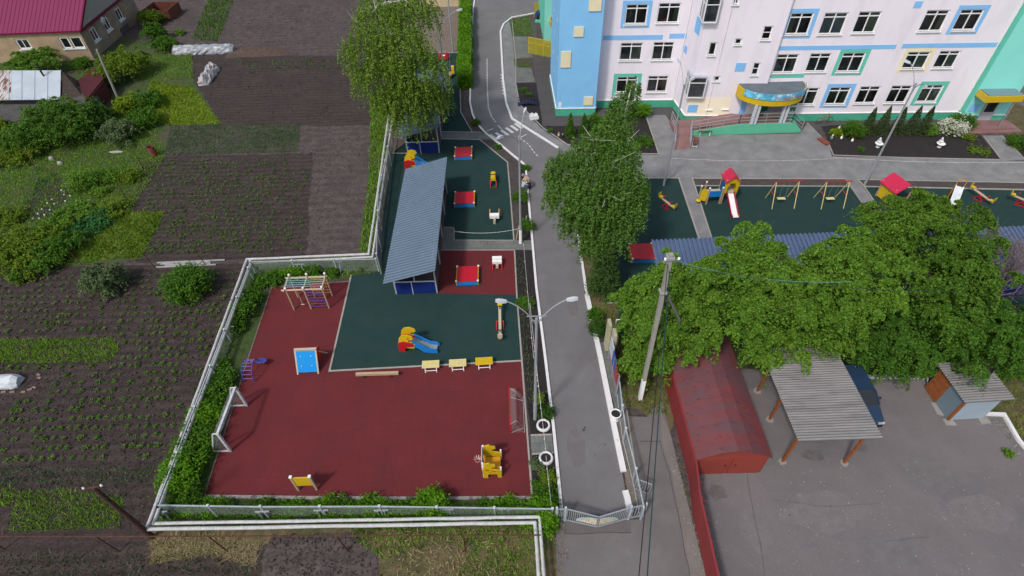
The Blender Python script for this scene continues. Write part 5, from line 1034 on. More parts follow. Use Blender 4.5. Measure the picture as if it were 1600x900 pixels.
# white slide behind branches
a = G(1486, 312); t = thing('slide', 'long white slide half hidden by branches on the right green court', 'slide', a, R(-33)); b = MB(); pf = [(0, 1.45), (-.0, 1.45), (0, 1.4)]
b = MB(); b.beam((0, 0, 1.25), (0, -1.4, .5), .46, .05); b.beam((0, -1.38, .5), (0, -2.3, .22), .46, .05); b.build('chute', mat('slide_white', (0.75, 0.78, 0.84), 0.3), t)
b = MB()
for x in (-.25, .25): b.beam((x, 0, 1.3), (x, -1.4, .56), .05, .12); b.beam((x, -1.38, .56), (x, -2.3, .26), .05, .12)
b.build('chute_side', WHITE, t); b = MB()
for x in (-.27, .27): b.beam((x, .1, 0), (x, .1, 1.8), .05); b.beam((x, .6, 0), (x, .1, 1.2), .05)
b.beam((-.27, .1, 1.8), (.27, .1, 1.8), .05); b.build('ladder', ORNG, t)
# ================================================================ street furniture
def curve_arm(p, q, up=0.6, n=6):
    p, q = Vector(p), Vector(q); m_ = p.lerp(q, .35) + Vector((0, 0, (q.z - p.z) * .25 + up * .2)); return [((1 - t) ** 2) * p + 2 * (1 - t) * t * m_ + t * t * q for t in [i / n for i in range(n + 1)]]
def lamp(px, hs, zj, label, r=.075, painted=False, group='street lamps'):
    base = G(*px); t = thing('street_lamp', label, 'street lamp', base, 0, group)
    b = MB(); b.tube([(0, 0, 0), (0, 0, 1.6), (0, 0, 1.62), (0, 0, zj)], [r * 1.25, r * 1.2, r, r * .8], 10); pl = b.build('pole', GALV, t)
    if painted: b = MB(); b.tube([(0, 0, 0), (0, 0, 1.3)], [r * 1.45, r * 1.35], 10); b.build('pole_base', WHITE, pl)
    for h in hs:
        h = Vector(h) - base; st = Vector((h.x * .05, h.y * .05, zj)); pts = curve_arm((0, 0, zj - .5), st.lerp(h, .85), .9); b = MB(); b.tube(pts, r * .33, 8); am = b.build('arm', GALV, t)
        d = (h - pts[-1]); d = Vector((h.x, h.y, 0)).normalized(); a = pts[-1]; u = Vector((-d.y, d.x, 0)); b = MB(); q = []
        for (s, wd, dz) in ((0, .05, 0), (.14, .09, .02), (.34, .105, .03), (.50, .06, .01)):
            c = a + d * s + Vector((0, 0, .12 * s)); q.append([c + u * wd + Vector((0, 0, -.05)), c + u * wd * .7 + Vector((0, 0, .06 + dz)), c - u * wd * .7 + Vector((0, 0, .06 + dz)), c - u * wd + Vector((0, 0, -.05))])
        vs = [v for r_ in q for v in r_]; fs = [(i * 4 + k, i * 4 + (k + 1) % 4, i * 4 + 4 + (k + 1) % 4, i * 4 + 4 + k) for i in range(3) for k in range(4)] + [(3, 2, 1, 0), (12, 13, 14, 15)]; b.add(vs, fs); b.build('lamp_head', mat('lamp_head', (0.62, 0.67, 0.72), 0.3, 0.04), am)
    return t
b1 = G(836, 655); lamp((836, 655), [onY(784, 466, b1.y), onY(893, 463, b1.y)], 8.6, 'tall double street lamp beside the white tyre planters', .085)
t = [o for o in COL.objects if o.name == 'street_lamp'][0]; b = MB(); b.beam((-.45, 0, 8.75), (.45, 0, 8.75), .04); b.beam((-.25, 0, 8.45), (.25, 0, 8.45), .04); b.build('brace', GALV, t)
lamp((813.5, 380), [G(781, 212, 9.9), G(820, 170, 10.1)], 9.0, 'double street lamp at the crossing with one head over the zebra stripes', .085, True)
lamp((701, 181), [G(655, 13, 9.9), G(718, 13, 9.9)], 8.8, 'double street lamp far up the left play court behind the hedge', .085)
lamp((1037, 290), [G(1062, 92, 10.0), G(1080, 124, 9.0)], 8.8, 'street lamp on the green court in front of the ramp', .08)
lamp((1350, 290), [G(1421, 93, 10.2), G(1448, 134, 9.8)], 8.8, 'street lamp beside the playhouse, its head before the cream framed window', .08)
b = G(708, 82); t = thing('street_lamp', 'thin grey pole on the sandy yard at the top', 'street lamp', b, 0, 'street lamps'); m_ = MB(); m_.tube([(0, 0, 0), (0, 0, 10)], [.08, .06], 8); m_.build('pole', GALV, t)
# concrete utility pole
b0 = G(1000, 623); tp = G(1048.5, 397, 11.0); t = thing('utility_pole', 'tall concrete utility pole with a white painted foot', 'utility pole', b0, 0); v = tp - b0; fpt = lambda f: v * f
b = MB(); b.beam((0, 0, 0), fpt(1), .19, .22); pl = b.build('pole', mat('pole_concrete', (0.36, 0.35, 0.31), 0.9, 0.1, 2), t); b = MB(); b.beam((0, 0, 0), fpt(.165), .21, .24); b.build('painted_foot', WHITE, pl)
b = MB(); b.tube([fpt(.80) + Vector((.05, 0.05, 0)), G(1062, 500, 6) - b0, Vector((2.4, 3.2, 0))], [.06, .07, .09], 8); b.build('strut', mat('strut_wood', (0.2, 0.19, 0.18), 0.9, 0.15, 3), t)
b = MB(); b.cbox(fpt(.985), (.34, .4, .12)); b.build('pole_cap', GREYM, t); b = MB(); b.beam(fpt(.96) + Vector((-.3, 0, 0)), fpt(.96) + Vector((.45, .1, 0)), .06); b.build('crossarm', GREYM, t); b = MB(); b.cbox(fpt(.79), (.34, .4, .06)); b.build('clamp', GREYM, t)
for i in range(3): b = MB(); b.lathe([(.03, 0), (.06, .04), (.03, .09), (.06, .12), (0, .16)], tuple(fpt(.965) + Vector((-.2 + i * .3, 0, .03)))); b.build('insulator', WHITE, t)
def wire(label, a, c, sag, r, m, n=14, name='overhead_cable'):
    pts = [Vector(a).lerp(Vector(c), i / n) - Vector((0, 0, sag * 4 * (i / n) * (1 - i / n))) for i in range(n + 1)]; b = MB(); b.tube(pts, r, 5); return tag(b.build(name, m), label, 'cable', 'overhead cables')
TEALC = mat('cable_teal', (0.02, 0.06, 0.065), 0.5)
def far(p, q, k): p, q = Vector(p), Vector(q); return p + (q - p) * k
e1, e2 = G(1003, 900, 9.6), G(1014, 900, 9.2)
wire('dark overhead cable running down from the concrete pole over the lane', tp + Vector((-.05, 0, -.5)), far(tp, e1, 2.2), .3, .018, BLACKM)
wire('blue-green twisted cable running down from the concrete pole over the lane', tp + Vector((.1, 0, -.9)), far(tp, e2, 2.2), .35, .022, TEALC)
wire('pale green cable leading right from the concrete pole over the tree tops', tp + Vector((0, 0, -.3)), G(1330, 440, 9.2), .5, .016, mat('cable_green', (0.12, 0.30, 0.22), 0.5)); wire('second thin cable leading right from the concrete pole', tp + Vector((0, 0, -.5)), G(1500, 455, 9.4), .5, .009, TEALC)
# leaning brown pole
b0 = G(239, 840); tp = G(146, 762, 5.6); t = thing('utility_pole', 'leaning dark brown timber pole with two white insulators', 'utility pole', b0, 0); b = MB(); b.tube([(0, 0, 0), (tp - b0)], [.14, .09], 8); b.build('pole', mat('pole_brown', (0.085, 0.045, 0.035), 0.9, 0.25, 3), t)
b = MB(); u = Vector((.35, .05, 0)); b.beam(tp - b0 - u, tp - b0 + u, .06); b.build('crossarm', RUST, t)
for s in (-1, 1): b = MB(); b.lathe([(0, 0), (.04, .0), (.05, .05), (.03, .08), (.04, .11), (0, .15)], tuple(tp - b0 + u * s + Vector((0, 0, .03))), 10); b.build('insulator', WHITE, t)
b0 = G(188, 162); tp = G(151, 77, 5.6); t = thing('utility_pole', 'pale slender pole leaning in front of the brick house', 'utility pole', b0, 0); b = MB(); b.tube([(0, 0, 0), (tp - b0)], [.13, .10], 8); b.build('pole', mat('pole_pale', (0.34, 0.33, 0.29), 0.9, 0.1, 3), t)
# ================================================================ pipeline
def pipe(label, pts, r=.088):
    t = thing('heating_pipe', label, 'pipe', pts[0], 0, 'white wrapped heating pipes'); P_ = [Vector(p) - Vector(pts[0]) for p in pts]; b = MB()
    for i in range(len(P_) - 1):
        n = max(2, int((P_[i + 1] - P_[i]).length / 1.0)); q = [P_[i].lerp(P_[i + 1], k / n) + (Vector((random.uniform(-.012, .012), random.uniform(-.012, .012), random.uniform(-.01, .01))) if 0 < k < n else Vector((0, 0, 0))) for k in range(n + 1)]; b.tube(q, [r * random.uniform(.94, 1.05) for _ in q], 12)
    pr_ = b
    for p in P_[1:-1]: m_ = MB(); m_.ball(p, r * 1.12, 12); m_.build('elbow', PIPEW, t, smooth=True)
    m_ = pr_
    for i in range(len(P_) - 1):
        n = int((P_[i + 1] - P_[i]).length / 2.2); d = (P_[i + 1] - P_[i]).normalized()
        for k in range(1, n): c = P_[i].lerp(P_[i + 1], k / n + random.uniform(-.01, .01)); m_.tube([c - d * .04, c + d * .04], r * 1.1, 12)
    pr_.build('pipe_run', PIPEW, t, smooth=False)
    return t
Z1, Z2 = .9, .95
pipe('outer white pipe of the pair that wraps round the garden corner', [G(618, 110, Z1), G(601, 225, Z1), G(576, 397, Z1), G(386, 405, Z1), G(229, 827, Z1), G(836, 816.5, Z1), G(848, 985, Z1)])
pipe('inner white pipe of the pair that wraps round the court corner', [G(624, 110, Z2), G(607, 228, Z2), G(582, 401.5, Z2), G(393, 411, Z2), G(240, 818, Z2), G(843, 807.5, Z2), G(856, 985, Z2)], .08)
def support(px, dx=.0, dy=0.45, h=.95, along='x'):
    t = thing('pipe_support', 'short paired steel legs carrying the white pipes', 'pipe support', G(*px), 0, 'pipe supports'); 
    for s in (-.16, .16):
        b = MB(); o = (s, 0) if along == 'x' else (0, s); e = (s, dy) if along == 'x' else (dy, s); b.beam((o[0], o[1], 0), (o[0], o[1], h - .1), .06); b.beam((e[0], e[1], 0), (o[0], o[1], h - .12), .05); b.build('leg', GALV, t)
    b = MB(); b.beam((-.35, .05, h - .12), (.35, .05, h - .12), .07) if along == 'x' else b.beam((0.05, -.2, h - .12), (.5, -.2, h - .12), .07); b.build('bracket', GALV, t); return t
ORD = ['first', 'second', 'third', 'fourth', 'fifth', 'sixth', 'seventh', 'eighth', 'ninth', 'tenth', 'eleventh', 'twelfth', 'thirteenth', 'fourteenth', 'fifteenth', 'sixteenth', 'seventeenth', 'eighteenth', 'nineteenth', 'twentieth', 'twenty-first', 'twenty-second', 'twenty-third', 'twenty-fourth', 'twenty-fifth', 'twenty-sixth', 'twenty-seventh']
for i, q in enumerate(((531, 423), (473, 427))): support(q, along='x', dy=-.4)['label'] = ('right' if i == 0 else 'left') + ' pair of steel legs under the upper pipe run near the climbing frame'
for q in ((378, 470), (362, 520), (338, 580), (310, 655), (290, 715)): support(q, along='y', dy=.45)['label'] = 'paired steel legs under the left pipe run, ' + ORD[[378, 362, 338, 310, 290].index(q[0])] + ' from the top'
for q in ((262, 812), (418, 812), (508, 810), (600, 810), (700, 809), (790, 808)): support(q, along='x', dy=.35)['label'] = 'paired steel legs under the bottom pipe run, ' + ORD[[262, 418, 508, 600, 700, 790].index(q[0])] + ' from the left'
# ================================================================ fences
def netfence(name, label, pts, h, step, m=CHAIN, rail=GALV, post=GALV, z0=.05, r=.045, group=None, low=False):
    P_ = [Vector((*p[:2], 0)) for p in pts]; t = thing(name, label, 'fence', P_[0], 0, group); o = P_[0]; posts = []
    for i in range(len(P_) - 1):
        a, c = P_[i] - o, P_[i + 1] - o; L = (c - a).length; k = max(1, round(L / step)); b = MB(); b.beam(a + Vector((0, 0, h)), c + Vector((0, 0, h)), r * 1.3)
        if low: b.beam(a + Vector((0, 0, .12)), c + Vector((0, 0, .12)), r)
        b.build('rail', rail, t)
        for j in range(k + (1 if i == len(P_) - 2 else 0)): posts.append(a.lerp(c, j / k))
        if m: b = MB(); b.add([a + Vector((0, 0, z0)), c + Vector((0, 0, z0)), c + Vector((0, 0, h - .03)), a + Vector((0, 0, h - .03))], [(0, 1, 2, 3)]); b.build('mesh_panel', m, t)
    for p in posts[:100]: b = MB(); b.beam(p, p + Vector((0, 0, h + .06)), r * 1.7); pp = b.build('post', post, t); b = MB(); b.cbox(p + Vector((0, 0, h + .08)), (.12, .12, .04)); b.build('post_cap', mat('cap_white', (0.6, 0.64, 0.68), 0.5), pp)
    return t
y_ = G(420, 808).y
netfence('mesh_fence', 'grey-blue netting fence along the bottom of the red court', [G(262, 806), G(420, 808.5), G(600, 808), G(862, 812)], 1.25, 2.85, CHAIN, mat('rail_blue', (0.42, 0.48, 0.52), 0.5), mat('rail_blue', (0.42, 0.48, 0.52)))
netfence('mesh_fence', 'netting fence between the left pipeline run and the red court', [G(262, 806), G(397, 438), G(400, 428), G(592, 424)], 1.2, 2.9, CHAIN, mat('rail_blue', (0.42, 0.48, 0.52)), mat('rail_blue', (0.42, 0.48, 0.52)))
netfence('mesh_fence', 'tall dense netting fence behind the long pavilion roof', [G(596, 428), G(598, 330), G(616, 238), G(626, 195)], 1.9, 2.4, CHAIN2, GALV, GALV)
netfence('mesh_fence', 'netting fence between the access road and the side lane', [G(1000, 812), G(988, 752), G(973, 690), G(968, 655), G(963, 610), G(958, 585)], 1.35, 2.2, CHAIN, mat('rail_blue', (0.42, 0.48, 0.52)), mat('rail_blue', (0.42, 0.48, 0.52)), low=True)
t = thing('pipe_rail', 'rusty brown pipe rail on thin posts along the bottom of the garden', 'rail', G(-60, 860), 0); o = G(-60, 860)
b = MB(); b.tube([G(-60, 838, 1.8) - o, G(300, 838, 1.8) - o, G(845, 836, 1.8) - o], .035, 6); b.build('rail', RUST, t)
for q, tq in (((187, 862), (150, 839)), ((356, 862), (325, 838)), ((543, 861), (526, 838)), ((727, 860), (724, 838)), ((8, 858), (-35, 838))): b = MB(); b.tube([G(*q) - o, G(*tq, 1.8) - o], .035, 6); b.build('post', RUST, t)
# gate
t = thing('entrance_gate', 'pale double gate with two rounded picture boards across the road', 'gate', G(882, 813), 0); g0, g1 = G(883, 813), G(982, 811); gm = (g0 + g1) / 2 + Vector((0, -.38, 0)); GH = 1.35; o = g0
for a, c, s in ((g0, gm, 1), (gm, g1, -1)):
    a, c = a - o, c - o; d = (c - a).normalized(); L = (c - a).length - .04; b = MB(); zt = lambda f: GH - .12 * (1 - f if s < 0 else f)
    b.beam(a + Vector((0, 0, .08)), a + d * L + Vector((0, 0, .08)), .05); b.beam(a + Vector((0, 0, zt(0))), a + d * L + Vector((0, 0, zt(1))), .05)
    n = 16
    for i in range(n + 1): p = a + d * L * i / n; b.beam(p + Vector((0, 0, .08)), p + Vector((0, 0, zt(i / n))), .035)
    lf = b.build('gate_leaf', GALV, t); nn = Vector((d.y, -d.x, 0)); b = MB(); arcp = [(.52, .35), (.98, .35)] if s > 0 else [(.02, .35), (.48, .35)]; cxp = .98 if s > 0 else .02; pr = []
    for i in range(9): a_ = math.pi / 2 * i / 8; pr.append((L * (cxp - s * .64 * math.cos(a_)), .36 + .72 * math.sin(a_)))
    pr = pr + [(L * cxp, .36)]; pr = pr if s > 0 else pr[::-1]
    b.plate(pr, a + nn * .03, d, (0, 0, 1), .012); bd = b.build('picture_board', mat('board_mint', (0.50, 0.62, 0.58), 0.6), lf); b = MB(); pr2 = [(L * cxp + (x - L * cxp) * .72, .45 + (z - .42) * .7) for x, z in pr]; b.plate(pr2, a + nn * .046, d, (0, 0, 1), .006); b.build('picture', mat('picture_art', (0.72, 0.66, 0.5), 0.7, 0.3, 6, patch=((0.5, 0.3, 0.2), 5, 0.55, 0.62)), bd)
for p in (g0, g1, g0 - Vector((.42, 0, 0)), g1 + Vector((.72, .12, 0))): b = MB(); b.beam(p - o, p - o + Vector((0, 0, 1.5)), .11); b.build('gate_post', mat('gate_post', (0.48, 0.54, 0.58), 0.5), t)
b = MB()
for x0, x1 in ((g0 - Vector((.42, 0, 0)), g0), (g1, g1 + Vector((.72, .12, 0)))):
    for z in (.1, 1.32): b.beam(x0 - o + Vector((0, 0, z)), x1 - o + Vector((0, 0, z)), .05)
    for i in range(1, 5): p = x0.lerp(x1, i / 5) - o; b.beam(p + Vector((0, 0, .1)), p + Vector((0, 0, 1.32)), .035)
b.build('side_panel', GALV, t)
p = G(990, 765); t = thing('wicket_gate', 'small barred side gate standing open over the lane', 'gate', p, R(-25)); b = MB()
for z in (.15, 1.2): b.beam((0, 0, z), (.75, 0, z), .04)
for i in range(7): b.beam((i * .125, 0, .15), (i * .125, 0, 1.2), .03)
b.build('gate_leaf', GALV, t)
# notice boards
t = thing('notice_stand', 'two narrow cream upright boards beside the road', 'sign', G(943, 556), 0)
for i, (q, h) in enumerate((((944, 545), 2.5), ((951.5, 560), 2.5))): c = G(*q) - G(943, 556); b = MB(); b.box(c.x, c.x + .2, c.y - .3, c.y + .3, .15, h); bd = b.build('board', mat('board_cream', (0.52, 0.49, 0.34), 0.7, 0.08), t); b = MB(); b.box(c.x + .2, c.x + .28, c.y - .28, c.y + .28, .1, h - .1); b.build('backing', mat('board_back', (0.12, 0.10, 0.08), 0.8), bd)
a, c = G(950, 560), G(962, 618); t = thing('flag_notice_board', 'long notice board with white, blue and red bands beside the road', 'sign', a, math.atan2(c.y - a.y, c.x - a.x)); L = (c - a).length
for x in (0, L * .5, L): b = MB(); b.beam((x, 0, 0), (x, 0, 1.9), .07); b.build('post', GALV, t)
for i, m_ in enumerate((mat('band_white', (0.55, 0.6, 0.66), 0.6), mat('band_blue', (0.03, 0.10, 0.38), 0.6), mat('band_red', (0.35, 0.03, 0.04), 0.6))): b = MB(); b.box(L * i / 3 + .01, L * (i + 1) / 3 - .01, -.03, .03, 1.0 - .1 * i, 2.1 - .18 * i); b.build('band', m_, t)
b = MB(); b.box(.02, L - .02, -.025, .025, .3, .84); b.build('lower_panel', mat('panel_pinkgrey', (0.28, 0.22, 0.24), 0.7), t)
a = G(985, 515); t = thing('horizontal_bar', 'thin white bar poking out of the foliage by the notice boards', 'bar', G(958, 530), 0); b = MB(); b.beam((0, 0, 0), (0, 0, 1.9), .05); b.beam((0, 0, 1.85), (1.2, .1, 1.85), .05); b.build('bar', WHITE, t)
# tyre planters
def tyre(px, label):
    t = thing('tyre_planter', label, 'planter', G(*px), 0, 'white tyre planters'); b = MB(); b.lathe([(.30, .0), (.36, .02), (.40, .12), (.38, .24), (.33, .28), (.27, .25), (.265, .02)], n=24); b.build('tyre', mat('tyre_white', (0.78, 0.78, 0.78), 0.6, 0.06), t, smooth=True); b = MB(); b.lathe([(0, .2), (.27, .2)], n=20); b.build('soil', BED, t)
    return t
tyre((849, 667), 'white painted tyre planter just above the paved crossing strip'); tyre((853, 718), 'white painted tyre planter just below the paved crossing strip')
t = thing('goblet_planter', 'white goblet-shaped planter right of the road', 'planter', G(960.5, 655), 0); b = MB(); b.lathe([(.22, 0), (.22, .05), (.09, .12), (.09, .3), (.26, .45), (.31, .62), (.26, .62), (.24, .5)], n=20); b.build('goblet', WHITE, t, smooth=True); b = MB(); b.lathe([(0, .57), (.25, .57)], n=16); b.build('soil', BED, t)
for px_, lb in (((1371, 230), 'white swan-shaped planter left of the two on the dark flower bed'), ((1467, 230), 'white swan-shaped planter right of the two on the dark flower bed')):
    t = thing('swan_planter', lb, 'planter', G(*px_), 0, 'swan planters'); t.scale = (.8, .8, .8); b = MB(); b.lathe([(.2, 0), (.22, .05), (.12, .15), (.3, .35), (.45, .5), (.38, .5), (.25, .38), (0, .36)], n=18); b.build('bowl', WHITE, t, smooth=True); b = MB(); b.tube([(0, .15, .5), (.1, .2, .85), (.0, .18, 1.05), (-.15, .12, .95)], [.12, .09, .08, .04], 8); b.lathe([(.2, .62), (.26, .68), (.2, .74)], (.05, .2, 0), 14); b.build('neck', WHITE, t, smooth=True)
# benches by the ramp
for px_, rz, lb in (((1100, 211), 0, 'brown slatted bench against the green ramp wall'), ((1086, 226), R(72), 'reddish brown bench standing beside the ramp railing')):
    t = thing('bench', lb, 'bench', G(*px_), rz, 'brown benches by the ramp'); m_ = mat('bench_brown', (0.20, 0.07, 0.045), 0.7, 0.15, 6); b = MB()
    for i in range(4): b.box(-.62, .62, -.2 + i * .11, -.11 + i * .11, .42, .45)
    b.build('seat', m_, t); b = MB()
    for i in range(2): b.box(-.62, .62, .27, .3, .55 + i * .14, .65 + i * .14)
    b.build('backrest', m_, t)
    for x in (-.45, .45): b = MB(); b.beam((x, -.18, 0), (x, -.18, .42), .05); b.beam((x, .25, 0), (x, .28, .8), .05); b.beam((x, -.18, .1), (x, .25, .1), .04); b.build('leg', WHITE, t)
# little blue bridge, stone tortoise, garden figures
t = thing('garden_bridge', 'low dark blue ornamental bridge in the left flower bed', 'bridge', G(825, 164), R(-2)); b = MB()
pts = [(-1.0 + 2.0 * i / 6, .25 * math.sin(math.pi * i / 6)) for i in range(7)]
for i in range(6): b.beam((pts[i][0], 0, .08 + pts[i][1]), (pts[i + 1][0], 0, .08 + pts[i + 1][1]), .6, .06)
b.build('deck', mat('bridge_blue', (0.02, 0.03, 0.09), 0.6), t); b = MB()
for y in (-.3, .3):
    for i in range(7): b.beam((pts[i][0], y, .1 + pts[i][1]), (pts[i][0], y, .65 + pts[i][1]), .04)
    for i in range(6): b.beam((pts[i][0], y, .65 + pts[i][1]), (pts[i + 1][0], y, .65 + pts[i + 1][1]), .05)
b.build('railing', BLACKM, t)
t = thing('garden_ornament', 'white boxy ornament with dark openings in the left flower bed', 'ornament', G(834, 185), R(10)); b = MB(); b.plate([(-.42, 0), (.42, 0), (.45, .3), (.25, .48), (.1, .34), (-.1, .5), (-.4, .38)], (0, -.25, 0), (1, 0, 0), (0, 0, 1), .06); b.plate([(-.42, 0), (.42, 0), (.45, .3), (.25, .48), (.1, .34), (-.1, .5), (-.4, .38)], (0, .25, 0), (1, 0, 0), (0, 0, 1), .06); b.box(-.42, -.36, -.25, .2, 0, .38); b.box(.36, .42, -.25, .2, 0, .3); b.box(-.36, .36, -.25, .2, .05, .12); b.build('body', WHITE, t)
def gnome(px, label, c1, c2):
    t = thing('garden_figure', label, 'figurine', G(*px), random.uniform(0, 1), 'garden figures'); t.scale = (.75, .75, .75); b = MB(); b.lathe([(.02, 0), (.13, .0), (.15, .15), (.1, .34), (.05, .38)], n=12); b.build('body', c1, t, smooth=True); b = MB(); b.ball((0, 0, .44), .085, 10); b.build('head', WOODP, t, smooth=True); b = MB(); b.lathe([(.09, .47), (.05, .57), (0, .66)], n=10); b.build('hat', c2, t)
gnome((873, 213), 'cream garden figure beside a dark one in the left flower bed', WOODP, ORNG); gnome((879, 215), 'small dark garden figure beside the cream one', BLACKM, GREYM)
gnome((1299, 217), 'grey garden figure at the left corner of the wide flower bed', GREYM, WHITE); gnome((1314, 217), 'white garden figure in front of the yellow shrub', WHITE, ORNG); gnome((1331, 221), 'garden figure with an orange foot right of the white one', WHITE, REDP); gnome((1311, 201), 'garden figure with a red cap behind the yellow shrub', WHITE, REDP)
p = G(1286, 222); b = MB(); b.box(-.25, .25, -.6, .5, 0, .18); o_ = b.build('brick_border', mat('brick_red', (0.25, 0.07, 0.05), 0.8, .2, 5)); o_.location = p; o_.rotation_euler = (0, 0, R(20)); tag(o_, 'short red brick border at the corner of the flower bed', 'border')
p = G(1286, 193); t = thing('bicycle', 'thin dark bicycle frame leaning near the green plinth', 'bicycle', p, R(5))
for x in (-.5, .5): b = MB(); b.tube([(x + .3 * math.cos(a), 0, .32 + .3 * math.sin(a)) for a in np.linspace(0, 2 * math.pi, 17)], .02, 5); b.build('wheel', BLACKM, t)
b = MB(); b.tube([(-.5, 0, .32), (-.15, 0, .75), (.35, 0, .75), (.5, 0, .32)], .02, 5); b.tube([(-.15, 0, .75), (0, 0, .35), (.35, 0, .75)], .02, 5); b.tube([(-.5, 0, .32), (0, 0, .35)], .02, 5); b.beam((.3, -.22, .95), (.3, .22, .95), .03); b.beam((.35, 0, .75), (.3, 0, .95), .03); b.build('frame', REDP, t)
# ramp leading to side entrance, yellow parapets
a, c = G(826, 84), G(861, 91); t = thing('yellow_parapet', 'yellow mesh ramp parapet behind the blue tower', 'railing', a, math.atan2(c.y - a.y, c.x - a.x)); L = (c - a).length; b = MB(); b.box(0, L, -.02, .02, .1, 1.9); b.build('panel', meshmat('yellow_mesh', (0.38, 0.34, 0.02), 0.42), t); b = MB(); b.beam((0, 0, 1.3), (L, 0, 1.3), .06); b.beam((0, 0, 1.9), (L, 0, 1.9), .06)
for i in range(4): b.beam((L * i / 3, 0, 0), (L * i / 3, 0, 1.9), .06)
b.build('frame', YEL, t); b = MB(); b.box(0, L, .05, .25, 0, .3); b.build('base', GRNT, t)
p = G(836, 33); t = thing('rain_shelter', 'curved dark blue cover with yellow sides beside the mint wall', 'canopy', p, 0); b = MB()
for i in range(6): a0, a1 = math.pi * i / 6, math.pi * (i + 1) / 6; b.add([(1.6 - 1.6 * math.cos(a0), -.3, .5 + .7 * math.sin(a0)), (1.6 - 1.6 * math.cos(a1), -.3, .5 + .7 * math.sin(a1)), (1.6 - 1.6 * math.cos(a1), 1.0, .5 + .7 * math.sin(a1)), (1.6 - 1.6 * math.cos(a0), 1.0, .5 + .7 * math.sin(a0))], [(0, 1, 2, 3)])
b.build('cover', NAVY, t); b = MB(); b.box(-.1, 3.2, 1.0, 1.06, .2, 1.9); b.build('side_panel', meshmat('yellow_mesh', (0.55, 0.42, 0.01)), t); b = MB(); b.box(0, 3.2, -.5, -.35, 0, .3); b.build('base', GRNT, t)
# bunting
def bunting(label, a, c, n, cols, sag=.25, drop=.16):
    a, c = Vector(a), Vector(c); t = thing('bunting', label, 'bunting', a, 0, 'strings of bunting'); f = lambda s: (c - a) * s - Vector((0, 0, sag * 4 * s * (1 - s)))
    b = MB(); b.tube([f(i / 16) for i in range(17)], .008, 4); b.build('cord', WHITE, t); k = min(n, 60)
    for i in range(k):
        s = (i + .5) / k; p = f(s); d = (c - a).normalized(); b = MB(); e = Vector((random.uniform(-.1, .1), random.uniform(-.1, .1), -drop)); b.plate([(0, 0), (.13, 0), (.065, -drop)], p - d * .065, d, (random.uniform(-.9, .9), -.6, 1), .004); b.build('flag', cols[i % len(cols)], t)
FL = [mat('flag_white', (0.7, 0.7, 0.68), 0.7), mat('flag_yellow', (0.65, 0.52, 0.1), 0.7), mat('flag_red', (0.5, 0.08, 0.08), 0.7), mat('flag_green', (0.15, 0.38, 0.2), 0.7), mat('flag_pale', (0.55, 0.62, 0.66), 0.7)]
bunting('string of small flags across the plaza from the ramp to the flower bed', G(1048, 247, 1.2), G(1300, 248, 1.2), 34, FL); bunting('string of small flags along the edge of the wide flower bed', G(1302, 246, .6), G(1640, 253, .6), 44, FL)
bunting('dangling cord of flags from the double lamp down to the lower tyre planter', G(828, 474, 8.2), G(853, 705, .6), 26, [FL[0], FL[4], FL[2], FL[0]], .2, .12); bunting('cord of flags stretched along the flower bed beside the road', G(818, 380, 2.2), G(834, 560, 5.0), 24, FL, .2, .12)
bunting('short cord across the green court to the lamp at the crossing', G(709, 361, 1.2), G(812, 357, 2.0), 26, [FL[0], FL[4]], .3, .10); bunting('cord of flags over the lower flower bed next to the gate', G(853, 712, .6), G(862, 793, 1.2), 10, [FL[0], FL[1]], .15, .1)
bunting('thin cord with yellow flags from the far lamp over the far green court', G(703, 60, 7), G(701, 178, .6), 12, [FL[4], FL[1]], .1, .1)
# ================================================================ sheds, garage, carport
g0, g1 = G(1087, 741), G(1190, 739); GX0, GX1, GY0 = 9.0, 12.58, (g0.y + g1.y) / 2; GY1 = GY0 + 7.6; ev, rd = 1.75, 2.55; xm = (GX0 + GX1) / 2
t = thing('garage', 'low red sheet-metal garage with a stained pitched roof', 'garage', (GX0, GY0, 0), 0); Wd = GX1 - GX0; Lg = GY1 - GY0
b = MB(); b.plate([(0, 0), (Wd, 0), (Wd, ev - .05), (Wd * .88, ev + .22), (Wd * .7, rd - .24), (Wd / 2, rd - .08), (Wd * .3, rd - .24), (Wd * .12, ev + .22), (0, ev - .05)], (0, .1, 0), (1, 0, 0), (0, 0, 1), .08); b.plate([(0, 0), (Wd, 0), (Wd, ev - .05), (Wd * .88, ev + .22), (Wd * .7, rd - .24), (Wd / 2, rd - .08), (Wd * .3, rd - .24), (Wd * .12, ev + .22), (0, ev - .05)], (0, Lg, 0), (1, 0, 0), (0, 0, 1), .08); b.box(0, .06, .1, Lg - .1, 0, ev); b.box(Wd - .06, Wd, .1, Lg - .1, 0, ev); b.build('wall', GREDW, t)
b = MB()
for s in (0, 1):
    prof_ = [(-.12, ev - .03), (Wd * .12, ev + .30), (Wd * .30, rd - .16), (Wd / 2 - .001, rd)] if s == 0 else [(Wd + .12, ev - .03), (Wd * .88, ev + .30), (Wd * .70, rd - .16), (Wd / 2 + .001, rd)]
    for (xa, za), (xb, zb2) in zip(prof_[:-1], prof_[1:]): q = [(xa, -.08, za), (xb, -.08, zb2), (xb, Lg + .1, zb2), (xa, Lg + .1, za)]; q += [(a, c, z - .05) for a, c, z in q]; b.add(q, [(0, 1, 2, 3), (7, 6, 5, 4), (0, 4, 5, 1), (2, 6, 7, 3)])
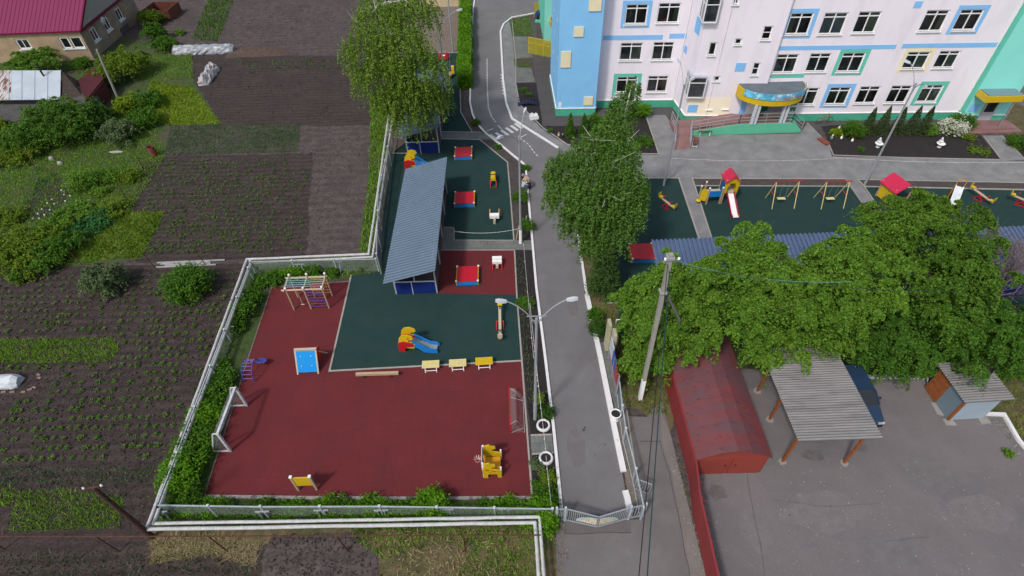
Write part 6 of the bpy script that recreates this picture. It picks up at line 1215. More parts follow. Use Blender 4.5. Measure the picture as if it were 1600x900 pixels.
for i in range(1, 5):
    y = i * Lg / 5
    for s in (0, 1): e_ = (lambda x: x if s == 0 else Wd - x); b.beam((e_(Wd * .02), y, ev + .06), (e_(Wd * .12), y, ev + .31), .04, .03); b.beam((e_(Wd * .12), y, ev + .31), (e_(Wd * .30), y, rd - .15), .04, .03); b.beam((e_(Wd * .30), y, rd - .15), (e_(Wd / 2), y, rd + .01), .04, .03)
b.build('roof', GREDR, t)
for s, xo in ((0, .12), (1, Wd / 2 + .03)): b = MB(); b.box(xo, xo + Wd / 2 - .15, -.005, .018, .03, ev - .05); dd = b.build('door', GREDW, t); b = MB(); b.cbox((Wd / 2 + (.25 if s else -.25), -.03, .95), (.05, .04, .12)); b.build('handle', BLACKM, dd)
# red sheet wall continuing from the garage
a, c = G(1034, 585), G(1047, 676); pts = [Vector((8.86, 21.0, 0)), Vector((8.86, 13.2, 0)), G(1079, 796) + Vector((.1, 0, 0)), G(1104, 900), G(1125, 985)]; t = thing('red_sheet_fence', 'tall red sheet-metal fence running down from the garage beside the lane', 'fence', pts[0], 0); o = pts[0]; b = MB()
for i in range(len(pts) - 1): b.beam(pts[i] - o + Vector((.0, 0, .85)), pts[i + 1] - o + Vector((.0, 0, .85)), .07, 1.7)
b.build('panel', FRED, t); b = MB()
for i in range(len(pts) - 1): b.beam(pts[i] - o + Vector((0, 0, 1.73)), pts[i + 1] - o + Vector((0, 0, 1.73)), .10, .05)
b.build('top_rail', FRED, t)
for p in [pts[1].lerp(pts[3], i / 5) for i in range(1, 6)]: b = MB(); b.beam(p - o + Vector((.09, 0, 0)), p - o + Vector((.09, 0, 1.65)), .05); b.build('post', GREDW, t)
# carport
zr = 2.55; c4_ = [G(1190, 541, zr), G(1318, 556, zr), G(1382, 690, zr), G(1245, 686, zr)]; X0_, X1_, Y0_, Y1_ = 13.85, 18.0, 13.75, 19.6
t = thing('carport', 'open carport with a grey corrugated roof on orange-brown posts', 'carport', (X0_, Y0_, 0), 0); Wc, Lc = X1_ - X0_, Y1_ - Y0_
corr(0, Wc, 0, Lc, lambda x, y: zr - .02 + .05 * (x / Wc), .15, .028, 'y', .012).build('roof', SLATE, t); b = MB()
for x in (.2, Wc - .85): b.beam((x, .12, zr - .12), (x, Lc - .1, zr - .12), .08, .1)
b.build('roof_beam', ORBR, t)
for q in ((1222, 722), (1318, 724), (1202, 656), (1183, 612)):
    p = G(*q) - Vector((X0_, Y0_, 0)); b = MB(); b.beam((p.x, p.y, 0), (p.x + .02, max(p.y, .1), zr - .12), .12); ps = b.build('post', ORBR, t); b = MB(); b.prism([(p.x + random.uniform(.16, .26) * math.cos(a), p.y + random.uniform(.16, .26) * math.sin(a)) for a in np.linspace(0, 5.5, 8)], 0, .09); b.build('footing', CONC, ps)
b = MB(); b.beam((Wc - .5, Lc - .4, 0), (Wc - .5, Lc - .4, zr - .1), .12); b.build('post', ORBR, t)
# car
t = thing('parked_car', 'dark blue car parked under the carport roof', 'car', (19.2, 15.75, 0), 0, ); t['group'] = 'cars'
Lc_, Wc_ = 4.1, 1.66; hw = Wc_ / 2
def loft(secs, m=0, b=None):
    """sections along y: (y, [(x,z)...])"""
    b = b or MB(); n = len(secs[0][1]); vs = [(x, y, z) for y, s in secs for x, z in s]; b.add(vs, [(i * n + k, i * n + (k + 1) % n, (i + 1) * n + (k + 1) % n, (i + 1) * n + k) for i in range(len(secs) - 1) for k in range(n)] + [tuple(range(n - 1, -1, -1)), tuple((len(secs) - 1) * n + k for k in range(n))]); return b
def csec(w, z0, z1, r=.12): return [(-w + .05, z0), (w - .05, z0), (w, z0 + .15), (w, z1 - r), (w - r, z1), (-w + r, z1), (-w, z1 - r), (-w, z0 + .15)]
loft([(0, csec(hw * .86, .28, .58)), (.12, csec(hw * .95, .22, .68)), (.9, csec(hw, .2, .86)), (1.05, csec(hw, .2, .9)), (3.7, csec(hw, .2, .92)), (4.0, csec(hw * .96, .25, .86)), (4.1, csec(hw * .9, .32, .7))]).build('body', CARB, t, smooth=False)
def gsec(w, wt, z0, z1): return [(-w, z0), (w, z0), (wt, z1), (-wt, z1)]
loft([(.95, gsec(hw * .93, hw * .86, .86, .88)), (1.62, gsec(hw * .93, hw * .76, .86, 1.36)), (3.3, gsec(hw * .93, hw * .76, .86, 1.38)), (3.92, gsec(hw * .9, hw * .82, .86, .92))]).build('window_glass', CARG, t)
b = MB(); loft([(1.62, gsec(hw * .78, hw * .72, 1.355, 1.40)), (2.4, gsec(hw * .79, hw * .73, 1.37, 1.44)), (3.3, gsec(hw * .78, hw * .72, 1.37, 1.41))], 0, b)
for s in (-1, 1):
    for y, y2, z in ((.97, 1.62, .9), (2.35, 2.35, .9), (3.85, 3.3, .92)): b.beam((s * hw * .93, y, z), (s * hw * .765, y2, 1.37), .07)
b.build('roof', CARB, t)
for y in (.75, 3.3):
    for s in (-1, 1):
        b = MB(); q = []
        for r_, dx in ((0, .0), (.17, .0), (.29, .02), (.30, .19), (.0, .19)):
            q.append([(s * (hw + .01 - dx), y + r_ * math.cos(a), .3 + r_ * math.sin(a)) for a in np.linspace(0, 2 * math.pi, 17)[:-1]])
        b.add([v for s_ in q for v in s_], [(i * 16 + k, i * 16 + (k + 1) % 16, (i + 1) * 16 + (k + 1) % 16, (i + 1) * 16 + k) for i in range(4) for k in range(16)]); wh = b.build('wheel', RUB, t); b = MB(); b.tube([(s * (hw + .0), y, .3), (s * (hw + .018), y, .3)], .17, 14); b.build('rim', GREYM, wh)
for s in (-1, 1):
    b = MB(); b.cbox((s * hw * .66, .03, .55), (.34, .1, .12)); b.build('headlight', mat('lamp_glass', (0.6, 0.62, 0.65), 0.1), t); b = MB(); b.cbox((s * hw * .74, 4.07, .68), (.2, .06, .2)); b.build('tail_light', REDP, t); b = MB(); b.cbox((s * (hw + .08), 1.35, .95), (.18, .1, .12)); b.build('mirror', CARB, t)
b = MB(); b.box(-hw * .8, hw * .8, -.06, .06, .28, .42); b.build('bumper', BLACKM, t); b = MB(); b.box(-.26, .26, -.075, -.06, .32, .43); b.build('number_plate', WHITE, t)
# kiosk shed
a, c, e = G(1452, 608), G(1481, 656), G(1533, 657); t = thing('kiosk_shed', 'small shed with grey-blue walls, an orange-brown door and a corrugated roof', 'shed', (23.75, 16.12, 0), R(2)); Wk, Lk, Hk = 2.05, 2.15, 2.0
b = MB(); b.box(0, .06, 0, Lk * .52, .05, Hk); b.build('wall', GBLU, t); b = MB(); b.box(.1, Wk, 0.0, .06, .05, Hk - .02); b.build('wall', GBLU2, t); b = MB(); b.box(Wk - .06, Wk, .07, Lk, .05, Hk); b.box(.07, Wk - .07, Lk - .06, Lk, .05, Hk); b.build('wall', GBLU, t)
b = MB(); b.box(-.02, .06, Lk * .53, Lk, .05, Hk - .1); dr = b.build('door', ORBR, t); b = MB()
for z in (.35, .8, 1.25): b.box(-.04, -.02, Lk * .58, Lk * .95, z, z + .3)
b.build('door_panel', ORBR, dr); b = MB(); b.beam((0.04, .0, 0), (.04, .0, Hk), .12); b.build('corner_post', ORBR, t)
corr(-.18, Wk + .5, -.18, Lk + .25, lambda x, y: Hk + .05 + .0 * x, .15, .028, 'y', .012).build('roof', SLATE, t); b = MB(); b.tube([(Wk - .1, Lk * .62, Hk), (Wk - .1, Lk * .62, Hk + .9)], .06, 8); b.build('chimney', BLACKM, t)
b = MB(); b.prism([(-.3, Lk * .2), (.1, Lk * .1), (.15, Lk * .5), (-.25, Lk * .55)], 0, .1); b.prism([(-.25, -.3), (.35, -.35), (.3, .05), (-.2, .1)], 0, .1); b.prism([(1.7, -.4), (2.3, -.35), (2.25, .1), (1.75, .05)], 0, .1); b.build('footing', CONC, t)
t = thing('frame_stand', 'crossed pale metal frame at the left end of the kiosk shed', 'frame', G(1449, 604), R(20)); b = MB()
b.beam((0, 0, 0), (0, .9, 1.7), .05); b.beam((0, .9, 0), (0, 0, 1.5), .05); b.beam((0, 0, 0), (0, .0, 1.6), .05); b.beam((0, -.05, 1.5), (0, .9, 1.7), .05); b.build('frame', mat('frame_palegreen', (0.5, 0.58, 0.55), 0.5), t)
t = thing('bent_pipe', 'bent white pipe standing by the kerb before the dark bushes', 'pipe', G(1428, 582), 0); b = MB(); b.tube([(0, 0, 0), (0, 0, .5), G(1440, 554, .9) - G(1428, 582), G(1464, 553, .9) - G(1428, 582)], .03, 6); b.build('pipe_run', WHITE, t)
# ================================================================ brick house
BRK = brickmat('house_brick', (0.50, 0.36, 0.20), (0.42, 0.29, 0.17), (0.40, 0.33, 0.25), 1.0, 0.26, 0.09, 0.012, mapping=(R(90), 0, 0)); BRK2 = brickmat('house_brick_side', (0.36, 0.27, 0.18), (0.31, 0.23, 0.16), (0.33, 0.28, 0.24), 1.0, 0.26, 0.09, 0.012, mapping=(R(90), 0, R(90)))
hc = G(148, 93); t = thing('brick_house', 'yellow brick house with a magenta metal roof', 'house', hc, R(1.5)); KH = t
class LW(Wall):
    pass
HWd, HLd, HHt = 13.5, 13.0, 3.45
def hwall(W_, holes, m_, seq):
    us = sorted({0.0, W_.L, *[h[0] for h in holes], *[h[1] for h in holes]}); zs = sorted({0.0, HHt, *[h[2] for h in holes], *[h[3] for h in holes]}); mb = MB()
    for i in range(len(us) - 1):
        for j in range(len(zs) - 1):
            cu, cz = (us[i] + us[i + 1]) / 2, (zs[j] + zs[j + 1]) / 2
            if any(h[0] < cu < h[1] and h[2] < cz < h[3] for h in holes): continue
            mb.add([W_.P(us[i], zs[j]), W_.P(us[i + 1], zs[j]), W_.P(us[i + 1], zs[j + 1]), W_.P(us[i], zs[j + 1])], [(0, 1, 2, 3)])
    for h in holes:
        a, b_, c, d = h[:4]; q = [W_.P(u, z, e) for e in (0, -.2) for u, z in ((a, c), (b_, c), (b_, d), (a, d))]; mb.add(q, [(0, 1, 5, 4), (1, 2, 6, 5), (2, 3, 7, 6), (3, 0, 4, 7)]); mb.add(q[4:], [(0, 1, 2, 3)], 1)
    mb.build('wall', [m_, DARK], KH)
    for h in holes: window(W_, h, h[4], h[5], parent=KH, fw=.14)
WF = LW((-HWd, 0), (0, 0)); WR = LW((0, 0), (.3, HLd)); FX = lambda x, y: WF.uz(x, y)
def hx(W_, x, y):
    ww = Wall(KH.location + Vector((W_.a.x, W_.a.y, 0)), KH.location + Vector((W_.b.x, W_.b.y, 0))); return ww.uz(x, y)
h1, h2, h3, h4, h5, h6 = hx(WF, 101, 76), hx(WF, 113, 76), hx(WF, 134, 75), hx(WF, 30, 71), hx(WF, 50, 71), hx(WF, 100, 58)
zb_, zt_ = h1[1], h6[1]
hwall(WF, [(h1[0], h2[0] + .15, zb_, zt_, 'none', 1), (h2[0] + .28, h3[0], zb_, zt_, 'none', 3), (h4[0], h5[0], zb_ + .15, zt_, 'cross', 4)], BRK, 0)
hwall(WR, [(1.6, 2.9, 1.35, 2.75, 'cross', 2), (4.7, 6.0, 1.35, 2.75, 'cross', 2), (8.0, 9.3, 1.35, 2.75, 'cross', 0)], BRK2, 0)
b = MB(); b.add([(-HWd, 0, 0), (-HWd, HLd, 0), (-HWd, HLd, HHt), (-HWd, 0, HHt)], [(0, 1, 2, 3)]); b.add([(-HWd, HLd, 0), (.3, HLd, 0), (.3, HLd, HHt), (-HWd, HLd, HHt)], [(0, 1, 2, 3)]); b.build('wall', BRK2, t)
ym = HLd / 2; rz_ = 7.4; b = MB(); b.plate([(0, 0), (HLd, 0), (ym, rz_ - HHt - .1)], (.12, 0, HHt), (0, 1, 0), (0, 0, 1), .1); b.build('gable', mat('gable_grey', (0.40, 0.38, 0.35), 0.8, 0.08, 1, stretch=(1, 6, 1)), t)
b = MB()
for s in (0, 1):
    ye = -.2 if s == 0 else HLd + .2; ze = HHt - .03; q = [(-HWd - .4, ye, ze), (.3, ye, ze), (.3, ym + (.001 if s else -.001), rz_), (-HWd - .4, ym + (.001 if s else -.001), rz_)]; q += [(a, c, z - .06) for a, c, z in q]; b.add(q, [(0, 1, 2, 3), (7, 6, 5, 4), (0, 4, 5, 1), (3, 7, 4, 0), (1, 5, 6, 2)])
for i in range(30):
    x = -HWd - .2 + i * .48
    b.beam((x, -.2, HHt - .012), (x, ym, rz_ + .012), .03, .03)
rf = b.build('roof', MAGR, t); b = MB(); b.beam((.33, -.2, HHt - .12), (.33, ym, rz_ - .1), .06, .26); b.beam((.33, HLd + .2, HHt - .12), (.33, ym, rz_ - .1), .06, .26); b.beam((.33, -.2, HHt - .16), (.33, HLd + .2, HHt - .16), .1, .24); b.beam((-HWd - .4, -.24, HHt - .10), (.3, -.24, HHt - .10), .05, .16); b.build('trim_board', MAGR2, rf)
t2 = thing('satellite_dish', 'round grey satellite dish on the brick house corner', 'satellite dish', hc + Vector((.75, 3.5, 3.0)), 0); b = MB(); q = MB(); q.lathe([(0, 0), (.25, .03), (.45, .12)], n=18); q.v = [(v[2] * 1 + .25, v[0], v[1]) for v in q.v]; q.v = [(-v[0] + .6, v[1] * 1.0, v[2] + .25 * v[0]) for v in q.v]; q.build('dish', mat('dish_grey', (0.5, 0.53, 0.56), 0.5), t2); b.beam((-.3, 0, 0), (.35, 0, 0), .05); b.build('bracket', GREYM, t2)
b = MB(); b.box(.02, .3, 7.2, 9.2, .02, .75); b.build('cellar_hatch', mat('hatch_grey', (0.12, 0.11, 0.12), 0.8), t)
# outbuilding with metal roof
q0, q1, q2, q3 = G(-6, 156, 2.0), G(94, 155, 2.0), G(95, 110, 3.1), G(-6, 110, 3.1)
t = thing('outbuilding', 'old grey outbuilding with a pale metal roof streaked with rust', 'shed', (q0.x, q0.y, 0), 0); o = Vector((q0.x, q0.y, 0)); c0, c1, c2, c3 = [v - o for v in (q0, q1, q2, q3)]
OLD = mat('old_boards', (0.10, 0.09, 0.085), 0.9, 0.25, 3, stretch=(4, 1, .5)); b = MB(); n0, n1 = c0 + Vector((.3, .4, 0)), c1 + Vector((-.3, .4, 0)); n2, n3 = c2 + Vector((-.3, -.3, 0)), c3 + Vector((.3, -.3, 0))
b.add([(n0.x, n0.y, 0), (n1.x, n1.y, 0), (n2.x, n2.y, 0), (n3.x, n3.y, 0), (n0.x, n0.y, 2.0), (n1.x, n1.y, 2.0), (n2.x, n2.y, 3.0), (n3.x, n3.y, 3.0)], [(0, 1, 5, 4), (1, 2, 6, 5), (2, 3, 7, 6), (3, 0, 4, 7)]); b.build('wall', OLD, t)
RMET = mat('roof_zinc', (0.56, 0.63, 0.70), 0.45, 0.10, 0.7, metal=0.1); b = MB(); dz = Vector((0, 0, .05)); b.add([c0, c1, c2, c3, c0 - dz, c1 - dz, c2 - dz, c3 - dz], [(0, 1, 2, 3), (7, 6, 5, 4), (0, 4, 5, 1), (1, 5, 6, 2), (3, 2, 6, 7), (0, 3, 7, 4)])
for i in range(1, 6): f = i / 5.0; b.beam(c0.lerp(c1, f) + dz * .5, c3.lerp(c2, f) + dz * .5, .045, .045)
rf = b.build('roof', RMET, t); b = MB(); u = Vector((0, 0, .012)); b.add([c0 + u, c0.lerp(c1, .235) + u, c3.lerp(c2, .235) + u, c3 + u], [(0, 1, 2, 3)]); b.build('rusty_sheet', mat('roof_rusty', (0.60, 0.60, 0.60), 0.7, 0.1, 1, patch=((0.20, 0.085, 0.06), 2.0, 0.47, 0.53), stretch=(2.2, .25, 1)), rf)
p = c3.lerp(c2, .74).lerp(c0.lerp(c1, .74), .2); b = MB(); b.tube([p, p + Vector((0, 0, 1.3))], .09, 8); b.build('chimney', BLACKM, t)
b = MB(); k1, k2 = c2 + Vector((.1, 0, -.1)), c1 + Vector((.1, 0, -.1)); b.add([k1, k2, k2 + Vector((2.0, .6, -.9)), G(124, 127, 1.2) - o], [(0, 1, 2, 3)]); b.add([(k1.x, k1.y, 0), (k2.x, k2.y, 0), k2, k1], [(0, 1, 2, 3)]); b.build('side_roof', mat('side_boards', (0.09, 0.065, 0.055), .9, .25, 3), t)
p = G(75, 178); t = thing('lean_to', 'dark slatted lean-to roof between the outbuilding and the bushes', 'lean-to', (-53, 51.0, 0), R(-4)); corr(0, 9.2, 0, 2.3, lambda x, y: 1.2 + .25 * y, .3, .05, 'x').build('roof', mat('slate_old', (0.13, 0.12, 0.12), 0.9, 0.2, 2), t); b = MB(); b.box(.1, 8.7, .1, .2, 0, 1.15); b.build('wall', mat('old_boards', (0.10, 0.09, 0.085)), t)
t = thing('lean_to', 'dark corrugated side roof at the right end of the outbuilding', 'lean-to', (-43.6, 51.8, 0), R(20)); corr(0, 3.0, 0, 4.8, lambda x, y: 1.9 - .2 * x, .3, .05, 'y').build('roof', mat('slate_old', (0.13, 0.12, 0.12)), t); b = MB(); b.box(2.9, 3.0, .1, 4.4, 0, 1.25); b.build('wall', mat('old_boards', (0.10, 0.09, 0.085)), t)
q = [G(122, 125, 1.8), G(152, 103, 1.8), G(162, 122, 1.8), G(133, 158, 1.8)]; t = thing('red_shed', 'dark red sheet-roofed lean-to between the house and the bushes', 'shed', (q[3].x, q[3].y, 0), 0); b = MB(); o = Vector((q[3].x, q[3].y, 0)); b.prism([(v.x - o.x, v.y - o.y) for v in (q[3], q[2], q[1], q[0])], 1.7, 1.8); b.build('roof', DRED, t); b = MB(); b.prism([((v.x - o.x) * .9 + .1, (v.y - o.y) * .9 + .1) for v in (q[3], q[2], q[1], q[0])], 0, 1.69); b.build('wall', DRED, t)
a = G(225, 30); t = thing('rusty_container', 'rust-brown open metal box near the house corner', 'container', G(228, 33), R(-3)); b = MB(); Lb = (G(270, 31) - G(228, 33)).length; b.box(0, Lb, 0, .08, 0, 1.3); b.box(0, Lb, 3.2, 3.28, 0, 1.3); b.box(0, .08, .08, 3.2, 0, 1.3); b.box(Lb - .08, Lb, .08, 3.2, 0, 1.3); b.box(.1, Lb - .1, .1, 3.18, 0, .12)
for i in range(12): b.box(.2 + i * Lb / 12.5, .28 + i * Lb / 12.5, -.03, 0, .02, 1.28)
b.build('side_wall', mat('container_rust', (0.15, 0.05, 0.032), 0.8, 0.25, 2), t)
# film tunnels
def tunnel(label, a, c, r, m_, h=None, lump=.06, name='film_tunnel'):
    a, c = Vector(a), Vector(c); L = (c - a).length; t = thing(name, label, 'film tunnel', a, math.atan2(c.y - a.y, c.x - a.x), 'plastic film tunnels'); n = max(8, int(L / .3)); vs = []; K_ = 12; h = h or r
    for i in range(n + 1):
        e = 1 if 0 < i < n else .72
        for k in range(K_ + 1): an = math.pi * k / K_; rr = e * (1 + random.uniform(-lump, lump) * 2); vs.append((L * i / n + random.uniform(-lump, lump), -r * math.cos(an) * rr * 1.0, max(0.0, h * math.sin(an) * rr)))
    b = MB(); b.add(vs, [(i * (K_ + 1) + k, (i + 1) * (K_ + 1) + k, (i + 1) * (K_ + 1) + k + 1, i * (K_ + 1) + k + 1) for i in range(n) for k in range(K_)]); b.add([vs[k] for k in range(K_ + 1)] + [vs[n * (K_ + 1) + k] for k in range(K_ + 1)], [tuple(range(K_ + 1)), tuple(range(2 * K_ + 1, K_, -1))]); b.build('film', m_, t, smooth=False)
    return t
tunnel('long crumpled plastic film tunnel on the upper plot', G(273, 82), G(367, 80), .75, FILM, .8); tunnel('crumpled whitish film cover standing alone on the dark upper plot', G(318, 134), G(336, 108), .62, FILMW, .9, .1)
tunnel('white film tunnel cut by the left edge of the photo', G(-60, 600), G(34, 598), .48, mat('film_bright', (0.66, 0.72, 0.76), 0.35, 0.08, 2.5, bump=0.5, bscale=4), .62, .025)
for i, q in enumerate(((61, 586), (62, 591), (54, 606), (47, 609), (37, 613), (20, 613), (6, 613))):
    b = MB(); b.box(-.13, .13, -.06, .06, 0, .07); o_ = b.build('brick', mat('brick_pinkish', (0.30, 0.2, 0.18), 0.9, .2, 5)); o_.location = G(*q); o_.rotation_euler = (0, 0, random.uniform(-.6, .6)); tag(o_, 'loose pinkish brick by the left edge film tunnel, ' + ORD[i] + ' going round from its top corner', 'brick', 'bricks by the film tunnel')
b = MB(); vs = []; n = 12
for i in range(n + 1):
    for k in range(n + 1): u, v_ = i / n * 2 - 1, k / n * 2 - 1; z = max(0, (1 - u * u) * (1 - v_ * v_)) * .45 * random.uniform(.7, 1.2) - .01; vs.append((u * 3.6 + random.uniform(-.1, .1), v_ * 1.3 + random.uniform(-.08, .08), z))
b.add(vs, [(i * (n + 1) + k, (i + 1) * (n + 1) + k, (i + 1) * (n + 1) + k + 1, i * (n + 1) + k + 1) for i in range(n) for k in range(n)]); o_ = b.build('brushwood_heap', mat('brushwood', (0.11, 0.075, 0.06), 0.95, .3, 4, bump=.8)); o_.location = G(402, 82); tag(o_, 'low reddish brown brushwood heap beside the film tunnel', 'heap')
b = MB(); vs = []
for i in range(n + 1):
    for k in range(n + 1): u, v_ = i / n * 2 - 1, k / n * 2 - 1; vs.append((u * 4.2, v_ * 2.2, max(0, (1 - u * u) * (1 - v_ * v_)) * .9 * random.uniform(.8, 1.15) - .01))
b.add(vs, [(i * (n + 1) + k, (i + 1) * (n + 1) + k, (i + 1) * (n + 1) + k + 1, i * (n + 1) + k + 1) for i in range(n) for k in range(n)]); o_ = b.build('sand_heap', mat('sand_pale', (0.42, 0.33, 0.2), 0.95, .15, 4, bump=.4)); o_.location = G(682, 2); tag(o_, 'pale sand heap at the top of the sandy yard', 'heap')
p = G(242, 243); t = thing('barrel', 'rusty upright barrel beside the bushes', 'barrel', p); b = MB(); b.lathe([(0, 0), (.3, 0), (.3, .3), (.32, .31), (.3, .33), (.3, .6), (.32, .61), (.3, .63), (.3, .92), (.27, .92), (.27, .2), (0, .2)], n=18); b.build('drum', mat('barrel_rust', (0.2, 0.06, 0.035), .8, .3, 4), t)
for q, s, lb in (((183, 239), (1.5, .35, .12), 'pale sheet lying at the edge of the bushes'), ((82, 250), (.5, .4, .3), 'whitish stone beside the bushes at the left'), ((95, 257), (.55, .35, .25), 'grey stone right of the whitish one'), ((375, 478), (.35, .3, .35), 'grey boulder by the corner of the fence')):
    b = MB(); b.ball((0, 0, .1), 1, 9, 0, (s[0] / 2, s[1] / 2, s[2])); b.v = [(v[0] * random.uniform(.85, 1.1), v[1] * random.uniform(.85, 1.1), max(0, v[2])) for v in b.v]; o_ = b.build('stone', mat('stone_pale', (0.42, 0.40, 0.37), .9, .15, 3)); o_.location = G(*q); tag(o_, lb, 'stone')
k = 0
for i in range(9):
    for j in range(3):
        if (i + j) % 7 == 5: continue
        q = (52 + i * 7.4 + j * 11 + random.uniform(-1.5, 1.5), 342 - i * 7.6 - j * .5 + random.uniform(-1.5, 1.5) + j * 1.5)
        if q[0] > 116: continue
        b = MB(); b.lathe([(.0, .08), (.055, .08), (.07, 0)], n=8); o_ = b.build('seedling_cup', WHITE); o_.location = G(*q); tag(o_, f'small white cup, {ORD[j]} across and {ORD[i]} up the narrow dark bed', 'cup', 'white cups in the narrow dark bed')
t = thing('board_pile', 'pale grey boards lying beside the garden path', 'boards', G(250, 419), R(1)); 
for i in range(4): b = MB(); b.box(random.uniform(-.4, .4), 3.8 + random.uniform(-.6, .8), i * .16, i * .16 + .12, .03, .09); b.build('board', mat('board_weathered', (0.42, 0.42, 0.42), .8, .15, 2), t)
# garden wire fence
t = thing('stake_fence', 'row of rusty stakes with wire between the garden plots', 'fence', G(120, 415), 0); o = G(120, 415)
for q in ((128, 414), (243, 420), (322, 415)): p = G(*q) - o; b = MB(); b.tube([p, p + Vector((-.25, .1, 1.5))], .03, 5); b.build('stake', RUST, t)
b = MB(); b.tube([G(60, 405, 1.0) - o, G(128, 414, 1.1) - o, G(243, 420, 1.1) - o, G(322, 415, 1.1) - o, G(388, 412, 1.0) - o], .008, 4); b.build('wire', RUST, t)
for q, tq, lb in (((224, 265), (215, 246), 'rusty stake beside the brushwood near the barrel'), ((196, 310), (186, 289), 'rusty stake in the middle of the garden edge'), ((60, 268), (38, 234), 'thin dark stake at the left edge of the garden'), ((265, 196), (257, 172), 'dark stake at the corner of the yellow-green patch')):
    a = G(*q); b = MB(); b.tube([(0, 0, 0), G(*tq, 1.5) - a], .035, 5); o_ = b.build('stake', RUST); o_.location = a; tag(o_, lb, 'stake', 'garden stakes')
# ================================================================ two people tending the bed
def person(px, rz, label, shirt, trousers, hair, hat=None, pose='bend', hoop=None):
    t = thing('person', label, 'person', G(*px), rz, 'people working at the flower bed')
    if pose == 'bend': J = dict(pel=(0, -.02, .92), ch=(0, .30, 1.22), nk=(0, .42, 1.30), hd=(0, .52, 1.34), kL=(-.13, .08, .5), kR=(.13, .02, .5), aL=(-.14, -.05, .09), aR=(.14, -.1, .09), tL=(-.15, .12, .04), tR=(.15, .07, .04), sL=(-.19, .32, 1.22), sR=(.19, .32, 1.22), eL=(-.2, .48, .98), eR=(.2, .46, .98), wL=(-.12, .62, .78), wR=(.13, .62, .78))
    else: J = dict(pel=(0, -.05, .38), ch=(0, .14, .78), nk=(0, .22, .92), hd=(0, .28, 1.0), kL=(-.16, .32, .48), kR=(.16, .34, .46), aL=(-.14, .02, .09), aR=(.15, .04, .09), tL=(-.15, .2, .04), tR=(.16, .22, .04), sL=(-.19, .15, .80), sR=(.19, .15, .80), eL=(-.24, .36, .62), eR=(.24, .36, .60), wL=(-.12, .55, .48), wR=(.12, .56, .46))
    V = {k: Vector(v) for k, v in J.items()}
    def skin(name, chain, rad, m_):
        keys = list(dict.fromkeys(k for c in chain for k in c)); idx = {k: i for i, k in enumerate(keys)}; ed = []
        for c in chain:
            for i in range(len(c) - 1): ed.append((idx[c[i]], idx[c[i + 1]]))
        me = bpy.data.meshes.new(name); me.from_pydata([V[k] for k in keys], ed, []); me.materials.append(m_); o_ = bpy.data.objects.new(name, me); COL.objects.link(o_); o_.parent = t
        md = o_.modifiers.new('skin', 'SKIN'); md.use_smooth_shade = True
        for k in keys: r_ = rad.get(k, .05); me.skin_vertices[0].data[idx[k]].radius = (r_, r_)
        me.skin_vertices[0].data[0].use_root = True; sb = o_.modifiers.new('sub', 'SUBSURF'); sb.levels = 1; sb.render_levels = 1; return o_
    SK = mat('skin', (0.45, 0.26, 0.18), .6, .03); hn = {}
    for s, wv in (('L', V['wL']), ('R', V['wR'])):
        d = (wv - V['e' + s]).normalized(); u = Vector((1 if s == 'L' else -1, 0, 0)); V['p' + s] = wv + d * .07
        for i, (off_, ln) in enumerate(((-.036, .06), (-.012, .075), (.012, .08), (.034, .07))): V[f'f{s}{i}a'] = wv + d * .10 + u * off_; V[f'f{s}{i}b'] = V[f'f{s}{i}a'] + (d + Vector((0, -.25, -.35))).normalized() * ln
        V[f't{s}h'] = wv + d * .06 + u * .065
    body = [['pel', 'ch', 'nk', 'hd'], ['ch', 'sL', 'eL', 'wL', 'pL'], ['ch', 'sR', 'eR', 'wR', 'pR'], ['pel', 'kL', 'aL', 'tL'], ['pel', 'kR', 'aR', 'tR']]; rad = dict(pel=.135, ch=.145, nk=.05, hd=.10, kL=.075, kR=.075, aL=.045, aR=.045, tL=.04, tR=.04, sL=.06, sR=.06, eL=.042, eR=.042, wL=.028, wR=.028, pL=.036, pR=.036)
    for s in 'LR':
        for i in range(4): body.append([f'p{s}', f'f{s}{i}a', f'f{s}{i}b']); rad[f'f{s}{i}a'] = .011; rad[f'f{s}{i}b'] = .008
        body.append([f'p{s}', f't{s}h']); rad[f't{s}h'] = .011
    bd = skin('body', body, rad, SK)
    r2 = {k: v * 1.12 + .012 for k, v in rad.items()}; r2['nk'] = .06
    skin('shirt', [['pel', 'ch', 'nk'], ['ch', 'sL', 'eL'], ['ch', 'sR', 'eR']], r2, shirt); r3 = dict(r2, pel=.15); skin('trousers', [['pel', 'kL', 'aL'], ['pel', 'kR', 'aR']], r3, trousers)
    h = V['hd']; b = MB(); b.ball(h + Vector((0, -.01, .035)), .118, 12, 0, (.95, 1.05, .95)); b.build('hair', hair, t, smooth=True)
    b = MB(); b.ball(h + Vector((0, .07, -.03)), .085, 10, 0, (.85, .7, 1)); b.ball(h + Vector((0, .135, -.035)), .02, 6); b.build('face', SK, t, smooth=True)
    for x in (-.03, .03): b = MB(); b.ball(h + Vector((x, .128, 0.0)), .012, 6); b.build('eye', BLACKM, t)
    b = MB(); b.cbox(h + Vector((0, .126, -.075)), (.04, .008, .01)); b.build('mouth', mat('lips', (0.3, .08, .07), .6), t)
    if hat: b = MB(); b.lathe([(.2, .03), (.12, .06), (.11, .14), (0, .16)], tuple(h + Vector((0, 0, .04))), 14); b.build('hat', hat, t)
    for s in 'LR': b = MB(); b.ball(V['t' + s] + Vector((0, -.05, .005)), .1, 8, 0, (.5, 1.2, .45)); b.build('shoe', BLACKM, t)
    return t
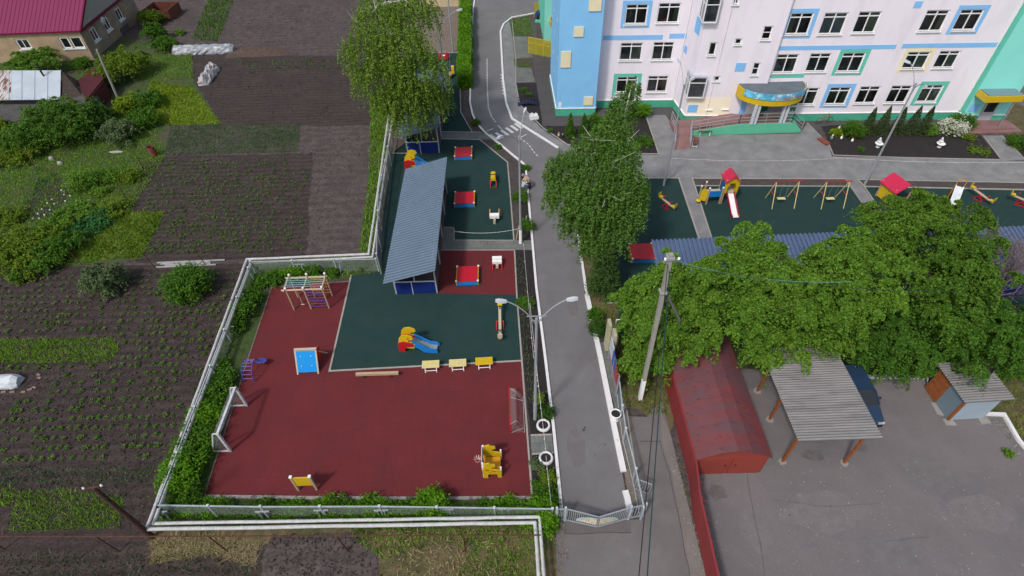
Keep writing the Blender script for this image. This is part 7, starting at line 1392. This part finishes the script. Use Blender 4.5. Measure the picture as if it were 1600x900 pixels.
person((827, 296), R(75), 'person in a pink-white top bending over the white kerb on the road side', mat('shirt_pinkwhite', (0.55, 0.46, 0.47), .8, .1, 8), mat('trousers_dark', (0.03, 0.03, 0.05), .9), mat('hair_grey', (0.3, .27, .26), .8))
person((817, 299), R(-60), 'person in pale blue crouching in the flower bed with a yellow headscarf', mat('shirt_paleblue', (0.42, 0.50, 0.56), .8, .08, 8), mat('trousers_grey', (0.12, 0.14, 0.18), .9), mat('scarf_yellow', (0.6, .5, .08), .8), pose='squat')
t = thing('spade', 'pale spade lying in the dark flower bed below the two people', 'spade', G(822, 345), R(84)); b = MB(); b.tube([(-.6, 0, .1), (.5, 0, .12)], .03, 6); b.build('handle', WOODP, t); b = MB(); b.plate([(-.1, 0), (.1, 0), (.12, .2), (0, .28), (-.12, .2)], (-.6, 0, .08), (0, 1, 0), (-1, 0, 0), .02); b.build('blade', GREYM, t)
t = thing('watering_post', 'thin wooden prop leaning against the white foot of the lamp', 'prop', G(806, 376), 0); b = MB(); b.tube([(0, 0, 0), G(811, 352, 1.2) - G(806, 376)], .03, 6); b.build('prop', WOOD, t)
# ================================================================ trees
def base_of(px, z):
    p = G(px[0], px[1], z); return Vector((p.x, p.y, 0))
def crown_blobs(spec, base):
    """spec: (px, py, z, rx, ry, rz) crown lobes at surveyed heights -> relative to the base"""
    out = []
    for (x, y, z, rx, ry, rz) in spec: p = G(x, y, z); out.append((p.x - base.x, p.y - base.y, z, rx, ry, rz))
    return out
TG = 'trees behind the garage and carport'
def pads(blobs, n, dens=5.2):
    """leaf sprays: many drooping lobed pads of different size around each bough, some thrown far out, with gaps between"""
    out = []; vol = np.array([b[3] * b[4] for b in blobs]); vol = vol / vol.sum()
    for b, f in zip(blobs, vol):
        k = max(10, int(dens * 1.7 * b[3] * b[4])); m = int(n * f) // k + 1
        d = RNG.normal(size=(k, 3)); d /= np.linalg.norm(d, axis=1)[:, None]; d[:, 2] = np.where(d[:, 2] < -.35, -d[:, 2], d[:, 2]); r = RNG.uniform(.45, 1.12, (k, 1)) + .45 * (RNG.uniform(size=(k, 1)) < .16) * RNG.uniform(.4, 1, (k, 1)); c = np.array(b[:3]) + d * r * np.array(b[3:6]) * (1 + .18 * np.sin(d[:, :1] * 5 + d[:, 1:2] * 4))
        ang = RNG.uniform(0, 6.283, (k, m)); rad = np.sqrt(RNG.uniform(0, 1, (k, m))) * RNG.uniform(.14, .58, (k, 1)) * (1 + .5 * np.sin(ang * 3 + RNG.uniform(0, 6, (k, 1))))
        x = rad * np.cos(ang); y = rad * np.sin(ang); od = d[:, None, :]; z = -.7 * rad ** 2 / .5 + RNG.normal(size=(k, m)) * .06 - .4 * (x * od[..., 0] + y * od[..., 1])
        out.append((c[:, None, :] + np.stack([x, y, z], 2)).reshape(-1, 3))
        kk = int(m * k * .14); dd = RNG.normal(size=(kk, 3)); dd /= np.linalg.norm(dd, axis=1)[:, None]; out.append(np.array(b[:3]) + dd * RNG.uniform(.1, .95, (kk, 1)) * np.array(b[3:6]))
    C = np.concatenate(out); return C[C[:, 2] > .05]
def big(label, bpx, bz, spec, n, leaf, size=.074, r=.22, th=6.0, group=TG, up=.2, **k):
    b = base_of(bpx, bz); bl = crown_blobs(spec, b); t = thing('deciduous_tree', label, 'tree', b, 0, group); L = []
    for i in range(2 * len(bl)):
        b_ = bl[i % len(bl)]; f = random.uniform(.3, .9); a = random.uniform(0, 6.283); rr = random.uniform(.2, .8) if i >= len(bl) else .1; q = Vector((b_[0] + b_[3] * rr * math.cos(a), b_[1] + b_[4] * rr * math.sin(a), b_[2] + b_[5] * .3)); L.append((f, *(q - Vector((0, 0, th * f)))))
    trunk_mb(th, r, L).build('trunk', BARK, t); np_mesh('crown', leaf_quads(pads(bl, int(n * 2.1)), size, up, .62), 4, leaf, t); return t
big('bright green tree left of the row, around the concrete pole', (1035, 480), 4, [(1045, 440, 6.0, 1.5, 1.2, 1.3), (1010, 470, 5.0, 1.5, 1.3, 1.4), (1075, 480, 5.6, 1.6, 1.3, 1.4), (1035, 510, 4.6, 1.6, 1.3, 1.4), (1000, 452, 4.0, .8, .6, .8), (995, 530, 3.0, .9, 1.0, 1.2), (1070, 535, 3.6, 1.3, 1.0, 1.2), (1030, 565, 2.2, 1.0, .7, .9), (1000, 575, 1.6, .8, .5, .8), (975, 470, 3.6, .6, .7, .8)], 40000, L_BRIGHT)
big('bright green tree behind the red garage roof', (1150, 460), 4, [(1178, 378, 7.0, 1.1, .8, 1.0), (1150, 400, 6.6, 1.3, 1.0, 1.1), (1205, 395, 6.6, 1.0, .8, 1.0), (1120, 435, 6.2, 1.5, 1.1, 1.3), (1180, 430, 6.8, 1.6, 1.2, 1.3), (1225, 440, 6.0, 1.4, 1.1, 1.2), (1150, 480, 5.6, 1.7, 1.3, 1.4), (1205, 490, 5.4, 1.6, 1.2, 1.4), (1105, 490, 4.6, 1.3, 1.1, 1.2), (1180, 530, 4.0, 1.3, 1.0, 1.2), (1190, 560, 2.8, .8, .5, .8), (1110, 530, 3.2, .7, .5, .7)], 52000, L_BRIGHT)
big('bright green tree behind the carport', (1290, 470), 4, [(1322, 380, 7.2, 1.0, .8, 1.0), (1280, 410, 6.8, 1.3, 1.0, 1.2), (1345, 410, 7.0, 1.4, 1.0, 1.2), (1395, 420, 6.8, 1.2, .9, 1.1), (1250, 440, 6.0, 1.3, 1.0, 1.2), (1310, 440, 7.0, 1.7, 1.2, 1.4), (1370, 460, 6.2, 1.5, 1.1, 1.3), (1265, 490, 5.2, 1.6, 1.2, 1.4), (1320, 500, 5.4, 1.6, 1.2, 1.4), (1240, 530, 3.8, 1.2, .8, 1.1), (1300, 540, 3.8, 1.3, .8, 1.1), (1430, 430, 6.4, .7, .6, .7)], 56000, L_BRIGHT)
big('loose light green tree reaching over the right green court', (1410, 400), 3, [(1400, 350, 6.5, .9, .8, .9), (1440, 345, 6.5, .9, .8, .9), (1385, 375, 6, 1.0, .8, .9), (1425, 375, 6.2, 1.2, .9, 1.0), (1475, 370, 6, 1.0, .8, .9), (1405, 322, 6.6, .7, .6, .6), (1445, 312, 6.6, .9, .7, .7), (1430, 335, 6.4, 1.0, .7, .8), (1470, 330, 6.2, .9, .6, .7), (1355, 330, 5.5, .6, .5, .6), (1455, 405, 5.5, 1.2, .9, 1.0), (1365, 345, 6.0, .6, .5, .6)], 22000, leafmat('leaf_light', (0.055, 0.14, 0.014), (0.16, 0.29, 0.03)))
big('tall darker tree at the right of the row', (1500, 410), 4, [(1530, 345, 7.0, .8, .6, .8), (1500, 375, 7.3, 1.1, .9, 1.0), (1530, 388, 7.0, 1.0, .8, .9), (1470, 410, 6.8, 1.3, 1.0, 1.2), (1520, 420, 7.0, 1.5, 1.1, 1.3), (1490, 455, 6.2, 1.7, 1.2, 1.4), (1450, 470, 5.6, 1.4, 1.1, 1.3), (1530, 455, 6.0, 1.0, .9, 1.1), (1500, 500, 5.0, 1.6, 1.2, 1.4)], 34000, leafmat('leaf_middle', (0.042, 0.112, 0.014), (0.125, 0.24, 0.026)))
LD2 = leafmat('leaf_middark', (0.034, 0.105, 0.014), (0.105, 0.22, 0.024))
big('dark green bushy tree above the kerb between carport and kiosk', (1400, 540), 1.5, [(1390, 500, 4.0, 1.4, 1.1, 1.3), (1440, 500, 4.2, 1.5, 1.1, 1.3), (1370, 540, 2.8, 1.1, .9, 1.2), (1420, 545, 3.0, 1.5, 1.0, 1.3), (1455, 545, 2.4, 1.1, .8, 1.0), (1385, 575, 1.3, 1.1, .5, .9), (1435, 576, 1.2, 1.2, .5, .9), (1345, 560, 1.6, .7, .5, .8)], 34000, LD2, .074, .14, 3.2)
big('dark green tree behind the kiosk shed', (1530, 530), 2, [(1500, 520, 4.2, 1.5, 1.2, 1.4), (1550, 510, 4.6, 1.7, 1.3, 1.5), (1590, 545, 3.6, 1.6, 1.2, 1.4), (1530, 540, 3.2, 1.5, 1.0, 1.2), (1600, 515, 4.2, 1.4, 1.0, 1.2), (1580, 575, 1.8, 1.2, .6, 1.0), (1640, 550, 3.0, 1.6, 1.2, 1.5), (1480, 555, 2.0, .8, .6, .9), (1525, 580, 3.1, .6, .3, .3)], 42000, LD2, .076, .16, 3.6)
big('dark green tree at the right edge beyond the bare branches', (1620, 470), 4, [(1620, 500, 4.4, 1.1, .9, 1.0), (1670, 470, 5.0, 1.4, 1.2, 1.4), (1680, 520, 4, 2.0, 1.6, 1.8)], 9000, L_DARK)
big('dense undergrowth of young trees behind the garage', (1120, 510), .5, [(1080, 520, 1.4, 1.6, .8, 1.1), (1140, 510, 1.6, 1.6, .9, 1.2), (1200, 510, 1.6, 1.6, .9, 1.2), (1260, 520, 1.6, 1.6, .9, 1.2), (1320, 520, 1.6, 1.6, .9, 1.2), (1020, 530, 1.2, 1.2, 1.0, 1.0)], 20000, L_MID, .10, .1, 2.0)
# bare grey tree at the right edge
b0 = base_of((1572, 425), 3); t = thing('bare_tree', 'leafless grey-brown tree at the right edge', 'tree', b0, 0, TG); mb = MB()
def branch(p, d, L, r, k):
    q = p + d * L; m_ = p.lerp(q, .5) + Vector((random.uniform(-.1, .1), random.uniform(-.1, .1), .05)) * L; mb.tube([p, m_, q], [r, r * .8, r * .55], 5, 0, False)
    if k == 0: return
    for _ in range(4 if k > 1 else 5): n_ = (d + Vector((random.gauss(0, .5), random.gauss(0, .5), random.gauss(.12, .35)))).normalized(); branch(p.lerp(q, random.uniform(.4, 1)), n_, L * random.uniform(.55, .85), r * .58, k - 1)
for _ in range(5): a = random.uniform(0, 6.28); branch(Vector((0, 0, 0)), Vector((.5 * math.cos(a), .5 * math.sin(a), 1)).normalized(), 2.6, .09, 3)
mb.build('branches', TWIG, t)
# birches: hanging strands
def birch(label, bpx, top, spec, n, leaf, size, rt, lean=(0, 0), strand=1.8, per=26, group='birches', seed=3, density=1.0):
    rg = np.random.default_rng(seed); b = G(*bpx); t = thing('birch_tree', label, 'tree', b, 0, group); bl = crown_blobs(spec, b); L = []
    for i in range(16): b_ = bl[i % len(bl)]; f = min(.95, max(.25, (b_[2] - .5) / top)); q = Vector((b_[0] * 1.0 + b_[3] * random.uniform(-.6, .6), b_[1] + b_[4] * random.uniform(-.6, .6), b_[2] + b_[5] * .4)); p = Vector((lean[0] * f, lean[1] * f, top * f)); L.append((f, *(q - p)))
    trunk_mb(top, rt, L, lean).build('trunk', BIRCH, t); out = []; tw = MB()
    vol = np.array([b_[3] * b_[4] * b_[5] for b_ in bl]) ** .67; vol /= vol.sum()
    for b_, f in zip(bl, vol):
        k = int(n * f / per); d = rg.normal(size=(k, 3)); d /= np.linalg.norm(d, axis=1)[:, None]; d[:, 2] = np.abs(d[:, 2]) * .9 - .25 * (rg.uniform(size=k) < .4)
        p = np.array(b_[:3]) + d * rg.uniform(.35, 1.0, (k, 1)) ** .6 * np.array(b_[3:6]); ln = strand * rg.uniform(.35, 1.25, (k, 1, 1)); s = rg.uniform(0, 1, (k, per, 1)) ; hx = (p - np.array(b_[:3])) * .18
        q = p[:, None, :] + np.concatenate([np.broadcast_to(hx[:, None, 0:1], (k, per, 1)) * s, np.broadcast_to(hx[:, None, 1:2], (k, per, 1)) * s, -ln * s], 2) + rg.normal(size=(k, per, 3)) * .05; out.append(q.reshape(-1, 3))
    C = np.concatenate(out); C = C[C[:, 2] > .25]; np_mesh('crown', leaf_quads(C, size, .15, .55), 4, leaf, t)
    return t
birch('tall weeping birch right of the road in front of the kindergarten', (948, 366), 10.2, [(988, 142, 10.8, .6, .6, 1.1), (972, 168, 10.0, 1.0, .9, 1.2), (958, 200, 9.2, 1.3, 1.1, 1.3), (925, 228, 8.6, 1.4, 1.2, 1.1), (968, 240, 8.4, 1.5, 1.4, 1.4), (886, 258, 7.9, 1.5, 1.3, 1.1), (930, 275, 7.6, 1.8, 1.6, 1.4), (975, 285, 7.2, 1.6, 1.5, 1.4), (885, 305, 6.8, 1.4, 1.3, 1.3), (925, 320, 6.4, 1.8, 1.7, 1.5), (978, 325, 6.0, 1.4, 1.4, 1.5), (905, 345, 5.2, 1.2, 1.1, 1.2), (950, 355, 5.0, 1.7, 1.6, 1.6), (930, 378, 3.8, 1.2, 1.1, 1.2), (1000, 300, 6.6, .7, .6, .8), (862, 275, 7.2, .6, .6, .7)], 70000, L_BIRCHC, .075, .17, (.2, .1), 1.5, seed=5)
birch('tall birch with a pale trunk at the left play courts, its top beyond the photo', (628, 215), 12.5, [(600, -20, 12.5, 2.4, 2.2, 1.8), (640, 15, 12.0, 2.4, 2.0, 1.7), (590, 30, 11.5, 2.2, 2.0, 1.7), (575, 75, 10.2, 2.3, 2.0, 1.7), (625, 70, 10.6, 2.6, 2.2, 1.8), (650, 105, 9.2, 2.5, 2.0, 1.7), (600, 115, 8.6, 2.6, 2.2, 1.9), (640, 145, 7.2, 2.4, 2.0, 1.8), (665, 145, 7.0, 2.0, 1.5, 1.7), (610, 150, 6.8, 1.7, 1.6, 1.6), (640, 178, 5.0, 1.9, 1.4, 1.5), (682, 150, 6.0, 1.1, .9, 1.4)], 62000, L_BIRCHL, .085, .19, (-.3, .2), 2.0, seed=8)
# feathery conifer next to the weeping birch
b0 = G(940, 462); t = thing('larch_tree', 'small feathery larch on the verge below the weeping birch', 'tree', b0, 0); MB_ = trunk_mb(4.2, .09, []); MB_.build('trunk', BARK, t); C = []
for i in range(400):
    z = random.uniform(.4, 4.2); r = 1.25 * (1 - z / 4.5) ** .7 + .1; a = random.uniform(0, 6.283); k = 34; s = RNG.uniform(.1, 1, (k, 1)); C.append(np.array([[math.cos(a) * r, math.sin(a) * r, .25]]) * s + np.array([[0, 0, z]]) + RNG.normal(size=(k, 3)) * .05)
np_mesh('crown', leaf_quads(np.concatenate(C), .07, .3, .45), 4, L_CON, t)
bush('single green weed tuft growing from the yard asphalt at the right', (1575, 710), .28, .2, L_BRIGHT, 260, .06)
bush('low bush between the larch and the kerb at the notice boards', (929, 500), .5, .9, L_MID, 1600, .06); bush('dark green bush against the notice boards', (933, 520), .55, 1.0, L_DARK, 2000, .06)
bush('bush with yellowish leaves beside the right sandpit', (1044, 432), .9, 1.8, L_BRIGHT, 4000, .08)
# thujas
def cone(label, px, r, h, leaf, n=2600, size=.06, group='conical conifers in the flower beds', name='thuja', lean=(0, 0)):
    t = thing(name, label, 'conifer', G(*px), 0, group); z = RNG.uniform(0.02, 1, n) ** 1.25; a = RNG.uniform(0, 6.283, n); rr = r * (1 - z) ** .8 * RNG.uniform(.55, 1.12, n) * (1 + .15 * np.sin(a * 5 + z * 9)); C = np.stack([rr * np.cos(a) + lean[0] * z, rr * np.sin(a) + lean[1] * z, z * h + .05], 1)
    b = MB(); b.tube([(0, 0, 0), (0, 0, h * .8)], [.05, .02], 6); b.build('trunk', BARK, t); np_mesh('foliage', leaf_quads(C, size, 0.0, .5), 4, leaf, t); return t
W_ = ('first', 'second', 'third', 'fourth', 'fifth')
for i, (q, h) in enumerate((((1351, 208), 2.5), ((1372, 209), 2.7), ((1396, 209), 2.6), ((1418, 209), 2.7), ((1437, 209), 2.7))): cone(f'narrow conical thuja, {W_[i]} from the left in the row before the green plinth', q, .62, h, L_THUJA)
cone('dark conical thuja, left of the two before the blue tower', (890, 213), .5, 2.3, L_MID); cone('dark conical thuja, right of the two before the blue tower', (911, 212), .5, 2.2, L_MID)
bush('rounded green shrub left of the thuja row', (1329, 212), .95, 1.2, L_MID, 3600, .07); bush('yellow-flowered shrub at the corner of the wide flower bed', (1304, 212), .5, .7, L_YEL, 1300, .06); bush('small fresh green shrub right of the thuja row', (1452, 210), .55, .8, L_BRIGHT, 1500, .07)
bush('large shrub covered in white blossom', (1482, 208), 1.15, 1.3, PETALW, 2300, .08, ry=.9); bush('green shrub behind the white blossoming one', (1499, 199), 1.0, 1.2, L_MID, 3200, .07); bush('green leaves under the white blossom', (1484, 207), 1.1, 1.1, L_MID, 2600, .07, ry=.8)
bush('yellowish low plant right of the white blossom', (1511, 217), .6, .45, L_OLIVE, 900, .06); bush('low green plants at the right corner of the flower bed', (1528, 238), .9, .3, L_OLIVE, 900, .06); bush('dark green shrub at the right edge beside the steps path', (1592, 228), 1.0, .8, L_MID, 2600, .07)
bush('pale green bushes against the building right of the weeping birch', (1000, 182), .9, 1.3, L_HEDGE, 3400, .07); bush('low green shrub near the green plinth', (985, 181), .9, 1.2, L_MID, 2600, .07); bush('low pinkish-green plants beside the concrete path', (1005, 225), 1.0, .5, L_MID, 1800, .06); bush('dull green shrub behind the two dark thujas', (930, 205), .9, 1.6, L_MID, 3600, .07)
for q, r, lb in (((818, 142), .5, 'tuft of green leaves in the left flower bed, near its top'), ((827, 150), .35, 'small tuft left of the blue bridge'), ((1345, 236), .3, 'tiny tuft at the bottom of the wide bed'), ((860, 207), .3, 'small tuft at the foot of the left bed')): bush(lb, q, r, .35, L_MID, 350, .05)
# clipped hedge
a, c = G(727, 139), G(728, 16); t = thing('clipped_hedge', 'tall clipped bright green hedge beside the access road', 'hedge', a, 0); Lh = (c - a).y; wd = .72; hh = 1.5; n = 26000
P = RNG.uniform(0, 1, (n, 3)); f = RNG.uniform(size=n); C = np.stack([(P[:, 0] * 2 - 1) * wd, P[:, 1] * Lh, P[:, 2] * hh], 1); C[f < .45, 2] = hh; C[(f >= .45) & (f < .62), 0] = wd; C[(f >= .62) & (f < .72), 0] = -wd; C[(f >= .72) & (f < .8), 1] = 0
C += RNG.normal(size=C.shape) * .06; C[:, 0] += (c.x - a.x) * C[:, 1] / Lh + .07 * np.sin(C[:, 1] * 1.3); C[:, 2] += .06 * np.sin(C[:, 1] * 2.1) ; np_mesh('foliage', leaf_quads(C, .085), 4, L_HEDGE, t); b = MB()
for i in range(14): y = Lh * (i + .5) / 14; b.tube([((c.x - a.x) * y / Lh, y, 0), ((c.x - a.x) * y / Lh, y, 1.2)], .04, 5)
b.build('stem', BARK, t)
# shrubs between pipe and court, and along the bottom
si = 0
SG = 'shrubs between the pipeline and the red court'; LBL = 'low green shrub in the planted strip left of the red court'
for (x, y, r, h) in ((385, 492, .9, 1.1), (372, 515, .6, .8), (398, 470, .7, .9), (352, 598, .8, .9), (340, 625, .9, 1.0), (330, 655, .9, 1.1), (318, 682, 1.0, 1.1), (306, 712, 1.0, 1.2), (296, 738, 1.0, 1.3), (284, 760, .9, 1.2), (300, 775, .7, .9), (345, 575, .5, .6), (312, 655, .6, .8), (325, 700, .6, .9), (290, 700, .5, .7)): si += 1; bush(f'{"broad" if r > .8 else "small"} green shrub left of the red court, {ORD[si - 1]} of the strip counted from its top', (x, y), r, h, L_HEDGE if random.random() < .4 else L_MID, int(2400 * r), .07, group=SG, cat='shrub', name='shrub')
LBB = 'low green shrub in the planted strip below the red court'
for i in range(27):
    x = 268 + i * 22 + random.uniform(-6, 6); y = 800 + random.uniform(-8, 9); r = random.uniform(.4, .72)
    if 700 < x < 755: r *= .45
    bush(f'low green shrub in the strip below the red court, {ORD[i]} from the left', (x, y), r, r * random.uniform(.6, .9), L_HEDGE if random.random() < .45 else L_MID, int(2300 * r), .065, group='shrubs below the red court', cat='shrub', name='shrub')
bush('round taller green shrub at the bottom edge of the red court', (679, 794), .72, 1.25, L_HEDGE, 3800, .07, cat='shrub', name='shrub'); bush('shrub swallowing the pipe end beside the gate', (853, 823), .55, 1.1, L_HEDGE, 2400, .07, cat='shrub', name='shrub'); bush('shrub between the fence end and the gate post', (850, 806), .75, 1.0, L_HEDGE, 2600, .07, cat='shrub', name='shrub'); bush('green shrub beside the lower tyre planter bed', (852, 785), .6, .8, L_MID, 1800, .06, cat='shrub', name='shrub')
for (x, y, r, lf, lb) in ((430, 440, .7, L_MID, 'shrub at the top left corner of the red court'), (460, 432, .8, L_HEDGE, 'bright shrub behind the climbing frame'), (492, 428, .7, L_MID, 'shrub behind the right side of the climbing frame'), (520, 430, .5, L_MID, 'shrub right of the climbing frame'), (410, 445, .6, L_MID, 'shrub by the fence corner'), (565, 418, .5, L_MID, 'small shrub at the top left of the green court')): bush(lb, (x, y), r, r * 1.1, lf, int(2300 * r), .07, cat='shrub', name='shrub')
for (x, y, r, h, lf, lb) in ((822, 265, .35, .5, L_MID, 'tuft in the bed corner above the two people'), (814, 312, .75, .7, L_MID, 'green shrub just below the crouching person'), (823, 356, .65, .6, L_MID, 'green shrub beside the foot of the crossing lamp'), (822, 477, .5, .55, L_MID, 'dark shrub in the bed near the lamp heads'), (812, 474, .3, .3, L_MID, 'small tuft left of the dark shrub in the bed'), (842, 628, .3, .8, L_OLIVE, 'narrow olive shrub beside the double lamp foot'), (853, 648, .5, .6, L_DARK, 'dark green shrub above the upper tyre planter'), (838, 728, .35, .4, L_GREY, 'silvery plant left of the lower tyre planter'), (855, 750, .45, .5, L_OLIVE, 'olive yellow plant below the lower tyre planter'), (840, 760, .3, .35, L_MID, 'small plant left of the olive one'), (744, 195, .45, .5, L_MID, 'small bush in the soil strip above the crossing'), (778, 232, .3, .35, L_MID, 'small bush in the soil strip below the crossing')): bush(lb, (x, y), r, h, lf, int(2200 * r), .055)
np.random.seed(3)
g_ = grass('weeds', [(806, 395), (815, 395), (836, 600), (832, 675), (818, 560)], 60, .25, L_DULL, 'weeds along the inner side of the roadside bed', .04)
L_BR2 = leafmat('leaf_bush', (0.045, 0.125, 0.016), (0.13, 0.26, 0.03))
# garden shrubs, left
for (x, y, r, h, lf, n, lb) in (
    (62, 116, 3.3, 2.6, L_BRIGHT, 12000, 'bright green bush in front of the brick house'), (205, 118, 3.0, 2.6, L_OLIVE, 9000, 'yellow-green bush right of the pale leaning pole'), (172, 130, 2.4, 2.2, L_OLIVE, 7000, 'olive bush behind the pale leaning pole'), (245, 62, 1.7, 2.0, L_MID, 6000, 'green bush by the right wall of the brick house'), (262, 78, 1.5, 1.6, L_MID, 4200, 'green bush nearest the long film tunnel'), (240, 40, 1.8, 1.8, L_OLIVE, 5000, 'bush in front of the rusty open box'), (282, 54, .6, .6, L_BRIGHT, 900, 'tiny round bush at the garden edge by the crop rows'),
    (105, 218, 4.4, 3.4, L_BR2, 20000, 'large green bush below the outbuilding'), (62, 225, 2.6, 2.2, L_MID, 9000, 'green bush left of the large one below the outbuilding'), (150, 200, 2.8, 2.2, L_DARK, 8000, 'dark bush between the large one and the leaning pole foot'), (190, 218, 2.1, 1.9, L_GREY, 6500, 'silvery round bush right of the large green one'), (228, 195, 1.9, 1.5, L_MID, 5000, 'green bush at the corner of the yellow-green patch'), (232, 165, 1.9, 1.3, L_MID, 4800, 'green bush above the yellow-green patch'), (0, 220, 1.8, 2.2, L_YEL, 4500, 'yellow-green bush at the left edge'), (205, 170, 1.6, 1.2, L_YEL, 3600, 'yellow bush right of the pole foot'),
    (12, 170, 3.0, 1.9, L_DARK, 7000, 'dark bush below the lean-to at the left edge'), (128, 104, 1.5, .9, L_MID, 3000, 'low bush under the double window of the brick house'), (30, 250, 2.0, 1.0, L_OLIVE, 3000, 'low yellowish bush at the left, under the large bushes'), (133, 292, 1.3, 1.5, L_BRIGHT, 3600, 'fresh green upright bush beside the cup bed'), (171, 280, 1.1, .9, L_BRIGHT, 2400, 'round light bush right of the upright one'), (204, 280, 1.0, .7, L_OLIVE, 2000, 'flat olive bush near the rusty stake'), (158, 302, .8, .5, L_BRIGHT, 1200, 'small low bush below the round light one'),
    (45, 402, 3.4, 1.6, L_OLIVE, 11000, 'broad olive hedge-like bush at the left edge'), (92, 400, 2.2, 1.4, L_MID, 6000, 'green bush right of the broad olive one'), (110, 345, 2.0, .9, L_BRIGHT, 4200, 'light green low growth below the cup bed'), (150, 350, 1.8, .7, L_TEAL, 3000, 'bluish green low growth in the middle of the garden'), (180, 330, 1.4, .8, L_OLIVE, 2400, 'olive low bush left of the dark plot'), (15, 345, 1.8, .6, L_OLIVE, 2200, 'low olive growth left of the cup bed'),
    (171, 452, 1.5, 2.1, L_GREY, 9500, 'round silvery green bush standing alone in the vegetable plot'), (303, 456, 1.45, 1.9, L_MID, 9000, 'round darker green bush standing alone near the pipeline'), (33, 440, .5, .9, L_BRIGHT, 1200, 'small fresh sapling left of the silvery round bush')):
    if r > 1.45:
        r *= .88; base = G(x, y); t = thing('bush', lb, 'bush', base); b = MB(); k = 4 + int(r); bl = []
        for i in range(k): a = 6.283 * i / k + random.uniform(-.3, .3); e = random.uniform(.35, .75); bl.append((r * e * math.cos(a), r * e * math.sin(a), h * random.uniform(.42, .66), r * random.uniform(.38, .55), r * random.uniform(.38, .55), h * random.uniform(.26, .38)))
        bl.append((0, 0, h * .66, r * .5, r * .5, h * .36))
        for q in bl: b.tube([(0, 0, -.03), (q[0] * .5, q[1] * .5, q[2] * .6), (q[0], q[1], q[2])], [.06, .035, .012], 5)
        b.build('stem', BARK, t); np_mesh('foliage', leaf_quads(pads(bl, int(n * 1.3), 9), .085), 4, lf, t)
    else: bush(lb, (x, y), r, h, lf, int(n * 1.1), .075, clumps=34)
# potato plants: individuals where they show largest
pots = []
for (x0, y0) in [(0, 0)]:
    poly = [tuple(G(*p)[:2]) for p in ((-20, 425), (385, 428), (252, 722), (-20, 724))]; hole_ = [tuple(G(*p)[:2]) for p in ((-60, 520), (182, 518), (196, 546), (178, 572), (-60, 578))]; hole2 = [tuple(G(*p)[:2]) for p in ((-60, 578), (72, 578), (72, 622), (-60, 622))]
    yy = G(0, 724).y + .15
    while yy < G(0, 425).y:
        xx = -42 + random.uniform(0, .4)
        while xx < -16:
            p = np.array([[xx, yy + random.uniform(-.07, .07)]])
            if in_poly(p, poly)[0] and not in_poly(p, hole_)[0] and not in_poly(p, hole2)[0] and random.random() < .72: pots.append((p[0][0], p[0][1]))
            xx += .48 + random.uniform(-.08, .12)
        yy += .62
pots.sort(key=lambda p: p[0] ** 2 * .3 + p[1] ** 2); protos = []
for k in range(5):
    n = 22; a = RNG.uniform(0, 6.28, n); r = RNG.uniform(.02, .17, n); C = np.stack([r * np.cos(a), r * np.sin(a), RNG.uniform(.05, .2, n) * (1.2 - r * 3)], 1); o_ = np_mesh('potato_plant', leaf_quads(C, .065, .5), 4, L_MID if k % 2 else L_CROP); protos.append(o_)
for i, (x, y) in enumerate(pots[:300]):
    o_ = protos[i] if i < 5 else protos[i % 5].copy()
    if i >= 5: COL.objects.link(o_)
    s = random.uniform(.65, 1.25); o_.scale = (s, s, s); o_.location = (x, y, 0); o_.rotation_euler = (0, 0, random.uniform(0, 6)); o_['label'] = 'small green potato plant in the rows of the dark vegetable plot'; o_['category'] = 'plant'; o_['group'] = 'potato plants in rows'
if len(pots) > 300:
    C = []
    for x, y in pots[300:]: n = 14; a = RNG.uniform(0, 6.28, n); r = RNG.uniform(.02, .15, n); C.append(np.stack([x + r * np.cos(a), y + r * np.sin(a), RNG.uniform(.05, .16, n)], 1))
    o_ = np_mesh('potato_plants', leaf_quads(np.concatenate(C), .06, .5), 4, L_CROP); o_['kind'] = 'stuff'; o_['label'] = 'farther rows of small potato plants on the dark plot'
